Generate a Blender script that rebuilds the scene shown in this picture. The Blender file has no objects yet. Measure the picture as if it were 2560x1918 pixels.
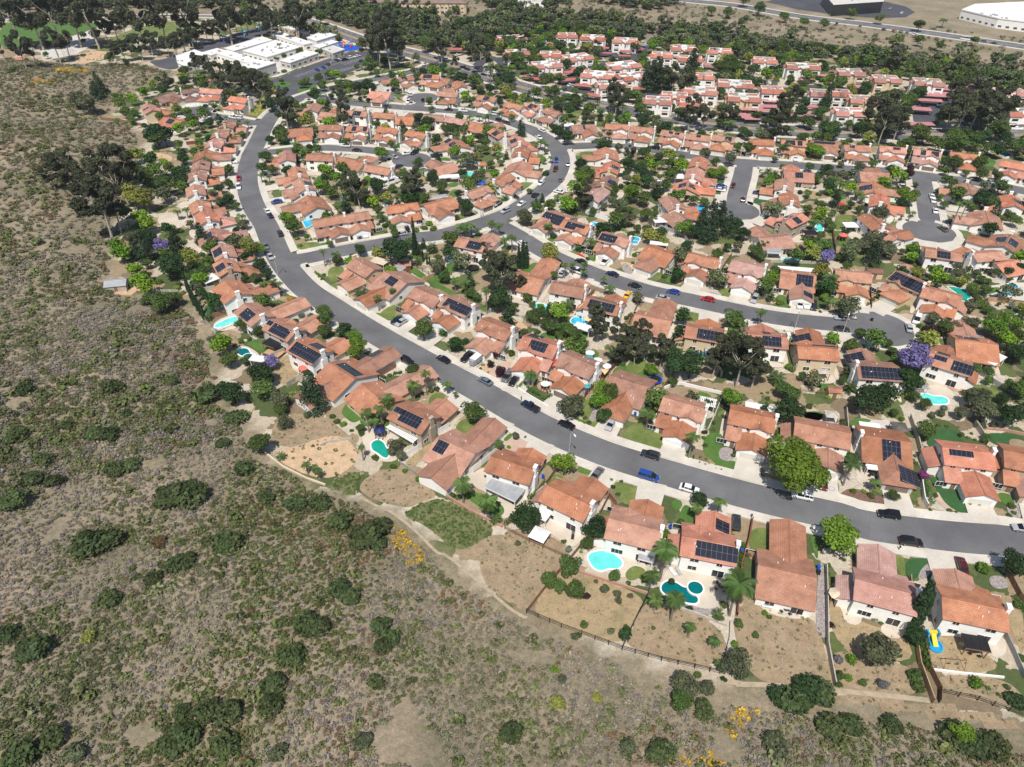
import bpy, math, random
import numpy as np
# ------------------------------------------------------------------ camera, sky, sun, exposure
S = bpy.context.scene
TH = math.radians(38.4); CAMH = 123.0; FPX = 1775.0
cam = bpy.data.objects.new('camera', bpy.data.cameras.new('camera'))
S.collection.objects.link(cam); S.camera = cam
cam.location = (0, 0, CAMH); cam.rotation_euler = (math.radians(90) - TH, 0, 0)
cam.data.sensor_width = 36; cam.data.lens = FPX / 2560 * 36; cam.data.clip_start = 1; cam.data.clip_end = 20000
SUN_EL = math.radians(60); SUN_HEAD = math.radians(9)      # shadows run away from the camera, a little to the right
W = bpy.data.worlds.new('World'); S.world = W; W.use_nodes = True
sky = W.node_tree.nodes.new('ShaderNodeTexSky'); sky.sky_type = 'NISHITA'; sky.sun_disc = False
sky.sun_elevation = SUN_EL; sky.sun_rotation = math.radians(180) + SUN_HEAD
bg = W.node_tree.nodes['Background']; bg.inputs['Strength'].default_value = 0.085
W.node_tree.links.new(sky.outputs[0], bg.inputs['Color'])
sl = bpy.data.lights.new('sun', 'SUN'); sl.energy = 4.4; sl.angle = math.radians(0.55); sl.color = (1.0, 0.95, 0.88)
sun = bpy.data.objects.new('sun', sl); S.collection.objects.link(sun)
sun.rotation_euler = (math.radians(90) - SUN_EL, 0, -SUN_HEAD)
S.view_settings.view_transform = 'Standard'; S.view_settings.look = 'None'
S.view_settings.exposure = 0.22; S.view_settings.gamma = 1.0
S.cycles.max_bounces = 4; S.cycles.diffuse_bounces = 2; S.cycles.glossy_bounces = 2
S.cycles.transmission_bounces = 2; S.cycles.transparent_max_bounces = 4
rnd = random.Random(7)
COL = S.collection
# ------------------------------------------------------------------ photograph regions used for measuring
CR = dict(A=(1800,1300,.3729), B=(1200,1200,.3621), C=(900,900,.3018), D=(1500,850,.3018), E=(2000,800,.3017),
 F=(440,180,.1811), G=(420,460,.1811), H=(460,660,.2173), I=(700,200,.1811), J=(700,440,.2173), K=(680,760,.2173),
 L=(1080,240,.1811), M=(1060,500,.2173), N=(1160,760,.2173), O=(1440,300,.1811), P=(1480,560,.2173),
 Q=(1820,320,.1811), R=(2160,320,.1811), S=(1880,580,.1811), T=(2200,580,.163), U=(0,0,.2173), V=(420,0,.217),
 W=(860,0,.217), X=(1220,60,.1811), Y=(1560,100,.3777), Z=(2040,120,.4091), a=(1500,0,.834), b=(0,300,.5253),
 c=(0,800,.7081), d=(0,1300,.7868), n=(0,0,1.0))
def nat(k, x, y):
    o = CR[k]; return o[0] + x*o[2], o[1] + y*o[2]
ct, st_ = math.cos(TH), math.sin(TH)
def unp(x, y, z=0.0):
    dx = (x-1280)/FPX; v = (y-959)/FPX
    D = (dx, ct - v*st_, -st_ - v*ct); t = (z-CAMH)/D[2]
    return (D[0]*t, D[1]*t)
def mpp(x, y):                                     # metres per measured pixel across the view
    X, Y = unp(x, y); return (Y*ct + CAMH*st_)/FPX
def proj(X, Y, Z):
    zc = Y*ct - (Z-CAMH)*st_; yc = Y*st_ + (Z-CAMH)*ct
    return 1280 + X/zc*FPX, 959 - yc/zc*FPX
# ------------------------------------------------------------------ hill outline and relief
BND = [(3300,1960),(2560,1815),(2350,1765),(2090,1735),(1930,1718),(1795,1700),(1560,1635),(1316,1537),(1200,1470),
 (1120,1390),(1000,1290),(900,1240),(807,1211),(740,1170),(666,1133),(623,1048),(566,1005),(545,900),(510,800),
 (446,746),(390,745),(336,736),(290,700),(284,626),(294,563),(330,480),(345,400),(368,352),(315,300),(256,302),(326,239),(402,206),
 (441,182),(348,159),(195,161),(0,143),(-900,110)]
BW = np.array([unp(*p) for p in BND])
HP = np.vstack([BW, [(-6000, BW[-1][1]), (-6000,-6000), (6000,-6000), (6000, BW[0][1])]])
def inpoly(P, X, Y):
    X = np.asarray(X, float); Y = np.asarray(Y, float); r = np.zeros(X.shape, bool); n = len(P)
    for i in range(n):
        x1, y1 = P[i]; x2, y2 = P[(i+1) % n]
        if y1 == y2: continue
        r ^= ((y1 > Y) != (y2 > Y)) & (X < (x2-x1)*(Y-y1)/(y2-y1)+x1)
    return r
def pdist(P, X, Y):
    X = np.asarray(X, float); Y = np.asarray(Y, float); d = np.full(X.shape, 1e9)
    for i in range(len(P)-1):
        ax, ay = P[i]; bx, by = P[i+1]; ux, uy = bx-ax, by-ay; L2 = ux*ux+uy*uy+1e-9
        t = np.clip(((X-ax)*ux+(Y-ay)*uy)/L2, 0, 1)
        d = np.minimum(d, np.hypot(X-ax-t*ux, Y-ay-t*uy))
    return d
def relief(X, Y):
    X = np.asarray(X, float); Y = np.asarray(Y, float)
    ins = inpoly(HP, X, Y); d = pdist(BW, X, Y); d = np.where(ins, d, 0)
    h = 20*(1-np.exp(-d*d/(d+8)/85))
    h += np.clip(d/40, 0, 1)*(1.3*np.sin(X/17+1)*np.sin(Y/23+.5) + .8*np.sin(X/8.3+Y/11))
    return h
def ter(px, py):                                   # point on the terrain seen at a pixel of the photograph
    z = 0.0
    for _ in range(12):
        X, Y = unp(px, py, z); z2 = float(relief(X, Y)); z = z + .7*(z2-z)
    X, Y = unp(px, py, z); return X, Y, float(relief(X, Y))
# ------------------------------------------------------------------ materials
M = {}
def nmat(name, rough=.8):
    m = bpy.data.materials.new(name); m.use_nodes = True; nt = m.node_tree; b = nt.nodes['Principled BSDF']
    b.inputs['Roughness'].default_value = rough; M[name] = m
    return m, nt, b
def N(nt, t, **kw):
    n = nt.nodes.new(t)
    for k, v in kw.items():
        if k in n.inputs: n.inputs[k].default_value = v
        else: setattr(n, k, v)
    return n
def ramp(nt, stops, src):
    r = nt.nodes.new('ShaderNodeValToRGB'); e = r.color_ramp.elements
    while len(e) < len(stops): e.new(.5)
    for i, (p, c) in enumerate(stops): e[i].position = p; e[i].color = (*c, 1)
    nt.links.new(src, r.inputs[0]); return r.outputs[0]
def mix(nt, f, a, b, mode='MIX'):
    m = nt.nodes.new('ShaderNodeMix'); m.data_type = 'RGBA'; m.blend_type = mode
    for s, v in ((m.inputs[0], f), (m.inputs[6], a), (m.inputs[7], b)):
        if isinstance(v, (int, float)): s.default_value = v
        elif isinstance(v, tuple): s.default_value = (*v, 1)
        else: nt.links.new(v, s)
    return m.outputs[2]
def coords(nt, kind='Position', sc=1.0):
    if kind == 'Position': o = nt.nodes.new('ShaderNodeNewGeometry').outputs['Position']
    else: o = nt.nodes.new('ShaderNodeTexCoord').outputs[kind]
    return o
def noise(nt, sc, det=4, kind='Position', rough=.6, vec=None):
    n = N(nt, 'ShaderNodeTexNoise', Scale=sc, Detail=det, Roughness=rough)
    nt.links.new(vec or coords(nt, kind), n.inputs['Vector']); return n.outputs['Fac']
def bump(nt, b, h, s=.4, d=.05):
    n = N(nt, 'ShaderNodeBump', Strength=s, Distance=d); nt.links.new(h, n.inputs['Height']); nt.links.new(n.outputs[0], b.inputs['Normal'])
def flat(name, c, rough=.8, var=.12, sc=.6, metal=0, c2=None, bs=0):
    m, nt, b = nmat(name, rough); b.inputs['Metallic'].default_value = metal
    lo = tuple(v*(1-var) for v in c); hi = c2 or tuple(min(1, v*(1+var)) for v in c)
    f = noise(nt, sc, 5); o = ramp(nt, [(.35, lo), (.65, hi)], f); nt.links.new(o, b.inputs['Base Color'])
    if bs: bump(nt, b, noise(nt, sc*14, 3), bs)
    return m
def roofmat(name, c, dark, lite):
    m, nt, b = nmat(name, .75)
    uv = nt.nodes.new('ShaderNodeUVMap').outputs[0]
    big = noise(nt, .35, 5); oi = nt.nodes.new('ShaderNodeObjectInfo')
    base = ramp(nt, [(.3, dark), (.5, c), (.72, lite)], big)
    br = N(nt, 'ShaderNodeTexBrick', Scale=1.0); br.inputs['Brick Width'].default_value = .42; br.inputs['Row Height'].default_value = .36
    br.inputs['Mortar Size'].default_value = .045; br.inputs['Mortar Smooth'].default_value = .3
    br.inputs['Color1'].default_value = (1,1,1,1); br.inputs['Color2'].default_value = (.78,.75,.74,1); br.inputs['Mortar'].default_value = (.5,.44,.42,1)
    nt.links.new(uv, br.inputs['Vector'])
    o = mix(nt, .75, base, br.outputs['Color'], 'MULTIPLY')
    hs = N(nt, 'ShaderNodeHueSaturation'); mr = N(nt, 'ShaderNodeMapRange'); mr.inputs[3].default_value = .8; mr.inputs[4].default_value = 1.16
    nt.links.new(oi.outputs['Random'], mr.inputs[0]); nt.links.new(mr.outputs[0], hs.inputs['Value'])
    mr2 = N(nt, 'ShaderNodeMapRange'); mr2.inputs[3].default_value = .78; mr2.inputs[4].default_value = 1.03
    mu = N(nt, 'ShaderNodeMath', operation='FRACT'); m3 = N(nt, 'ShaderNodeMath', operation='MULTIPLY'); m3.inputs[1].default_value = 7.3
    nt.links.new(oi.outputs['Random'], m3.inputs[0]); nt.links.new(m3.outputs[0], mu.inputs[0]); nt.links.new(mu.outputs[0], mr2.inputs[0]); nt.links.new(mr2.outputs[0], hs.inputs['Saturation'])
    nt.links.new(o, hs.inputs['Color']); nt.links.new(hs.outputs[0], b.inputs['Base Color'])
    bump(nt, b, br.outputs['Fac'], .5, -.04)
roofmat('roof_t', (.46,.195,.10), (.31,.135,.078), (.53,.255,.15))
roofmat('roof_o', (.56,.215,.125), (.42,.15,.085), (.64,.28,.18))
roofmat('roof_p', (.52,.27,.21), (.40,.20,.15), (.60,.34,.28))
roofmat('roof_b', (.27,.13,.085), (.17,.085,.06), (.34,.175,.12))
roofmat('roof_g', (.14,.13,.11), (.09,.085,.075), (.2,.19,.16))
flat('wall_w', (.84,.82,.77), .9, .05, .5); flat('wall_c', (.62,.50,.33), .9, .06, .5); flat('wall_g', (.50,.47,.43), .9, .06, .5)
flat('wall_t', (.40,.32,.24), .9, .06, .5); flat('trim', (.78,.77,.74), .6, .03); flat('chim', (.82,.80,.76), .9, .06)
flat('white', (.82,.82,.81), .5, .03); flat('garage', (.66,.64,.58), .6, .05); flat('garage_b', (.16,.11,.08), .6, .08)
flat('door_red', (.25,.08,.05), .5); flat('darkmetal', (.03,.03,.032), .5); flat('grey', (.32,.33,.34), .6)
flat('wood', (.22,.12,.07), .8, .2, 1.5); flat('woodpale', (.42,.27,.15), .8, .2, 1.5); flat('redwood', (.2,.06,.035), .8, .2, 1.5)
flat('stone', (.42,.38,.32), .9, .15, 1.5); flat('beige', (.6,.5,.36), .85, .08); flat('blue', (.01,.08,.5), .4); flat('teal', (.03,.3,.33), .5)
flat('skyblue', (.01,.3,.6), .5); flat('red', (.5,.03,.02), .5); flat('pinkred', (.6,.13,.1), .6); flat('pink', (.65,.3,.35), .6)
flat('yellow', (.8,.55,.03), .5); flat('orange_fab', (.75,.28,.12), .7); flat('sand_fab', (.7,.52,.26), .7); flat('green_fab', (.02,.22,.12), .6)
flat('navy', (.01,.02,.1), .6); flat('black', (.012,.012,.014), .55); flat('carport', (.40,.13,.105), .7, .12, .3); flat('carport_p', (.45,.2,.2), .7, .1, .3)
flat('flatroof', (.70,.69,.67), .85, .04, .2); flat('flatroof_g', (.52,.51,.47), .9, .06, .2); flat('path', (.36,.29,.205), .95, .15, .8); flat('concrete', (.52,.49,.44), .9, .12, .25)
m, nt, b = nmat('glass', .08); b.inputs['Base Color'].default_value = (.02,.025,.03,1); b.inputs['IOR'].default_value = 1.5
m, nt, b = nmat('solar', .25)
uv = nt.nodes.new('ShaderNodeUVMap').outputs[0]
br = N(nt, 'ShaderNodeTexBrick', Scale=1.0); br.offset = 0; br.inputs['Brick Width'].default_value = 1.05; br.inputs['Row Height'].default_value = 1.65
br.inputs['Mortar Size'].default_value = .02; br.inputs['Color1'].default_value = (.012,.014,.022,1); br.inputs['Color2'].default_value = (.016,.018,.03,1); br.inputs['Mortar'].default_value = (.2,.2,.21,1)
nt.links.new(uv, br.inputs['Vector']); nt.links.new(br.outputs['Color'], b.inputs['Base Color'])
m, nt, b = nmat('solar_blue', .2); b.inputs['Base Color'].default_value = (.01,.03,.16,1)
# asphalt
def asphalt(name, c):
    m, nt, b = nmat(name, .9)
    f = noise(nt, .12, 6); f2 = noise(nt, 3.5, 4)
    o = ramp(nt, [(.3, tuple(v*.82 for v in c)), (.7, tuple(v*1.18 for v in c))], f)
    o = mix(nt, .35, o, ramp(nt, [(.3, (.7,.7,.7)), (.7, (1.2,1.2,1.2))], f2), 'MULTIPLY')
    vo = N(nt, 'ShaderNodeTexVoronoi', feature='DISTANCE_TO_EDGE', Scale=.11); nt.links.new(coords(nt), vo.inputs['Vector'])
    cr = ramp(nt, [(0, (.5,.5,.5)), (.012, (1,1,1))], vo.outputs['Distance'])
    f3 = noise(nt, .045, 2); o = mix(nt, .8, o, ramp(nt, [(.42, (.86,.86,.87)), (.5, (1,1,1)), (.62, (1.1,1.1,1.09))], f3), 'MULTIPLY')
    o = mix(nt, .22, o, cr, 'MULTIPLY'); nt.links.new(o, b.inputs['Base Color'])
asphalt('asphalt', (.125,.125,.13)); asphalt('asphalt_dark', (.062,.062,.075)); asphalt('asphalt_lot', (.075,.075,.088))
def pave(name, c, j=3.0):
    m, nt, b = nmat(name, .9)
    f = noise(nt, .2, 6); o = ramp(nt, [(.3, tuple(v*.84 for v in c)), (.7, tuple(min(.9, v*1.1) for v in c))], f)
    f2 = noise(nt, 2.2, 5); o = mix(nt, .3, o, ramp(nt, [(.35, (.75,.73,.7)), (.6, (1,1,1))], f2), 'MULTIPLY')
    nt.links.new(o, b.inputs['Base Color'])
pave('pavement', (.58,.54,.47)); pave('drive', (.55,.51,.44)); pave('patio', (.55,.48,.39)); pave('brickpave', (.44,.27,.2)); pave('pinkpave', (.50,.36,.28))
flat('gravel', (.30,.26,.25), .95, .4, 3.0, bs=.6); flat('bluegravel', (.25,.29,.31), .95, .3, 3.0); flat('mulch', (.16,.09,.065), .95, .3, 2)
def grass(name, a, b_, c_):
    m, nt, b = nmat(name, .95)
    f = noise(nt, .16, 6, rough=.65); o = ramp(nt, [(.3, a), (.52, b_), (.72, c_)], f)
    f2 = noise(nt, 3., 5, rough=.7); o = mix(nt, .6, o, ramp(nt, [(.3, (.55,.55,.55)), (.7, (1.3,1.28,1.25))], f2), 'MULTIPLY'); f3 = noise(nt, .55, 4); o = mix(nt, .45, o, ramp(nt, [(.35, (.68,.7,.72)), (.65, (1.2,1.18,1.15))], f3), 'MULTIPLY')
    nt.links.new(o, b.inputs['Base Color'])
grass('lawn', (.085,.13,.025), (.14,.18,.045), (.26,.24,.09)); grass('lush', (.05,.125,.018), (.07,.155,.024), (.11,.17,.035))
grass('turf', (.025,.085,.022), (.03,.10,.026), (.04,.11,.03)); grass('dryg', (.30,.225,.13), (.36,.27,.155), (.20,.17,.085))
grass('dirt', (.235,.17,.10), (.33,.245,.155), (.19,.165,.09)); grass('ice', (.10,.13,.045), (.16,.16,.07), (.07,.11,.03))
grass('sand', (.48,.33,.2), (.54,.38,.24), (.44,.32,.2))
grass('flowery', (.22,.24,.06), (.32,.30,.07), (.15,.18,.05))
def water(name, c):
    m, nt, b = nmat(name, .06); b.inputs['IOR'].default_value = 1.33
    f = noise(nt, .5, 4); o = ramp(nt, [(.35, tuple(v*.9 for v in c)), (.65, tuple(min(1, v*1.12) for v in c))], f)
    nt.links.new(o, b.inputs['Base Color']); bump(nt, b, noise(nt, 2.5, 2), .12, .05)
water('w_aqua', (.12,.62,.58)); water('w_teal', (.0,.13,.14)); water('w_green', (.01,.30,.22)); water('w_blue', (.02,.30,.75)); water('w_bright', (.03,.42,.66)); water('w_lime', (.02,.38,.14))
# hill and yard ground
m, nt, b = nmat('terrain', .95)
at = nt.nodes.new('ShaderNodeAttribute'); at.attribute_name = 'hill'
f = noise(nt, .045, 8, rough=.65); g = noise(nt, .9, 5, rough=.7)
hill = ramp(nt, [(.25, (.10,.095,.055)), (.42, (.17,.15,.09)), (.55, (.27,.22,.15)), (.7, (.42,.32,.225))], mix(nt, .45, f, g))
vo = N(nt, 'ShaderNodeTexVoronoi', Scale=.16, Randomness=1.0); nz = N(nt, 'ShaderNodeTexNoise', Scale=.25, Detail=4); nt.links.new(coords(nt), nz.inputs['Vector'])
va = N(nt, 'ShaderNodeVectorMath', operation='MULTIPLY_ADD'); va.inputs[1].default_value = (7,7,0); nt.links.new(nz.outputs['Color'], va.inputs[0]); nt.links.new(coords(nt), va.inputs[2]); nt.links.new(va.outputs[0], vo.inputs['Vector'])
sp = nt.nodes.new('ShaderNodeSeparateColor'); nt.links.new(vo.outputs['Color'], sp.inputs[0])
rp = nt.nodes.new('ShaderNodeValToRGB'); rp.color_ramp.interpolation = 'CONSTANT'; e = rp.color_ramp.elements
st = [(0,(.30,.235,.15)),(.2,(.07,.10,.03)),(.38,(.50,.455,.38)),(.62,(.20,.155,.10)),(.7,(.10,.13,.04)),(.82,(.46,.40,.32))]
while len(e) < len(st): e.new(.5)
for i, (p, c) in enumerate(st): e[i].position = p; e[i].color = (*c, 1)
nt.links.new(sp.outputs[0], rp.inputs[0])
yard = mix(nt, .55, rp.outputs[0], ramp(nt, [(.3, (.55,.52,.45)), (.7, (1.25,1.2,1.1))], g), 'MULTIPLY')
o = mix(nt, at.outputs['Fac'], yard, hill); fn = noise(nt, 3.2, 4, rough=.75); o = mix(nt, .55, o, ramp(nt, [(.32, (.55,.55,.55)), (.68, (1.35,1.33,1.3))], fn), 'MULTIPLY'); nt.links.new(o, b.inputs['Base Color']); bump(nt, b, g, .6, .3)
# foliage: a hue per kind, each leaf a little different, each plant a little different
LEAF = dict(b=(.072,.118,.026), g=(.115,.205,.018), d=(.028,.062,.018), o=(.10,.115,.058), e=(.058,.068,.034), k=(.035,.065,.03),
 c=(.025,.055,.02), j=(.23,.19,.42), y=(.20,.22,.045), m=(.045,.016,.022), p=(.09,.15,.035), f=(.075,.125,.035), a=(.16,.22,.18),
 q=(.25,.05,.17), r=(.12,.085,.035), w=(.060,.085,.028), h=(.065,.13,.02), z=(.42,.30,.02), v=(.15,.15,.16))
def leafmat(k, c):
    m, nt, b = nmat('leaf_'+k, .65)
    at = nt.nodes.new('ShaderNodeAttribute'); at.attribute_name = 'lc'
    oi = nt.nodes.new('ShaderNodeObjectInfo')
    o = mix(nt, 1.0, c, at.outputs['Color'], 'MULTIPLY')
    hs = N(nt, 'ShaderNodeHueSaturation')
    for s, lo, hi in (('Value', .78, 1.25), ('Hue', .485, .515)):
        mr = N(nt, 'ShaderNodeMapRange'); mr.inputs[3].default_value = lo; mr.inputs[4].default_value = hi
        if s == 'Hue':
            m3 = N(nt, 'ShaderNodeMath', operation='MULTIPLY'); m3.inputs[1].default_value = 9.7; fr = N(nt, 'ShaderNodeMath', operation='FRACT')
            nt.links.new(oi.outputs['Random'], m3.inputs[0]); nt.links.new(m3.outputs[0], fr.inputs[0]); nt.links.new(fr.outputs[0], mr.inputs[0])
        else: nt.links.new(oi.outputs['Random'], mr.inputs[0])
        nt.links.new(mr.outputs[0], hs.inputs[s])
    nt.links.new(o, hs.inputs['Color']); nt.links.new(hs.outputs[0], b.inputs['Base Color'])
    b.inputs['Specular IOR Level'].default_value = .25
    tr = nt.nodes.new('ShaderNodeBsdfTranslucent'); nt.links.new(hs.outputs[0], tr.inputs[0])
    ms = nt.nodes.new('ShaderNodeMixShader'); ms.inputs[0].default_value = .22
    nt.links.new(b.outputs[0], ms.inputs[1]); nt.links.new(tr.outputs[0], ms.inputs[2]); nt.links.new(ms.outputs[0], nt.nodes['Material Output'].inputs[0])
for k, c in LEAF.items(): leafmat(k, c)
m, nt, b = nmat('scrub', .85)
at = nt.nodes.new('ShaderNodeAttribute'); at.attribute_name = 'lc'; nt.links.new(at.outputs['Color'], b.inputs['Base Color']); b.inputs['Specular IOR Level'].default_value = .1
flat('bark', (.13,.095,.07), .9, .25, 1.5); flat('bark_pale', (.42,.37,.30), .9, .2, .8); flat('bark_palm', (.20,.165,.13), .9, .2, 2)
# ------------------------------------------------------------------ mesh helpers
class MB:
    def __init__(s): s.v = []; s.f = []; s.m = []; s.uv = []
    def face(s, pts, mi=0, uv=None):
        i = len(s.v); s.v += [tuple(p) for p in pts]; s.f.append(tuple(range(i, i+len(pts)))); s.m.append(mi)
        if uv is None: uv = [(0, 0)]*len(pts)
        s.uv += uv
    def box(s, x0, x1, y0, y1, z0, z1, mi=0, T=None):
        c = [(x0,y0,z0),(x1,y0,z0),(x1,y1,z0),(x0,y1,z0),(x0,y0,z1),(x1,y0,z1),(x1,y1,z1),(x0,y1,z1)]
        if T: c = [T(*p) for p in c]
        for q in ((4,5,6,7),(0,1,5,4),(1,2,6,5),(2,3,7,6),(3,0,4,7),(3,2,1,0)): s.face([c[k] for k in q], mi)
    def prism(s, P, z0, z1, mi=0, mtop=None, bottom=False):
        a = sum(P[i][0]*P[(i+1) % len(P)][1]-P[(i+1) % len(P)][0]*P[i][1] for i in range(len(P)))
        if a < 0: P = P[::-1]
        s.face([(x, y, z1) for x, y in P], mi if mtop is None else mtop, [(x, y) for x, y in P])
        for i in range(len(P)):
            (x0, y0), (x1, y1) = P[i], P[(i+1) % len(P)]
            s.face([(x0,y0,z0),(x1,y1,z0),(x1,y1,z1),(x0,y0,z1)], mi)
        if bottom: s.face([(x, y, z0) for x, y in P[::-1]], mi)
    def tube(s, pts, rad, n=8, mi=0, cap=True):
        rings = []
        for i, p in enumerate(pts):
            a = pts[max(0, i-1)]; b_ = pts[min(len(pts)-1, i+1)]
            d = np.array(b_, float)-np.array(a, float); d /= np.linalg.norm(d)+1e-9
            u = np.cross(d, (0, 0, 1) if abs(d[2]) < .9 else (1, 0, 0)); u /= np.linalg.norm(u); w = np.cross(d, u)
            r = rad[i] if isinstance(rad, (list, tuple)) else rad
            rings.append([tuple(np.array(p)+r*(math.cos(t)*u+math.sin(t)*w)) for t in [2*math.pi*k/n for k in range(n)]])
        for i in range(len(rings)-1):
            for k in range(n): s.face([rings[i][k], rings[i+1][k], rings[i+1][(k+1) % n], rings[i][(k+1) % n]][::-1], mi)
        if cap: s.face(rings[-1], mi)
    def slab(s, P, t=.16, mi=0, o=None, u=None):
        """a roof plane: thick sheet under polygon P with uv in metres along eave (u) and slope"""
        P = [np.array(p, float) for p in P]; n = np.cross(P[1]-P[0], P[2]-P[0]); n /= np.linalg.norm(n)
        if n[2] < 0: P = P[::-1]; n = -n
        h = np.cross((0, 0, 1), n); h /= np.linalg.norm(h)+1e-9; v = np.cross(n, h)
        s.face(P, mi, [(float(p@h), float(p@v)) for p in P]); Q = [p-n*t for p in P]; s.face(Q[::-1], mi)
        for i in range(len(P)): j = (i+1) % len(P); s.face([Q[i], Q[j], P[j], P[i]], mi)
    def mesh(s, name, mats, smooth=False):
        me = bpy.data.meshes.new(name); me.from_pydata(s.v, [], s.f)
        for m_ in mats: me.materials.append(M[m_])
        me.polygons.foreach_set('material_index', s.m)
        ul = me.uv_layers.new(name='UVMap'); ul.data.foreach_set('uv', [c for p in s.uv for c in p])
        if smooth: me.polygons.foreach_set('use_smooth', [True]*len(s.f))
        me.update(); return me
    def obj(s, name, mats, parent=None, smooth=False): return link(name, s.mesh(name, mats, smooth), parent)
def link(name, data, parent=None, loc=None, rz=0, sc=None):
    o = bpy.data.objects.new(name, data); COL.objects.link(o)
    if parent: o.parent = parent
    if loc is not None: o.location = loc
    if rz: o.rotation_euler = (0, 0, rz)
    if sc is not None: o.scale = sc if isinstance(sc, (tuple, list)) else (sc,)*3
    return o
LAB = []                                           # (object, text, kind of thing) to be made unique at the end
def tag(o, label, cat, group=None):
    o['label'] = label; o['category'] = cat
    if group: o['group'] = group
    return o
def ground(o, kind='structure'): o['kind'] = kind; return o
ORD = 'first second third fourth fifth sixth seventh eighth ninth tenth eleventh twelfth thirteenth fourteenth fifteenth sixteenth seventeenth eighteenth nineteenth twentieth'.split()
# ------------------------------------------------------------------ terrain
def axis(lo, hi, st, far):
    a = list(np.arange(lo, hi+.1, st)); s = st; x = a[-1]; up = []
    while x < far: s *= 1.35; x += s; up.append(x)
    s = st; x = a[0]; dn = []
    while x > -far: s *= 1.35; x -= s; dn.append(x)
    return np.array(dn[::-1]+a+up)
ax_ = axis(-420, 300, 3.0, 7000); ay_ = axis(0, 620, 3.0, 9000)
GX, GY = np.meshgrid(ax_, ay_); GZ = relief(GX, GY)
nx_, ny_ = len(ax_), len(ay_)
me = bpy.data.meshes.new('terrain')
V = np.stack([GX, GY, GZ], -1).reshape(-1, 3)
idx = np.arange(nx_*ny_).reshape(ny_, nx_)
Fq = np.stack([idx[:-1,:-1], idx[:-1,1:], idx[1:,1:], idx[1:,:-1]], -1).reshape(-1, 4)
def fastmesh(me, V, Fq):
    k = Fq.shape[1]
    me.vertices.add(len(V)); me.vertices.foreach_set('co', V.astype(np.float32).ravel())
    me.loops.add(Fq.size); me.loops.foreach_set('vertex_index', Fq.astype(np.int32).ravel())
    me.polygons.add(len(Fq)); me.polygons.foreach_set('loop_start', np.arange(0, Fq.size, k, dtype=np.int32))
    me.polygons.foreach_set('loop_total', np.full(len(Fq), k, np.int32)); me.update(calc_edges=True)
fastmesh(me, V, Fq)
ins = inpoly(HP, V[:,0], V[:,1])
# the top band beyond the homes is wild brush land too
TOPB = np.array([unp(*p) for p in [(-600,49),(600,46),(870,98),(1040,140),(1120,150),(1300,72),(1560,100),(1800,110),(2060,130),(2360,170),(2430,215),(3200,250)]])
wild = np.zeros(len(V), bool)
yy = np.interp(V[:,0], TOPB[:,0], TOPB[:,1]); wild = V[:,1] > yy
A_ = me.attributes.new('hill', 'FLOAT', 'POINT'); A_.data.foreach_set('value', (ins | wild).astype(np.float32))
me.polygons.foreach_set('use_smooth', np.ones(len(Fq), bool)); me.materials.append(M['terrain'])
ground(link('terrain', me))
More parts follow.
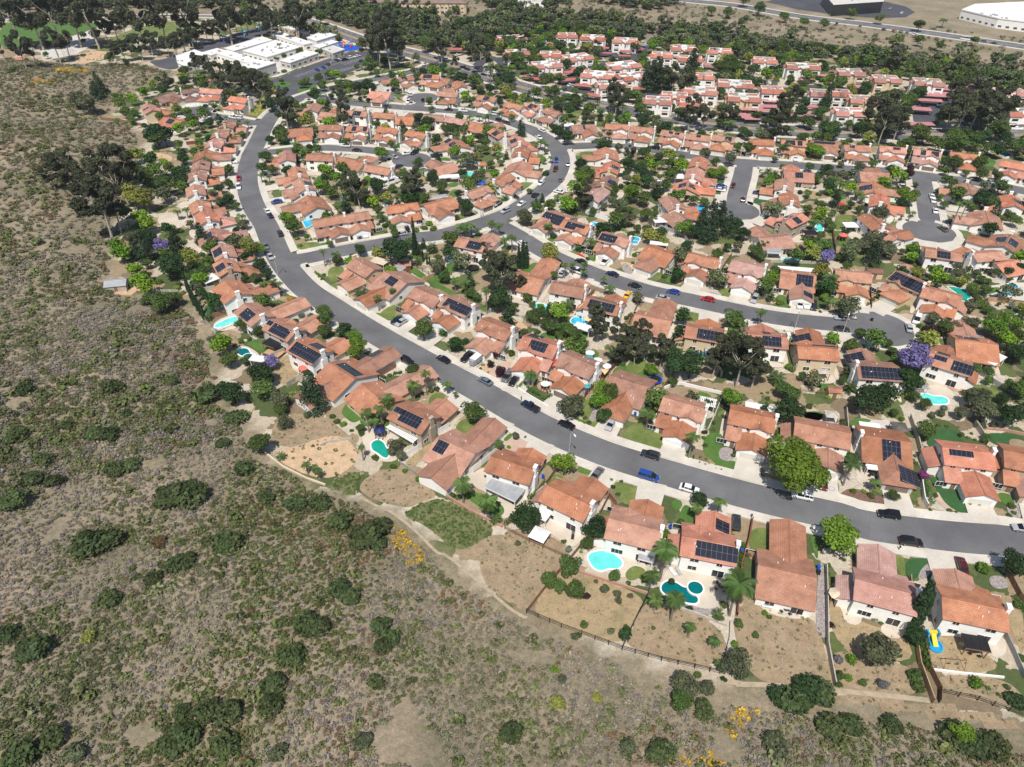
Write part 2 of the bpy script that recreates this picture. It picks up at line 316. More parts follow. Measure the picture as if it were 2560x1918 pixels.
# ------------------------------------------------------------------ roads
RD = dict(
 main=(9.8, 'n 2700 1388;n 2560 1358;n 2370 1341;n 2173 1315;n 2100 1293;n 1950 1260;n 1802 1222;n 1640 1175;n 1500 1130;n 1353 1066;n 1202 980;n 1071 910;n 962 849;n 890 806;n 825 764;n 769 727;n 728 685;n 700 645;n 680 600;n 663 561;n 645 535;n 632 510;n 622 480;n 618 450;n 621 415;n 630 385;n 645 355;n 659 325;n 672 302;n 690 283;n 720 263;n 754 245;n 818 225;n 890 208;n 953 196;n 1012 184;n 1055 174;n 1092 158'),
 loop=(9.4, 'n 700 655;n 760 648;n 819 636;n 917 617;n 1026 597;n 1090 590;n 1147 576;n 1223 552;n 1275 532;n 1315 507;n 1345 487;n 1366 470;n 1385 450;n 1398 425;n 1402 400;n 1394 376;n 1373 352;n 1334 329;n 1297 314;n 1252 299;n 1189 286;n 1134 279;n 1053 273;n 972 267;n 881 259;n 836 253;n 800 245;n 775 240'),
 court=(8.6, 'n 650 384;n 684 381;n 750 374;n 800 371;n 845 372;n 917 376;n 972 385;n 1029 401', 9.0),
 upper=(8.6, 'n 1036 271;n 1052 258;n 1057 246', 9.0),
 left=(8.6, 'n 648 312;n 605 304;n 567 297;n 530 291;n 492 280', 8.6),
 north=(9.4, 'n 1400 368;n 1440 367;n 1480 365;n 1530 363;n 1585 368;n 1621 373;n 1657 380;n 1720 390;n 1784 398;n 1856 407;n 1947 412;n 2037 418;n 2119 424;n 2214 429;n 2287 437;n 2359 447;n 2468 461;n 2560 479;n 2700 508'),
 deadend=(8.8, 'n 1860 414;n 1856 440;n 1842 492;n 1841 528', 9.0),
 east=(8.8, 'n 2302 440;n 2306 462;n 2312 490;n 2319 525;n 2324 560;n 2322 580', 9.4),
 middle=(9.0, 'n 1225 552;n 1262 572;n 1299 593;n 1364 633;n 1429 663;n 1495 689;n 1560 711;n 1632 732;n 1741 755;n 1849 779;n 1920 793;n 1989 803;n 2061 810;n 2130 817;n 2200 823', 9.6),
 boulevard=(17.0, 'n 640 26;n 702 38;n 789 62;n 870 90;n 945 115;n 1023 133;n 1099 155;n 1185 182;n 1260 206;n 1329 226;n 1401 243;n 1492 263;n 1600 284;n 1673 296;n 1787 311;n 1900 324;n 2040 331;n 2204 336;n 2367 338;n 2560 339;n 2750 338'),
 park=(7.5, 'n -300 52;n 0 47;n 200 42;n 420 40;n 594 42;n 690 37'),
 hillroad=(9, 'n 700 34;n 770 18;n 854 4;n 950 -10'),
 parkway=(15, 'n 1600 -16;n 1700 0;n 1833 14;n 2000 42;n 2167 62;n 2334 85;n 2560 118;n 2750 146'),
 aptroad=(7, 'n 1190 168;n 1215 148;n 1245 150;n 1262 170;n 1235 200'),
 aptlane=(7, 'n 1395 200;n 1430 190;n 1480 178;n 1520 160;n 1560 158;n 1600 130;n 1625 110;n 1640 95'),
 aptlane2=(7, 'n 1400 222;n 1500 235;n 1600 240;n 1660 232'),
 aptlane3=(6.5, 'n 1490 130;n 1590 152;n 1640 165;n 1700 200'),
 aptdrive=(8, 'n 2450 335;n 2425 310;n 2400 296;n 2380 290'),
 eastlot=(9, 'n 2280 330;n 2330 295;n 2370 262;n 2385 240'),
)
def P3(s):
    out = []
    for t in s.split(';'):
        k, x, y = t.split(); out.append(nat(k, float(x), float(y)))
    return out
def smooth(P, step=2.0):
    P = np.array(P); out = [P[0]]
    for i in range(len(P)-1):
        p0, p1, p2, p3 = P[max(0, i-1)], P[i], P[i+1], P[min(len(P)-1, i+2)]
        n = max(2, int(np.linalg.norm(p2-p1)/step))
        for k in range(1, n+1):
            t = k/n; out.append(.5*((2*p1)+(p2-p0)*t+(2*p0-5*p1+4*p2-p3)*t*t+(3*p1-p0-3*p2+p3)*t**3))
    return np.array(out)
ROADS = {}
for k, v in RD.items():
    C = smooth([unp(*p) for p in P3(v[1])], 2.0); ROADS[k] = (v[0], C, v[2] if len(v) > 2 else 0)
HOODR = ['main','loop','court','upper','left','north','deadend','east','middle']
def onroad(X, Y, skip=None, pad=0.0):
    r = np.zeros(np.shape(X), bool)
    for k, (w, C, rb) in ROADS.items():
        if k == skip: continue
        if rb: r |= np.hypot(np.asarray(X)-C[-1][0], np.asarray(Y)-C[-1][1]) < rb+pad
        d = pdist(C[::2] if len(C) > 40 else C, X, Y); r |= d < w/2+pad
    return r
def offs(C, o):
    T = np.gradient(C, axis=0); T /= np.linalg.norm(T, axis=1)[:, None]+1e-9
    return C + o*np.stack([-T[:,1], T[:,0]], -1)
def sheet(mb, A, B, z, mi=0):
    for i in range(len(A)-1):
        mb.face([(*A[i], z), (*B[i], z), (*B[i+1], z), (*A[i+1], z)], mi)
def kerbrun(mb, A, B, keep, z, mi=0):              # A is the road edge, B the yard edge
    for i in range(len(A)-1):
        if not keep[i]: continue
        mb.face([(*A[i], z), (*A[i+1], z), (*B[i+1], z), (*B[i], z)], mi)
        mb.face([(*A[i], 0), (*A[i], z), (*A[i+1], z), (*A[i+1], 0)], mi); mb.face([(*B[i], 0), (*B[i+1], 0), (*B[i+1], z), (*B[i], z)], mi)
pav = MB(); gut = MB()
for n_, (k, (w, C, rb)) in enumerate(ROADS.items()):
    mb = MB(); z = .2+.006*n_
    sheet(mb, offs(C, -w/2), offs(C, w/2), z)
    if rb:
        c0 = C[-1]; mb.face([(c0[0]+rb*math.cos(t), c0[1]+rb*math.sin(t), z+.004) for t in np.linspace(0, 2*math.pi, 48, endpoint=False)])
    nm = dict(boulevard='boulevard', parkway='parkway', court='road', park='park_road').get(k, 'road')
    ground(mb.obj(nm, ['asphalt_dark' if k.startswith('apt') or k == 'eastlot' else 'asphalt']))
    if k in HOODR or k in ('boulevard', 'parkway', 'park'):
        sw = 2.3 if k in HOODR else 2.0
        for s in (-1, 1):
            A = offs(C, s*w/2); B = offs(C, s*(w/2+sw)); mid = (A+B)/2
            keep = ~onroad(mid[:,0], mid[:,1], k, .2)
            if rb: keep &= np.hypot(mid[:,0]-C[-1][0], mid[:,1]-C[-1][1]) > rb+.3
            kerbrun(pav, A, B, keep, .32)
            G = offs(C, s*(w/2-.45)); zg = z+.004
            for i in range(len(A)-1):
                if keep[i]: gut.face([(*G[i], zg), (*A[i], zg), (*A[i+1], zg), (*G[i+1], zg)])
        if rb:
            t = np.linspace(0, 2*math.pi, 61); c0 = C[-1]
            A = c0+rb*np.stack([np.cos(t), np.sin(t)], -1); B = c0+(rb+sw)*np.stack([np.cos(t), np.sin(t)], -1); mid = (A+B)/2
            kerbrun(pav, A, B, ~onroad(mid[:,0], mid[:,1], None, -.2) | (pdist(C[:-6], mid[:,0], mid[:,1]) > w/2+.4) & True & (np.hypot(mid[:,0]-c0[0], mid[:,1]-c0[1]) > rb), .32)
ground(pav.obj('pavement', ['pavement'])); ground(gut.obj('gutter', ['pavement']))
# median and lane lines of the boulevard, lines on the parkway
mb = MB(); C = ROADS['boulevard'][1]; md = offs(C, -1.6), offs(C, 1.6)
for i in range(12, len(C)-1):
    if (i//26) % 4 == 3 and i % 26 < 7: continue
    mb.face([(*md[0][i], .45), (*md[1][i], .45), (*md[1][i+1], .45), (*md[0][i+1], .45)], 0)
    for a_ in md: mb.face([(*a_[i], 0), (*a_[i+1], 0), (*a_[i+1], .45), (*a_[i], .45)], 1)
ground(mb.obj('median_strip', ['dirt', 'pavement']))
mb = MB()
for k, offl in (('boulevard', (-5.2, 5.2)), ('parkway', (-3.7, 0, 3.7))):
    C = ROADS[k][1]
    for o_ in offl:
        A, B = offs(C, o_-.09), offs(C, o_+.09)
        for i in range(0, len(C)-1):
            if i % 4 < 2 or o_ == 0: mb.face([(*A[i], .32), (*B[i], .32), (*B[i+1], .32), (*A[i+1], .32)])
ground(mb.obj('lane_markings', ['white']))
# ------------------------------------------------------------------ flat yard surfaces: type; outline in measured points
GS = '''
asphalt_lot|V 1170 925;V 1330 885;V 1500 800;V 1800 690;V 2000 630;V 2212 590;W 300 598;W 410 625;W 420 660;W 340 720;W 200 780;W 0 860;V 1700 965;V 1560 1100;V 1420 1150;V 1290 1080;V 1200 1010
asphalt_lot|V -60 690;V 300 560;V 600 455;V 800 380;V 1000 320;V 1180 290;V 1250 340;V 1050 420;V 640 545;V 400 600;V 120 690;V 150 790;V -40 810;V -250 700
asphalt_dark|X 940 790;X 1130 700;X 1290 650;X 1330 690;X 1180 770;X 1480 950;X 1450 1000;X 1000 860
asphalt_dark|X 1280 300;X 1640 330;X 1760 400;X 2100 300;X 2209 330;X 2100 470;X 1760 480;X 1520 450;X 1300 390
asphalt_dark|Z 580 350;Z 800 230;Z 880 270;Z 840 350;Z 720 440;Z 600 480
asphalt_dark|Z 90 215;Z 400 245;Z 420 270;Z 90 245
asphalt_dark|Z 900 250;Z 1000 230;Z 1010 280;Z 900 290
asphalt_dark|Y 760 440;Y 1010 380;Y 1010 490;Y 900 560;Y 760 520
asphalt_dark|Y 1060 310;Y 1271 300;Y 1271 350;Y 1080 350
asphalt_dark|a 450 -5;a 800 -8;a 960 30;a 900 60;a 640 40
concrete|V 1230 600;V 1500 560;V 1760 640;V 1500 780;V 1300 880;V 1170 900;V 960 850;V 1100 740
lush|U 0 262;U 450 235;U 1130 250;U 1150 310;U 990 360;U 830 410;U 460 520;U 150 560;U 0 560
lawn|U 1030 575;U 1480 340;U 1900 250;U 2209 265;V 370 270;V 380 350;V 200 420;U 2150 400;U 1300 500;U 1240 590
dirt|U 0 560;U 160 570;U 200 660;U 0 670
sand|U 830 680;U 1000 590;U 1240 588;U 1260 620;U 1200 690;U 900 745
concrete|U 450 560;U 830 420;U 1000 360;U 1130 330;U 1140 430;U 1010 560;U 840 640;U 500 700
lawn|V 780 330;V 1000 275;V 1070 290;V 800 375
blue|W -200 520;W 60 515;W 200 545;W 205 570;W 0 600;W -160 590
lush|V 1210 985;V 1260 950;V 1340 940;V 1420 955;V 1435 975;V 1380 1000;V 1290 1012
lush|V 1480 1035;V 1600 980;V 1710 975;V 1720 1020;V 1620 1080;V 1520 1088
lush|W 380 600;W 500 640;W 520 680;W 470 700;W 380 690;W 430 660
ice|W 420 790;W 700 730;W 880 790;W 740 840;W 430 900
flowery|F 1180 340;F 1300 380;F 1390 510;F 1220 620;F 1000 600;F 1050 500
gravel|F 1010 300;F 1180 330;F 1130 400;F 1040 440
lush|F 1400 1035;F 1500 1000;F 1600 925;F 1680 990;F 1660 1035;F 1430 1050
lawn|F 720 1140;F 930 1130;F 920 1170;F 850 1210;F 720 1190
lawn|F 480 400;F 660 490;F 600 560;F 480 540;F 440 440
lawn|I 1340 330;I 1390 250;I 1560 270;I 1600 330;I 1540 355
lush|I 1220 870;I 1260 840;I 1320 835;I 1340 850;I 1310 875;I 1250 885
turf|I 1590 860;I 1680 800;I 1700 860;I 1700 920;I 1650 950;I 1600 900
lawn|I 1890 950;I 1990 870;I 2120 840;I 2150 930;I 1950 1000
lush|I 0 830;I 130 820;I 240 870;I 150 920;I 0 940
lush|I 410 800;I 560 770;I 630 860;I 600 900;I 470 860
lawn|J 20 360;J 160 310;J 240 350;J 130 420;J 40 400
lawn|J 150 790;J 420 755;J 490 790;J 480 840;J 330 860;J 230 850
lawn|J 540 1060;J 720 1030;J 740 1100;J 730 1180;J 570 1250
lawn|J 870 1290;J 1030 1260;J 1060 1330;J 960 1360
lawn|J 1120 1600;J 1290 1480;J 1380 1500;J 1330 1560;J 1310 1657;J 1180 1657
lush|J 1720 1210;J 1880 1270;J 2030 1340;J 2040 1390;J 1900 1340;J 1740 1250
lush|J 1440 1060;J 1530 1035;J 1720 1170;J 1660 1205;J 1560 1150
lawn|J 1010 660;J 1120 590;J 1230 590;J 1240 640;J 1060 720
lush|J 1550 270;J 1740 220;J 1680 320;J 1600 330
lush|J 1920 90;J 2050 70;J 2050 120;J 1940 135
lush|J 1940 200;J 2060 155;J 2040 240;J 1960 230
gravel|J 1520 530;J 1640 490;J 1740 530;J 1700 560;J 1620 590
dirt|J 1030 200;J 1300 190;J 1340 230;J 1240 280;J 1060 280
lawn|L 240 1300;L 380 1285;L 390 1390;L 270 1410
lush|L 50 880;L 200 840;L 290 900;L 120 900
lawn|L 1170 1220;L 1290 1180;L 1500 1250;L 1420 1330;L 1320 1410;L 1180 1340
lush|L 830 1400;L 960 1400;L 990 1450;L 940 1540;L 900 1610;L 850 1570;L 880 1480
lush|L 1420 800;L 1500 790;L 1620 910;L 1560 930;L 1440 850
lush|L 1590 480;L 1680 490;L 1720 550;L 1640 530
lawn|L 1820 200;L 1960 190;L 2090 240;L 2060 280;L 1880 300
lush|L 1720 1540;L 1790 1500;L 1950 1580;L 1900 1630
turf|L 1380 340;L 1480 300;L 1490 370;L 1410 400
lush|M 800 0;M 920 20;M 860 110;M 810 110
lush|M 460 1150;M 560 1140;M 770 1260;M 760 1310;M 620 1250
lawn|M 60 950;M 150 930;M 350 1070;M 300 1110;M 100 980
sand|M 760 1340;M 900 1300;M 1200 1450;M 1180 1500;M 960 1480
lush|M 1860 560;M 1940 550;M 2040 610;M 1960 730;M 1900 690
red|M 1680 640;M 1720 590;M 1860 650;M 1840 695;M 1760 680
lush|M 1380 460;M 1560 390;M 1610 430;M 1500 490
dirt|M 1200 790;M 1380 720;M 1370 780;M 1290 830
gravel|P 330 470;P 400 440;P 500 600;P 370 570
sand|P 320 430;P 540 470;P 580 560;P 520 620;P 420 560;P 330 470
lush|P 890 570;P 960 510;P 1030 530;P 960 640;P 910 690;P 830 660
lawn|P 950 720;P 980 660;P 1100 700;P 1060 780;P 990 760
lawn|P 1430 770;P 1470 700;P 1680 730;P 1710 820;P 1690 910;P 1560 860
bluegravel|P 1310 800;P 1400 775;P 1600 890;P 1340 850
lawn|P 1090 1080;P 1150 1020;P 1390 1060;P 1370 1120;P 1250 1160;P 1100 1140
lush|P 0 310;P 100 330;P 80 400;P 20 460;P 0 460
dryg|S 300 790;S 540 850;S 550 960;S 400 960;S 320 860
dryg|S 420 150;S 700 150;S 720 260;S 450 250
dryg|S 1630 800;S 1740 780;S 1790 920;S 1690 1060;S 1640 1080
lawn|S 1190 1430;S 1420 1430;S 1560 1540;S 1570 1657;S 1250 1657
mulch|S 440 1390;S 740 1390;S 560 1460;S 440 1440
patio|S 480 1540;S 640 1400;S 830 1390;S 830 1500;S 600 1530;S 580 1657;S 470 1657
lush|S 1180 140;S 1370 130;S 1380 200;S 1200 210
lawn|Q 340 840;Q 430 790;Q 500 830;Q 480 860
turf|Q 300 1040;Q 430 945;Q 600 970;Q 620 990;Q 430 1040
brickpave|Q 280 1040;Q 300 930;Q 440 940;Q 320 1010
lawn|Q 310 1150;Q 640 1190;Q 600 1250;Q 500 1260;Q 360 1220
lush|Q 350 1320;Q 480 1340;Q 720 1460;Q 720 1480;Q 600 1450;Q 450 1400
dryg|Q 1040 860;Q 1260 880;Q 1280 940;Q 1200 990;Q 1040 970
dirt|Q 1060 1000;Q 1240 1020;Q 1240 1190;Q 1050 1180
lawn|Q 1480 1190;Q 1700 1200;Q 1720 1280;Q 1600 1400;Q 1460 1420
lush|Q 1600 400;Q 1690 400;Q 1690 480;Q 1620 505
turf|Q 2000 430;Q 2060 430;Q 2060 480;Q 2209 490;Q 2209 505;Q 2010 500
turf|O 1440 410;O 1490 320;O 1590 370;O 1560 430
lawn|O 1020 340;O 1110 250;O 1180 240;O 1160 380;O 1040 360
lush|O 330 230;O 420 210;O 400 290;O 320 290
lush|O 50 460;O 130 435;O 280 450;O 200 500;O 50 540
turf|O 1830 990;O 2050 1020;O 2040 1110;O 1850 1050
lawn|O 1150 760;O 1280 730;O 1380 740;O 1370 800;O 1200 800
lush|O 470 1140;O 620 1080;O 720 1140;O 660 1260;O 500 1180
dirt|O 860 1390;O 1040 1370;O 1110 1490;O 900 1460
lush|R 1660 480;R 1760 430;R 1840 470;R 1760 550;R 1650 530
lawn|R 1740 310;R 1900 280;R 1850 350;R 1750 350
lawn|R 360 1280;R 620 1320;R 500 1380;R 370 1370
lawn|R 1180 1410;R 1560 1500;R 1500 1520;R 1300 1490
turf|T 520 330;T 620 200;T 730 220;T 700 270;T 600 345
turf|T 380 220;T 440 165;T 600 190;T 500 330;T 400 290
concrete|T 1500 870;T 1700 820;T 2209 770;T 2400 800;T 2400 1100;T 2209 1060;T 1850 1010;T 1600 1000
lush|T 1530 880;T 1830 840;T 1850 900;T 1700 960;T 1560 960
lush|T 1820 1010;T 2209 1080;T 2209 1120;T 1840 1080
lush|T 530 1440;T 620 1390;T 720 1440;T 700 1480;T 560 1500
concrete|E 480 880;E 580 830;E 760 830;E 880 960;E 740 950;E 500 890
lush|E 410 840;E 470 810;E 600 830;E 560 860;E 480 880;E 440 930;E 400 920
turf|E 1020 1020;E 1130 900;E 1300 910;E 1330 980;E 1400 1040;E 1150 1100
turf|E 1060 1300;E 1190 1310;E 1250 1400;E 1340 1400;E 1380 1510;E 1440 1620;E 1340 1610;E 1200 1530;E 1120 1380
turf|E 1530 930;E 1856 960;E 1856 1050;E 1640 1050;E 1560 1000
lawn|E 1310 610;E 1480 510;E 1750 650;E 1700 720;E 1500 700
brickpave|E 1190 530;E 1300 510;E 1400 560;E 1290 610
concrete|E 1300 500;E 1380 430;E 1460 500;E 1380 550
lush|E 860 410;E 950 400;E 980 440;E 860 450
lawn|E 900 500;E 1000 470;E 1060 520;E 960 540;E 930 620
patio|E 930 560;E 1000 560;E 1190 520;E 1330 690;E 1240 720;E 1000 690
mulch|E 330 1440;E 430 1380;E 780 1500;E 770 1550;E 560 1510;E 330 1470
patio|E 440 1320;E 520 1220;E 690 1210;E 720 1380;E 560 1400
lawn|E 570 1400;E 620 1350;E 740 1430;E 720 1470
patio|E 980 1100;E 1080 1050;E 1120 1180;E 1100 1250;E 1000 1230
pinkpave|E 1100 1420;E 1250 1480;E 1420 1650;E 1300 1600;E 1150 1540
gravel|E 1700 1420;E 1850 1400;E 1856 1657;E 1720 1640
lush|E 70 1350;E 110 1340;E 100 1430;E 60 1420
lush|E 280 1350;E 320 1350;E 325 1440;E 275 1465
lush|E 0 765;E 180 770;E 200 840;E 0 830
concrete|E 195 800;E 225 750;E 330 760;E 320 850;E 220 850
lush|D 870 780;D 1010 770;D 1020 850;D 990 920;D 1060 1000;D 1140 1010;D 1125 1110;D 1030 1090;D 930 1000;D 840 930
lush|D 1280 1150;D 1290 1090;D 1380 1130;D 1330 1170
lawn|D 150 810;D 290 670;D 480 700;D 550 740;D 510 830;D 575 860;D 545 950;D 260 860
lush|D 700 980;D 740 900;D 770 930;D 740 1010
lush|D 130 220;D 300 210;D 420 300;D 390 340;D 100 280
dirt|D 520 430;D 660 370;D 980 450;D 960 490;D 700 470;D 520 520
lawn|D 960 600;D 1100 560;D 1110 620;D 1000 660
lawn|D 100 1170;D 230 1190;D 460 1260;D 440 1310;D 340 1395;D 130 1340
lush|D 580 1390;D 620 1310;D 695 1350;D 650 1430
lush|D 650 1480;D 690 1360;D 760 1390;D 860 1490;D 830 1570;D 700 1560
lush|D 1650 600;D 1850 590;D 1850 660;D 1740 690
lawn|N 1370 1100;N 1480 1110;N 1560 1400;N 1500 1480;N 1350 1340
lush|N 1670 800;N 1800 705;N 2110 800;N 2120 890;N 1850 850
brickpave|N 830 960;N 870 890;N 1000 920;N 1040 970;N 1000 1040;N 900 1010
pinkpave|N 250 800;N 400 700;N 480 640;N 700 740;N 860 860;N 740 1000;N 520 980;N 420 930
sand|N 170 740;N 300 650;N 350 720;N 250 800;N 190 790
lawn|C 560 350;C 600 280;C 690 270;C 715 310;C 590 390
lawn|C 780 560;C 860 480;C 1060 500;C 1150 540;C 1120 570;C 980 560;C 900 640;C 830 590
lush|C 1180 660;C 1270 590;C 1260 640;C 1210 680
pinkpave|C 1190 690;C 1260 640;C 1390 630;C 1530 720;C 1490 780;C 1360 790;C 1230 770
patio|C 900 960;C 1060 870;C 1330 1010;C 1500 1090;C 1200 1350;C 1100 1260;C 1060 1100;C 950 1060
lush|C 860 1130;C 930 1090;C 1080 1130;C 1210 1230;C 1170 1310;C 1060 1270
lawn|C 1540 1010;C 1600 940;C 1700 960;C 1660 1040;C 1590 1050
lush|C 1780 920;C 1830 870;C 1950 920;C 1900 960
dryg|C 350 860;C 580 680;C 610 700;C 560 780;C 420 920
patio|C 0 620;C 120 560;C 260 560;C 330 680;C 330 840;C 160 850;C 60 780
lush|C 0 470;C 60 430;C 120 480;C 80 560;C 0 540
lush|C 190 540;C 280 510;C 290 560;C 210 590
lush|K 790 1240;K 880 1120;K 980 1090;K 1050 1120;K 1010 1240;K 1030 1330;K 930 1380;K 830 1300
patio|K 950 1210;K 1080 1140;K 1210 1230;K 1100 1330;K 1000 1240
dryg|K 0 740;K 180 560;K 320 600;K 350 850;K 190 960;K 60 900
patio|K 210 720;K 290 650;K 420 760;K 370 830
dirt|N 0 345;N 60 370;N 80 440;N 0 520
patio|H 310 680;H 600 560;H 680 590;H 790 700;H 620 740;H 400 790
patio|H 320 480;H 470 430;H 520 510;H 400 580
turf|H 230 500;H 300 480;H 380 590;H 300 610;H 240 560
lush|H 700 930;H 830 870;H 930 890;H 960 1010;H 900 1040;H 790 960
patio|H 560 1010;H 640 950;H 720 940;H 880 1040;H 840 1100;H 700 1080
dryg|H 1040 1110;H 1230 1030;H 1360 1320;H 1190 1400;H 1040 1280
patio|H 1220 1190;H 1290 1110;H 1460 1240;H 1370 1300
dirt|H 390 800;H 560 750;H 700 830;H 520 900;H 440 890
dryg|H 200 420;H 330 380;H 300 470;H 220 490
dryg|G 1480 1580;G 1600 1560;G 1700 1600;G 1620 1640
lawn|G 1580 320;G 1760 270;G 1830 310;G 1690 400;G 1580 370
lawn|G 800 90;G 900 140;G 850 230;G 800 160
patio|B 880 420;B 1170 480;B 1170 600;B 1000 690;B 880 640;B 740 610;B 700 520
lawn|B 1000 640;B 1060 590;B 1130 610;B 1150 650;B 1060 700;B 1010 690
patio|B 1260 640;B 1380 570;B 1560 640;B 1700 720;B 1740 780;B 1640 890;B 1500 890;B 1260 770
gravel|B 1250 760;B 1400 850;B 1540 880;B 1690 820;B 1690 900;B 1560 950;B 1280 830
patio|B 390 300;B 490 210;B 700 330;B 740 380;B 640 480;B 560 420;B 450 350
dirt|B 170 350;B 340 330;B 560 420;B 640 500;B 560 560;B 180 400
dirt|B 0 450;B 180 360;B 570 540;B 560 640;B 420 760;B 320 920;B 200 850;B 0 700
dryg|B 440 740;B 560 640;B 700 640;B 1150 800;B 1080 930;B 980 1170;B 560 1010;B 350 920
dirt|B 1100 900;B 1180 830;B 1300 860;B 1700 1020;B 1700 1330;B 990 1170;B 1050 1040
dirt|A 100 560;A 250 600;A 640 640;A 700 860;A 760 1120;A 360 1100;A 220 1060;A 90 800
patio|A 230 480;A 650 600;A 640 640;A 540 670;A 380 650;A 260 590
gravel|A 660 290;A 700 280;A 710 600;A 720 800;A 650 780;A 640 640
lawn|A 200 30;A 460 100;A 450 160;A 400 250;A 190 240
lush|A 595 100;A 650 120;A 660 260;A 640 260
dryg|A 720 460;A 830 580;A 960 700;A 1240 760;A 1320 980;A 760 880
patio|A 740 520;A 830 520;A 950 580;A 950 715;A 830 690;A 820 600
patio|A 1080 700;A 1240 640;A 1270 700;A 1220 800;A 1120 790;A 1075 750
dirt|A 730 880;A 920 890;A 1320 990;A 1380 1200;A 780 1130
turf|A 1240 255;A 1450 262;A 1360 300;A 1320 400;A 1250 400
turf|A 1380 400;A 1460 320;A 1540 290;A 1560 350;A 1520 410;A 1400 420
gravel|A 1450 262;A 1530 260;A 1535 290;A 1430 340;A 1370 400;A 1320 400;A 1350 320
lawn|A 1150 210;A 1230 240;A 1250 380;A 1200 370
gravel|A 1790 380;A 1900 370;A 1950 460;A 1830 465
dryg|A 1380 790;A 1500 780;A 1600 840;A 1800 890;A 1890 1030;A 1410 1010
patio|A 1400 640;A 1440 780;A 1560 780;A 1560 760;A 1450 760
patio|A 1640 780;A 1900 760;A 1930 900;A 1840 930;A 1800 890;A 1650 860
patio|A 1370 570;A 1440 560;A 1470 640;A 1380 640
dirt|A 1440 1030;A 1900 1060;A 2038 1180;A 2038 1290;A 1480 1160
dryg|A 1850 520;A 1960 500;A 2038 620;A 2038 960;A 1970 760
dirt|A 330 1110;A 1430 1230;A 1500 1240;A 2038 1370;A 2038 1420;A 1300 1300;A 700 1200
dirt|C 0 1000;C 250 880;C 400 960;C 680 1120;C 500 1180;C 380 1240;C 0 1120
ice|C 380 1260;C 520 1180;C 700 1140;C 1170 1400;C 960 1520;C 800 1600;C 560 1380;C 370 1300
dirt|C 1170 1410;C 1700 1640;C 1500 1657;C 800 1620;C 960 1530
dirt|K 0 1320;K 560 1280;K 640 1320;K 880 1500;K 900 1560;K 560 1640;K 0 1657
sand|c 940 480;c 1060 440;c 1190 400;c 1250 440;c 1271 500;c 1150 580
ice|c 1150 580;c 1271 520;c 1271 620;c 1220 620
sand|b 470 780;b 600 740;b 690 800;b 650 830;b 540 835
sand|b 690 150;b 820 165;b 820 205;b 720 180
dirt|b 540 560;b 680 600;b 670 640;b 560 625
patio|b 730 470;b 830 440;b 900 500;b 800 530
'''
ZL = dict(asphalt_lot=.030, asphalt_dark=.034, concrete=.07, dirt=.04, dryg=.05, sand=.06, ice=.065, flowery=.065, gravel=.075, bluegravel=.075, mulch=.075,
 patio=.095, pinkpave=.10, brickpave=.11, lawn=.12, lush=.13, turf=.14, blue=.12, red=.12)
NAMES = dict(asphalt_lot='car_park', asphalt_dark='car_park', concrete='concrete_ground', dirt='bare_earth', dryg='dry_grass', sand='sandy_ground', ice='ground_cover',
 flowery='ground_cover', gravel='gravel_bed', bluegravel='slate_bed', mulch='mulch_bed', patio='patio', pinkpave='paving', brickpave='brick_paving', lawn='lawn', lush='lawn', turf='artificial_turf', blue='play_surface', red='red_mulch')
def chaikin(P, n=2):
    for _ in range(n):
        P = [q for i in range(len(P)) for q in ((.75*P[i][0]+.25*P[(i+1) % len(P)][0], .75*P[i][1]+.25*P[(i+1) % len(P)][1]), (.25*P[i][0]+.75*P[(i+1) % len(P)][0], .25*P[i][1]+.75*P[(i+1) % len(P)][1]))]
    return P
import mathutils
from mathutils.geometry import tessellate_polygon
GSH = {}; SHEETS = []
for ln, t in enumerate(GS.strip().split('\n')):
    k, pts = t.split('|')
    pp = [ter(*q) for q in P3(pts)]; P = [(q[0], q[1]) for q in pp]
    P = chaikin(P, 1 if k in ('asphalt_dark', 'concrete') else 2)
    SHEETS.append((k, np.array(P)))
    mb = GSH.setdefault(k, MB()); z = ZL[k] + .0015*(ln % 6)
    hilly = relief([p[0] for p in P], [p[1] for p in P]).max() > .02
    if hilly:                                      # drape over the relief in small cells
        Pn = np.array(P); s = 1.5; x0, y0 = Pn.min(0); x1, y1 = Pn.max(0)
        xs = np.arange(x0, x1+s, s); ys = np.arange(y0, y1+s, s); XX, YY = np.meshgrid(xs, ys); ZZ = relief(XX, YY)+z+.05
        Mi = inpoly(Pn, XX[:-1,:-1]+s/2, YY[:-1,:-1]+s/2)
        for j, i in zip(*np.nonzero(Mi)):
            mb.face([(XX[j,i],YY[j,i],ZZ[j,i]),(XX[j,i+1],YY[j,i+1],ZZ[j,i+1]),(XX[j+1,i+1],YY[j+1,i+1],ZZ[j+1,i+1]),(XX[j+1,i],YY[j+1,i],ZZ[j+1,i])])
        continue
    tr_ = tessellate_polygon([[mathutils.Vector((*p, 0)) for p in P]])
    for t3 in tr_:
        q = [P[i] for i in t3]
        if (q[1][0]-q[0][0])*(q[2][1]-q[0][1])-(q[1][1]-q[0][1])*(q[2][0]-q[0][0]) < 0: q = q[::-1]
        mb.face([(*p, z) for p in q])
for k, mb in GSH.items(): ground(mb.obj(NAMES[k], [k]))
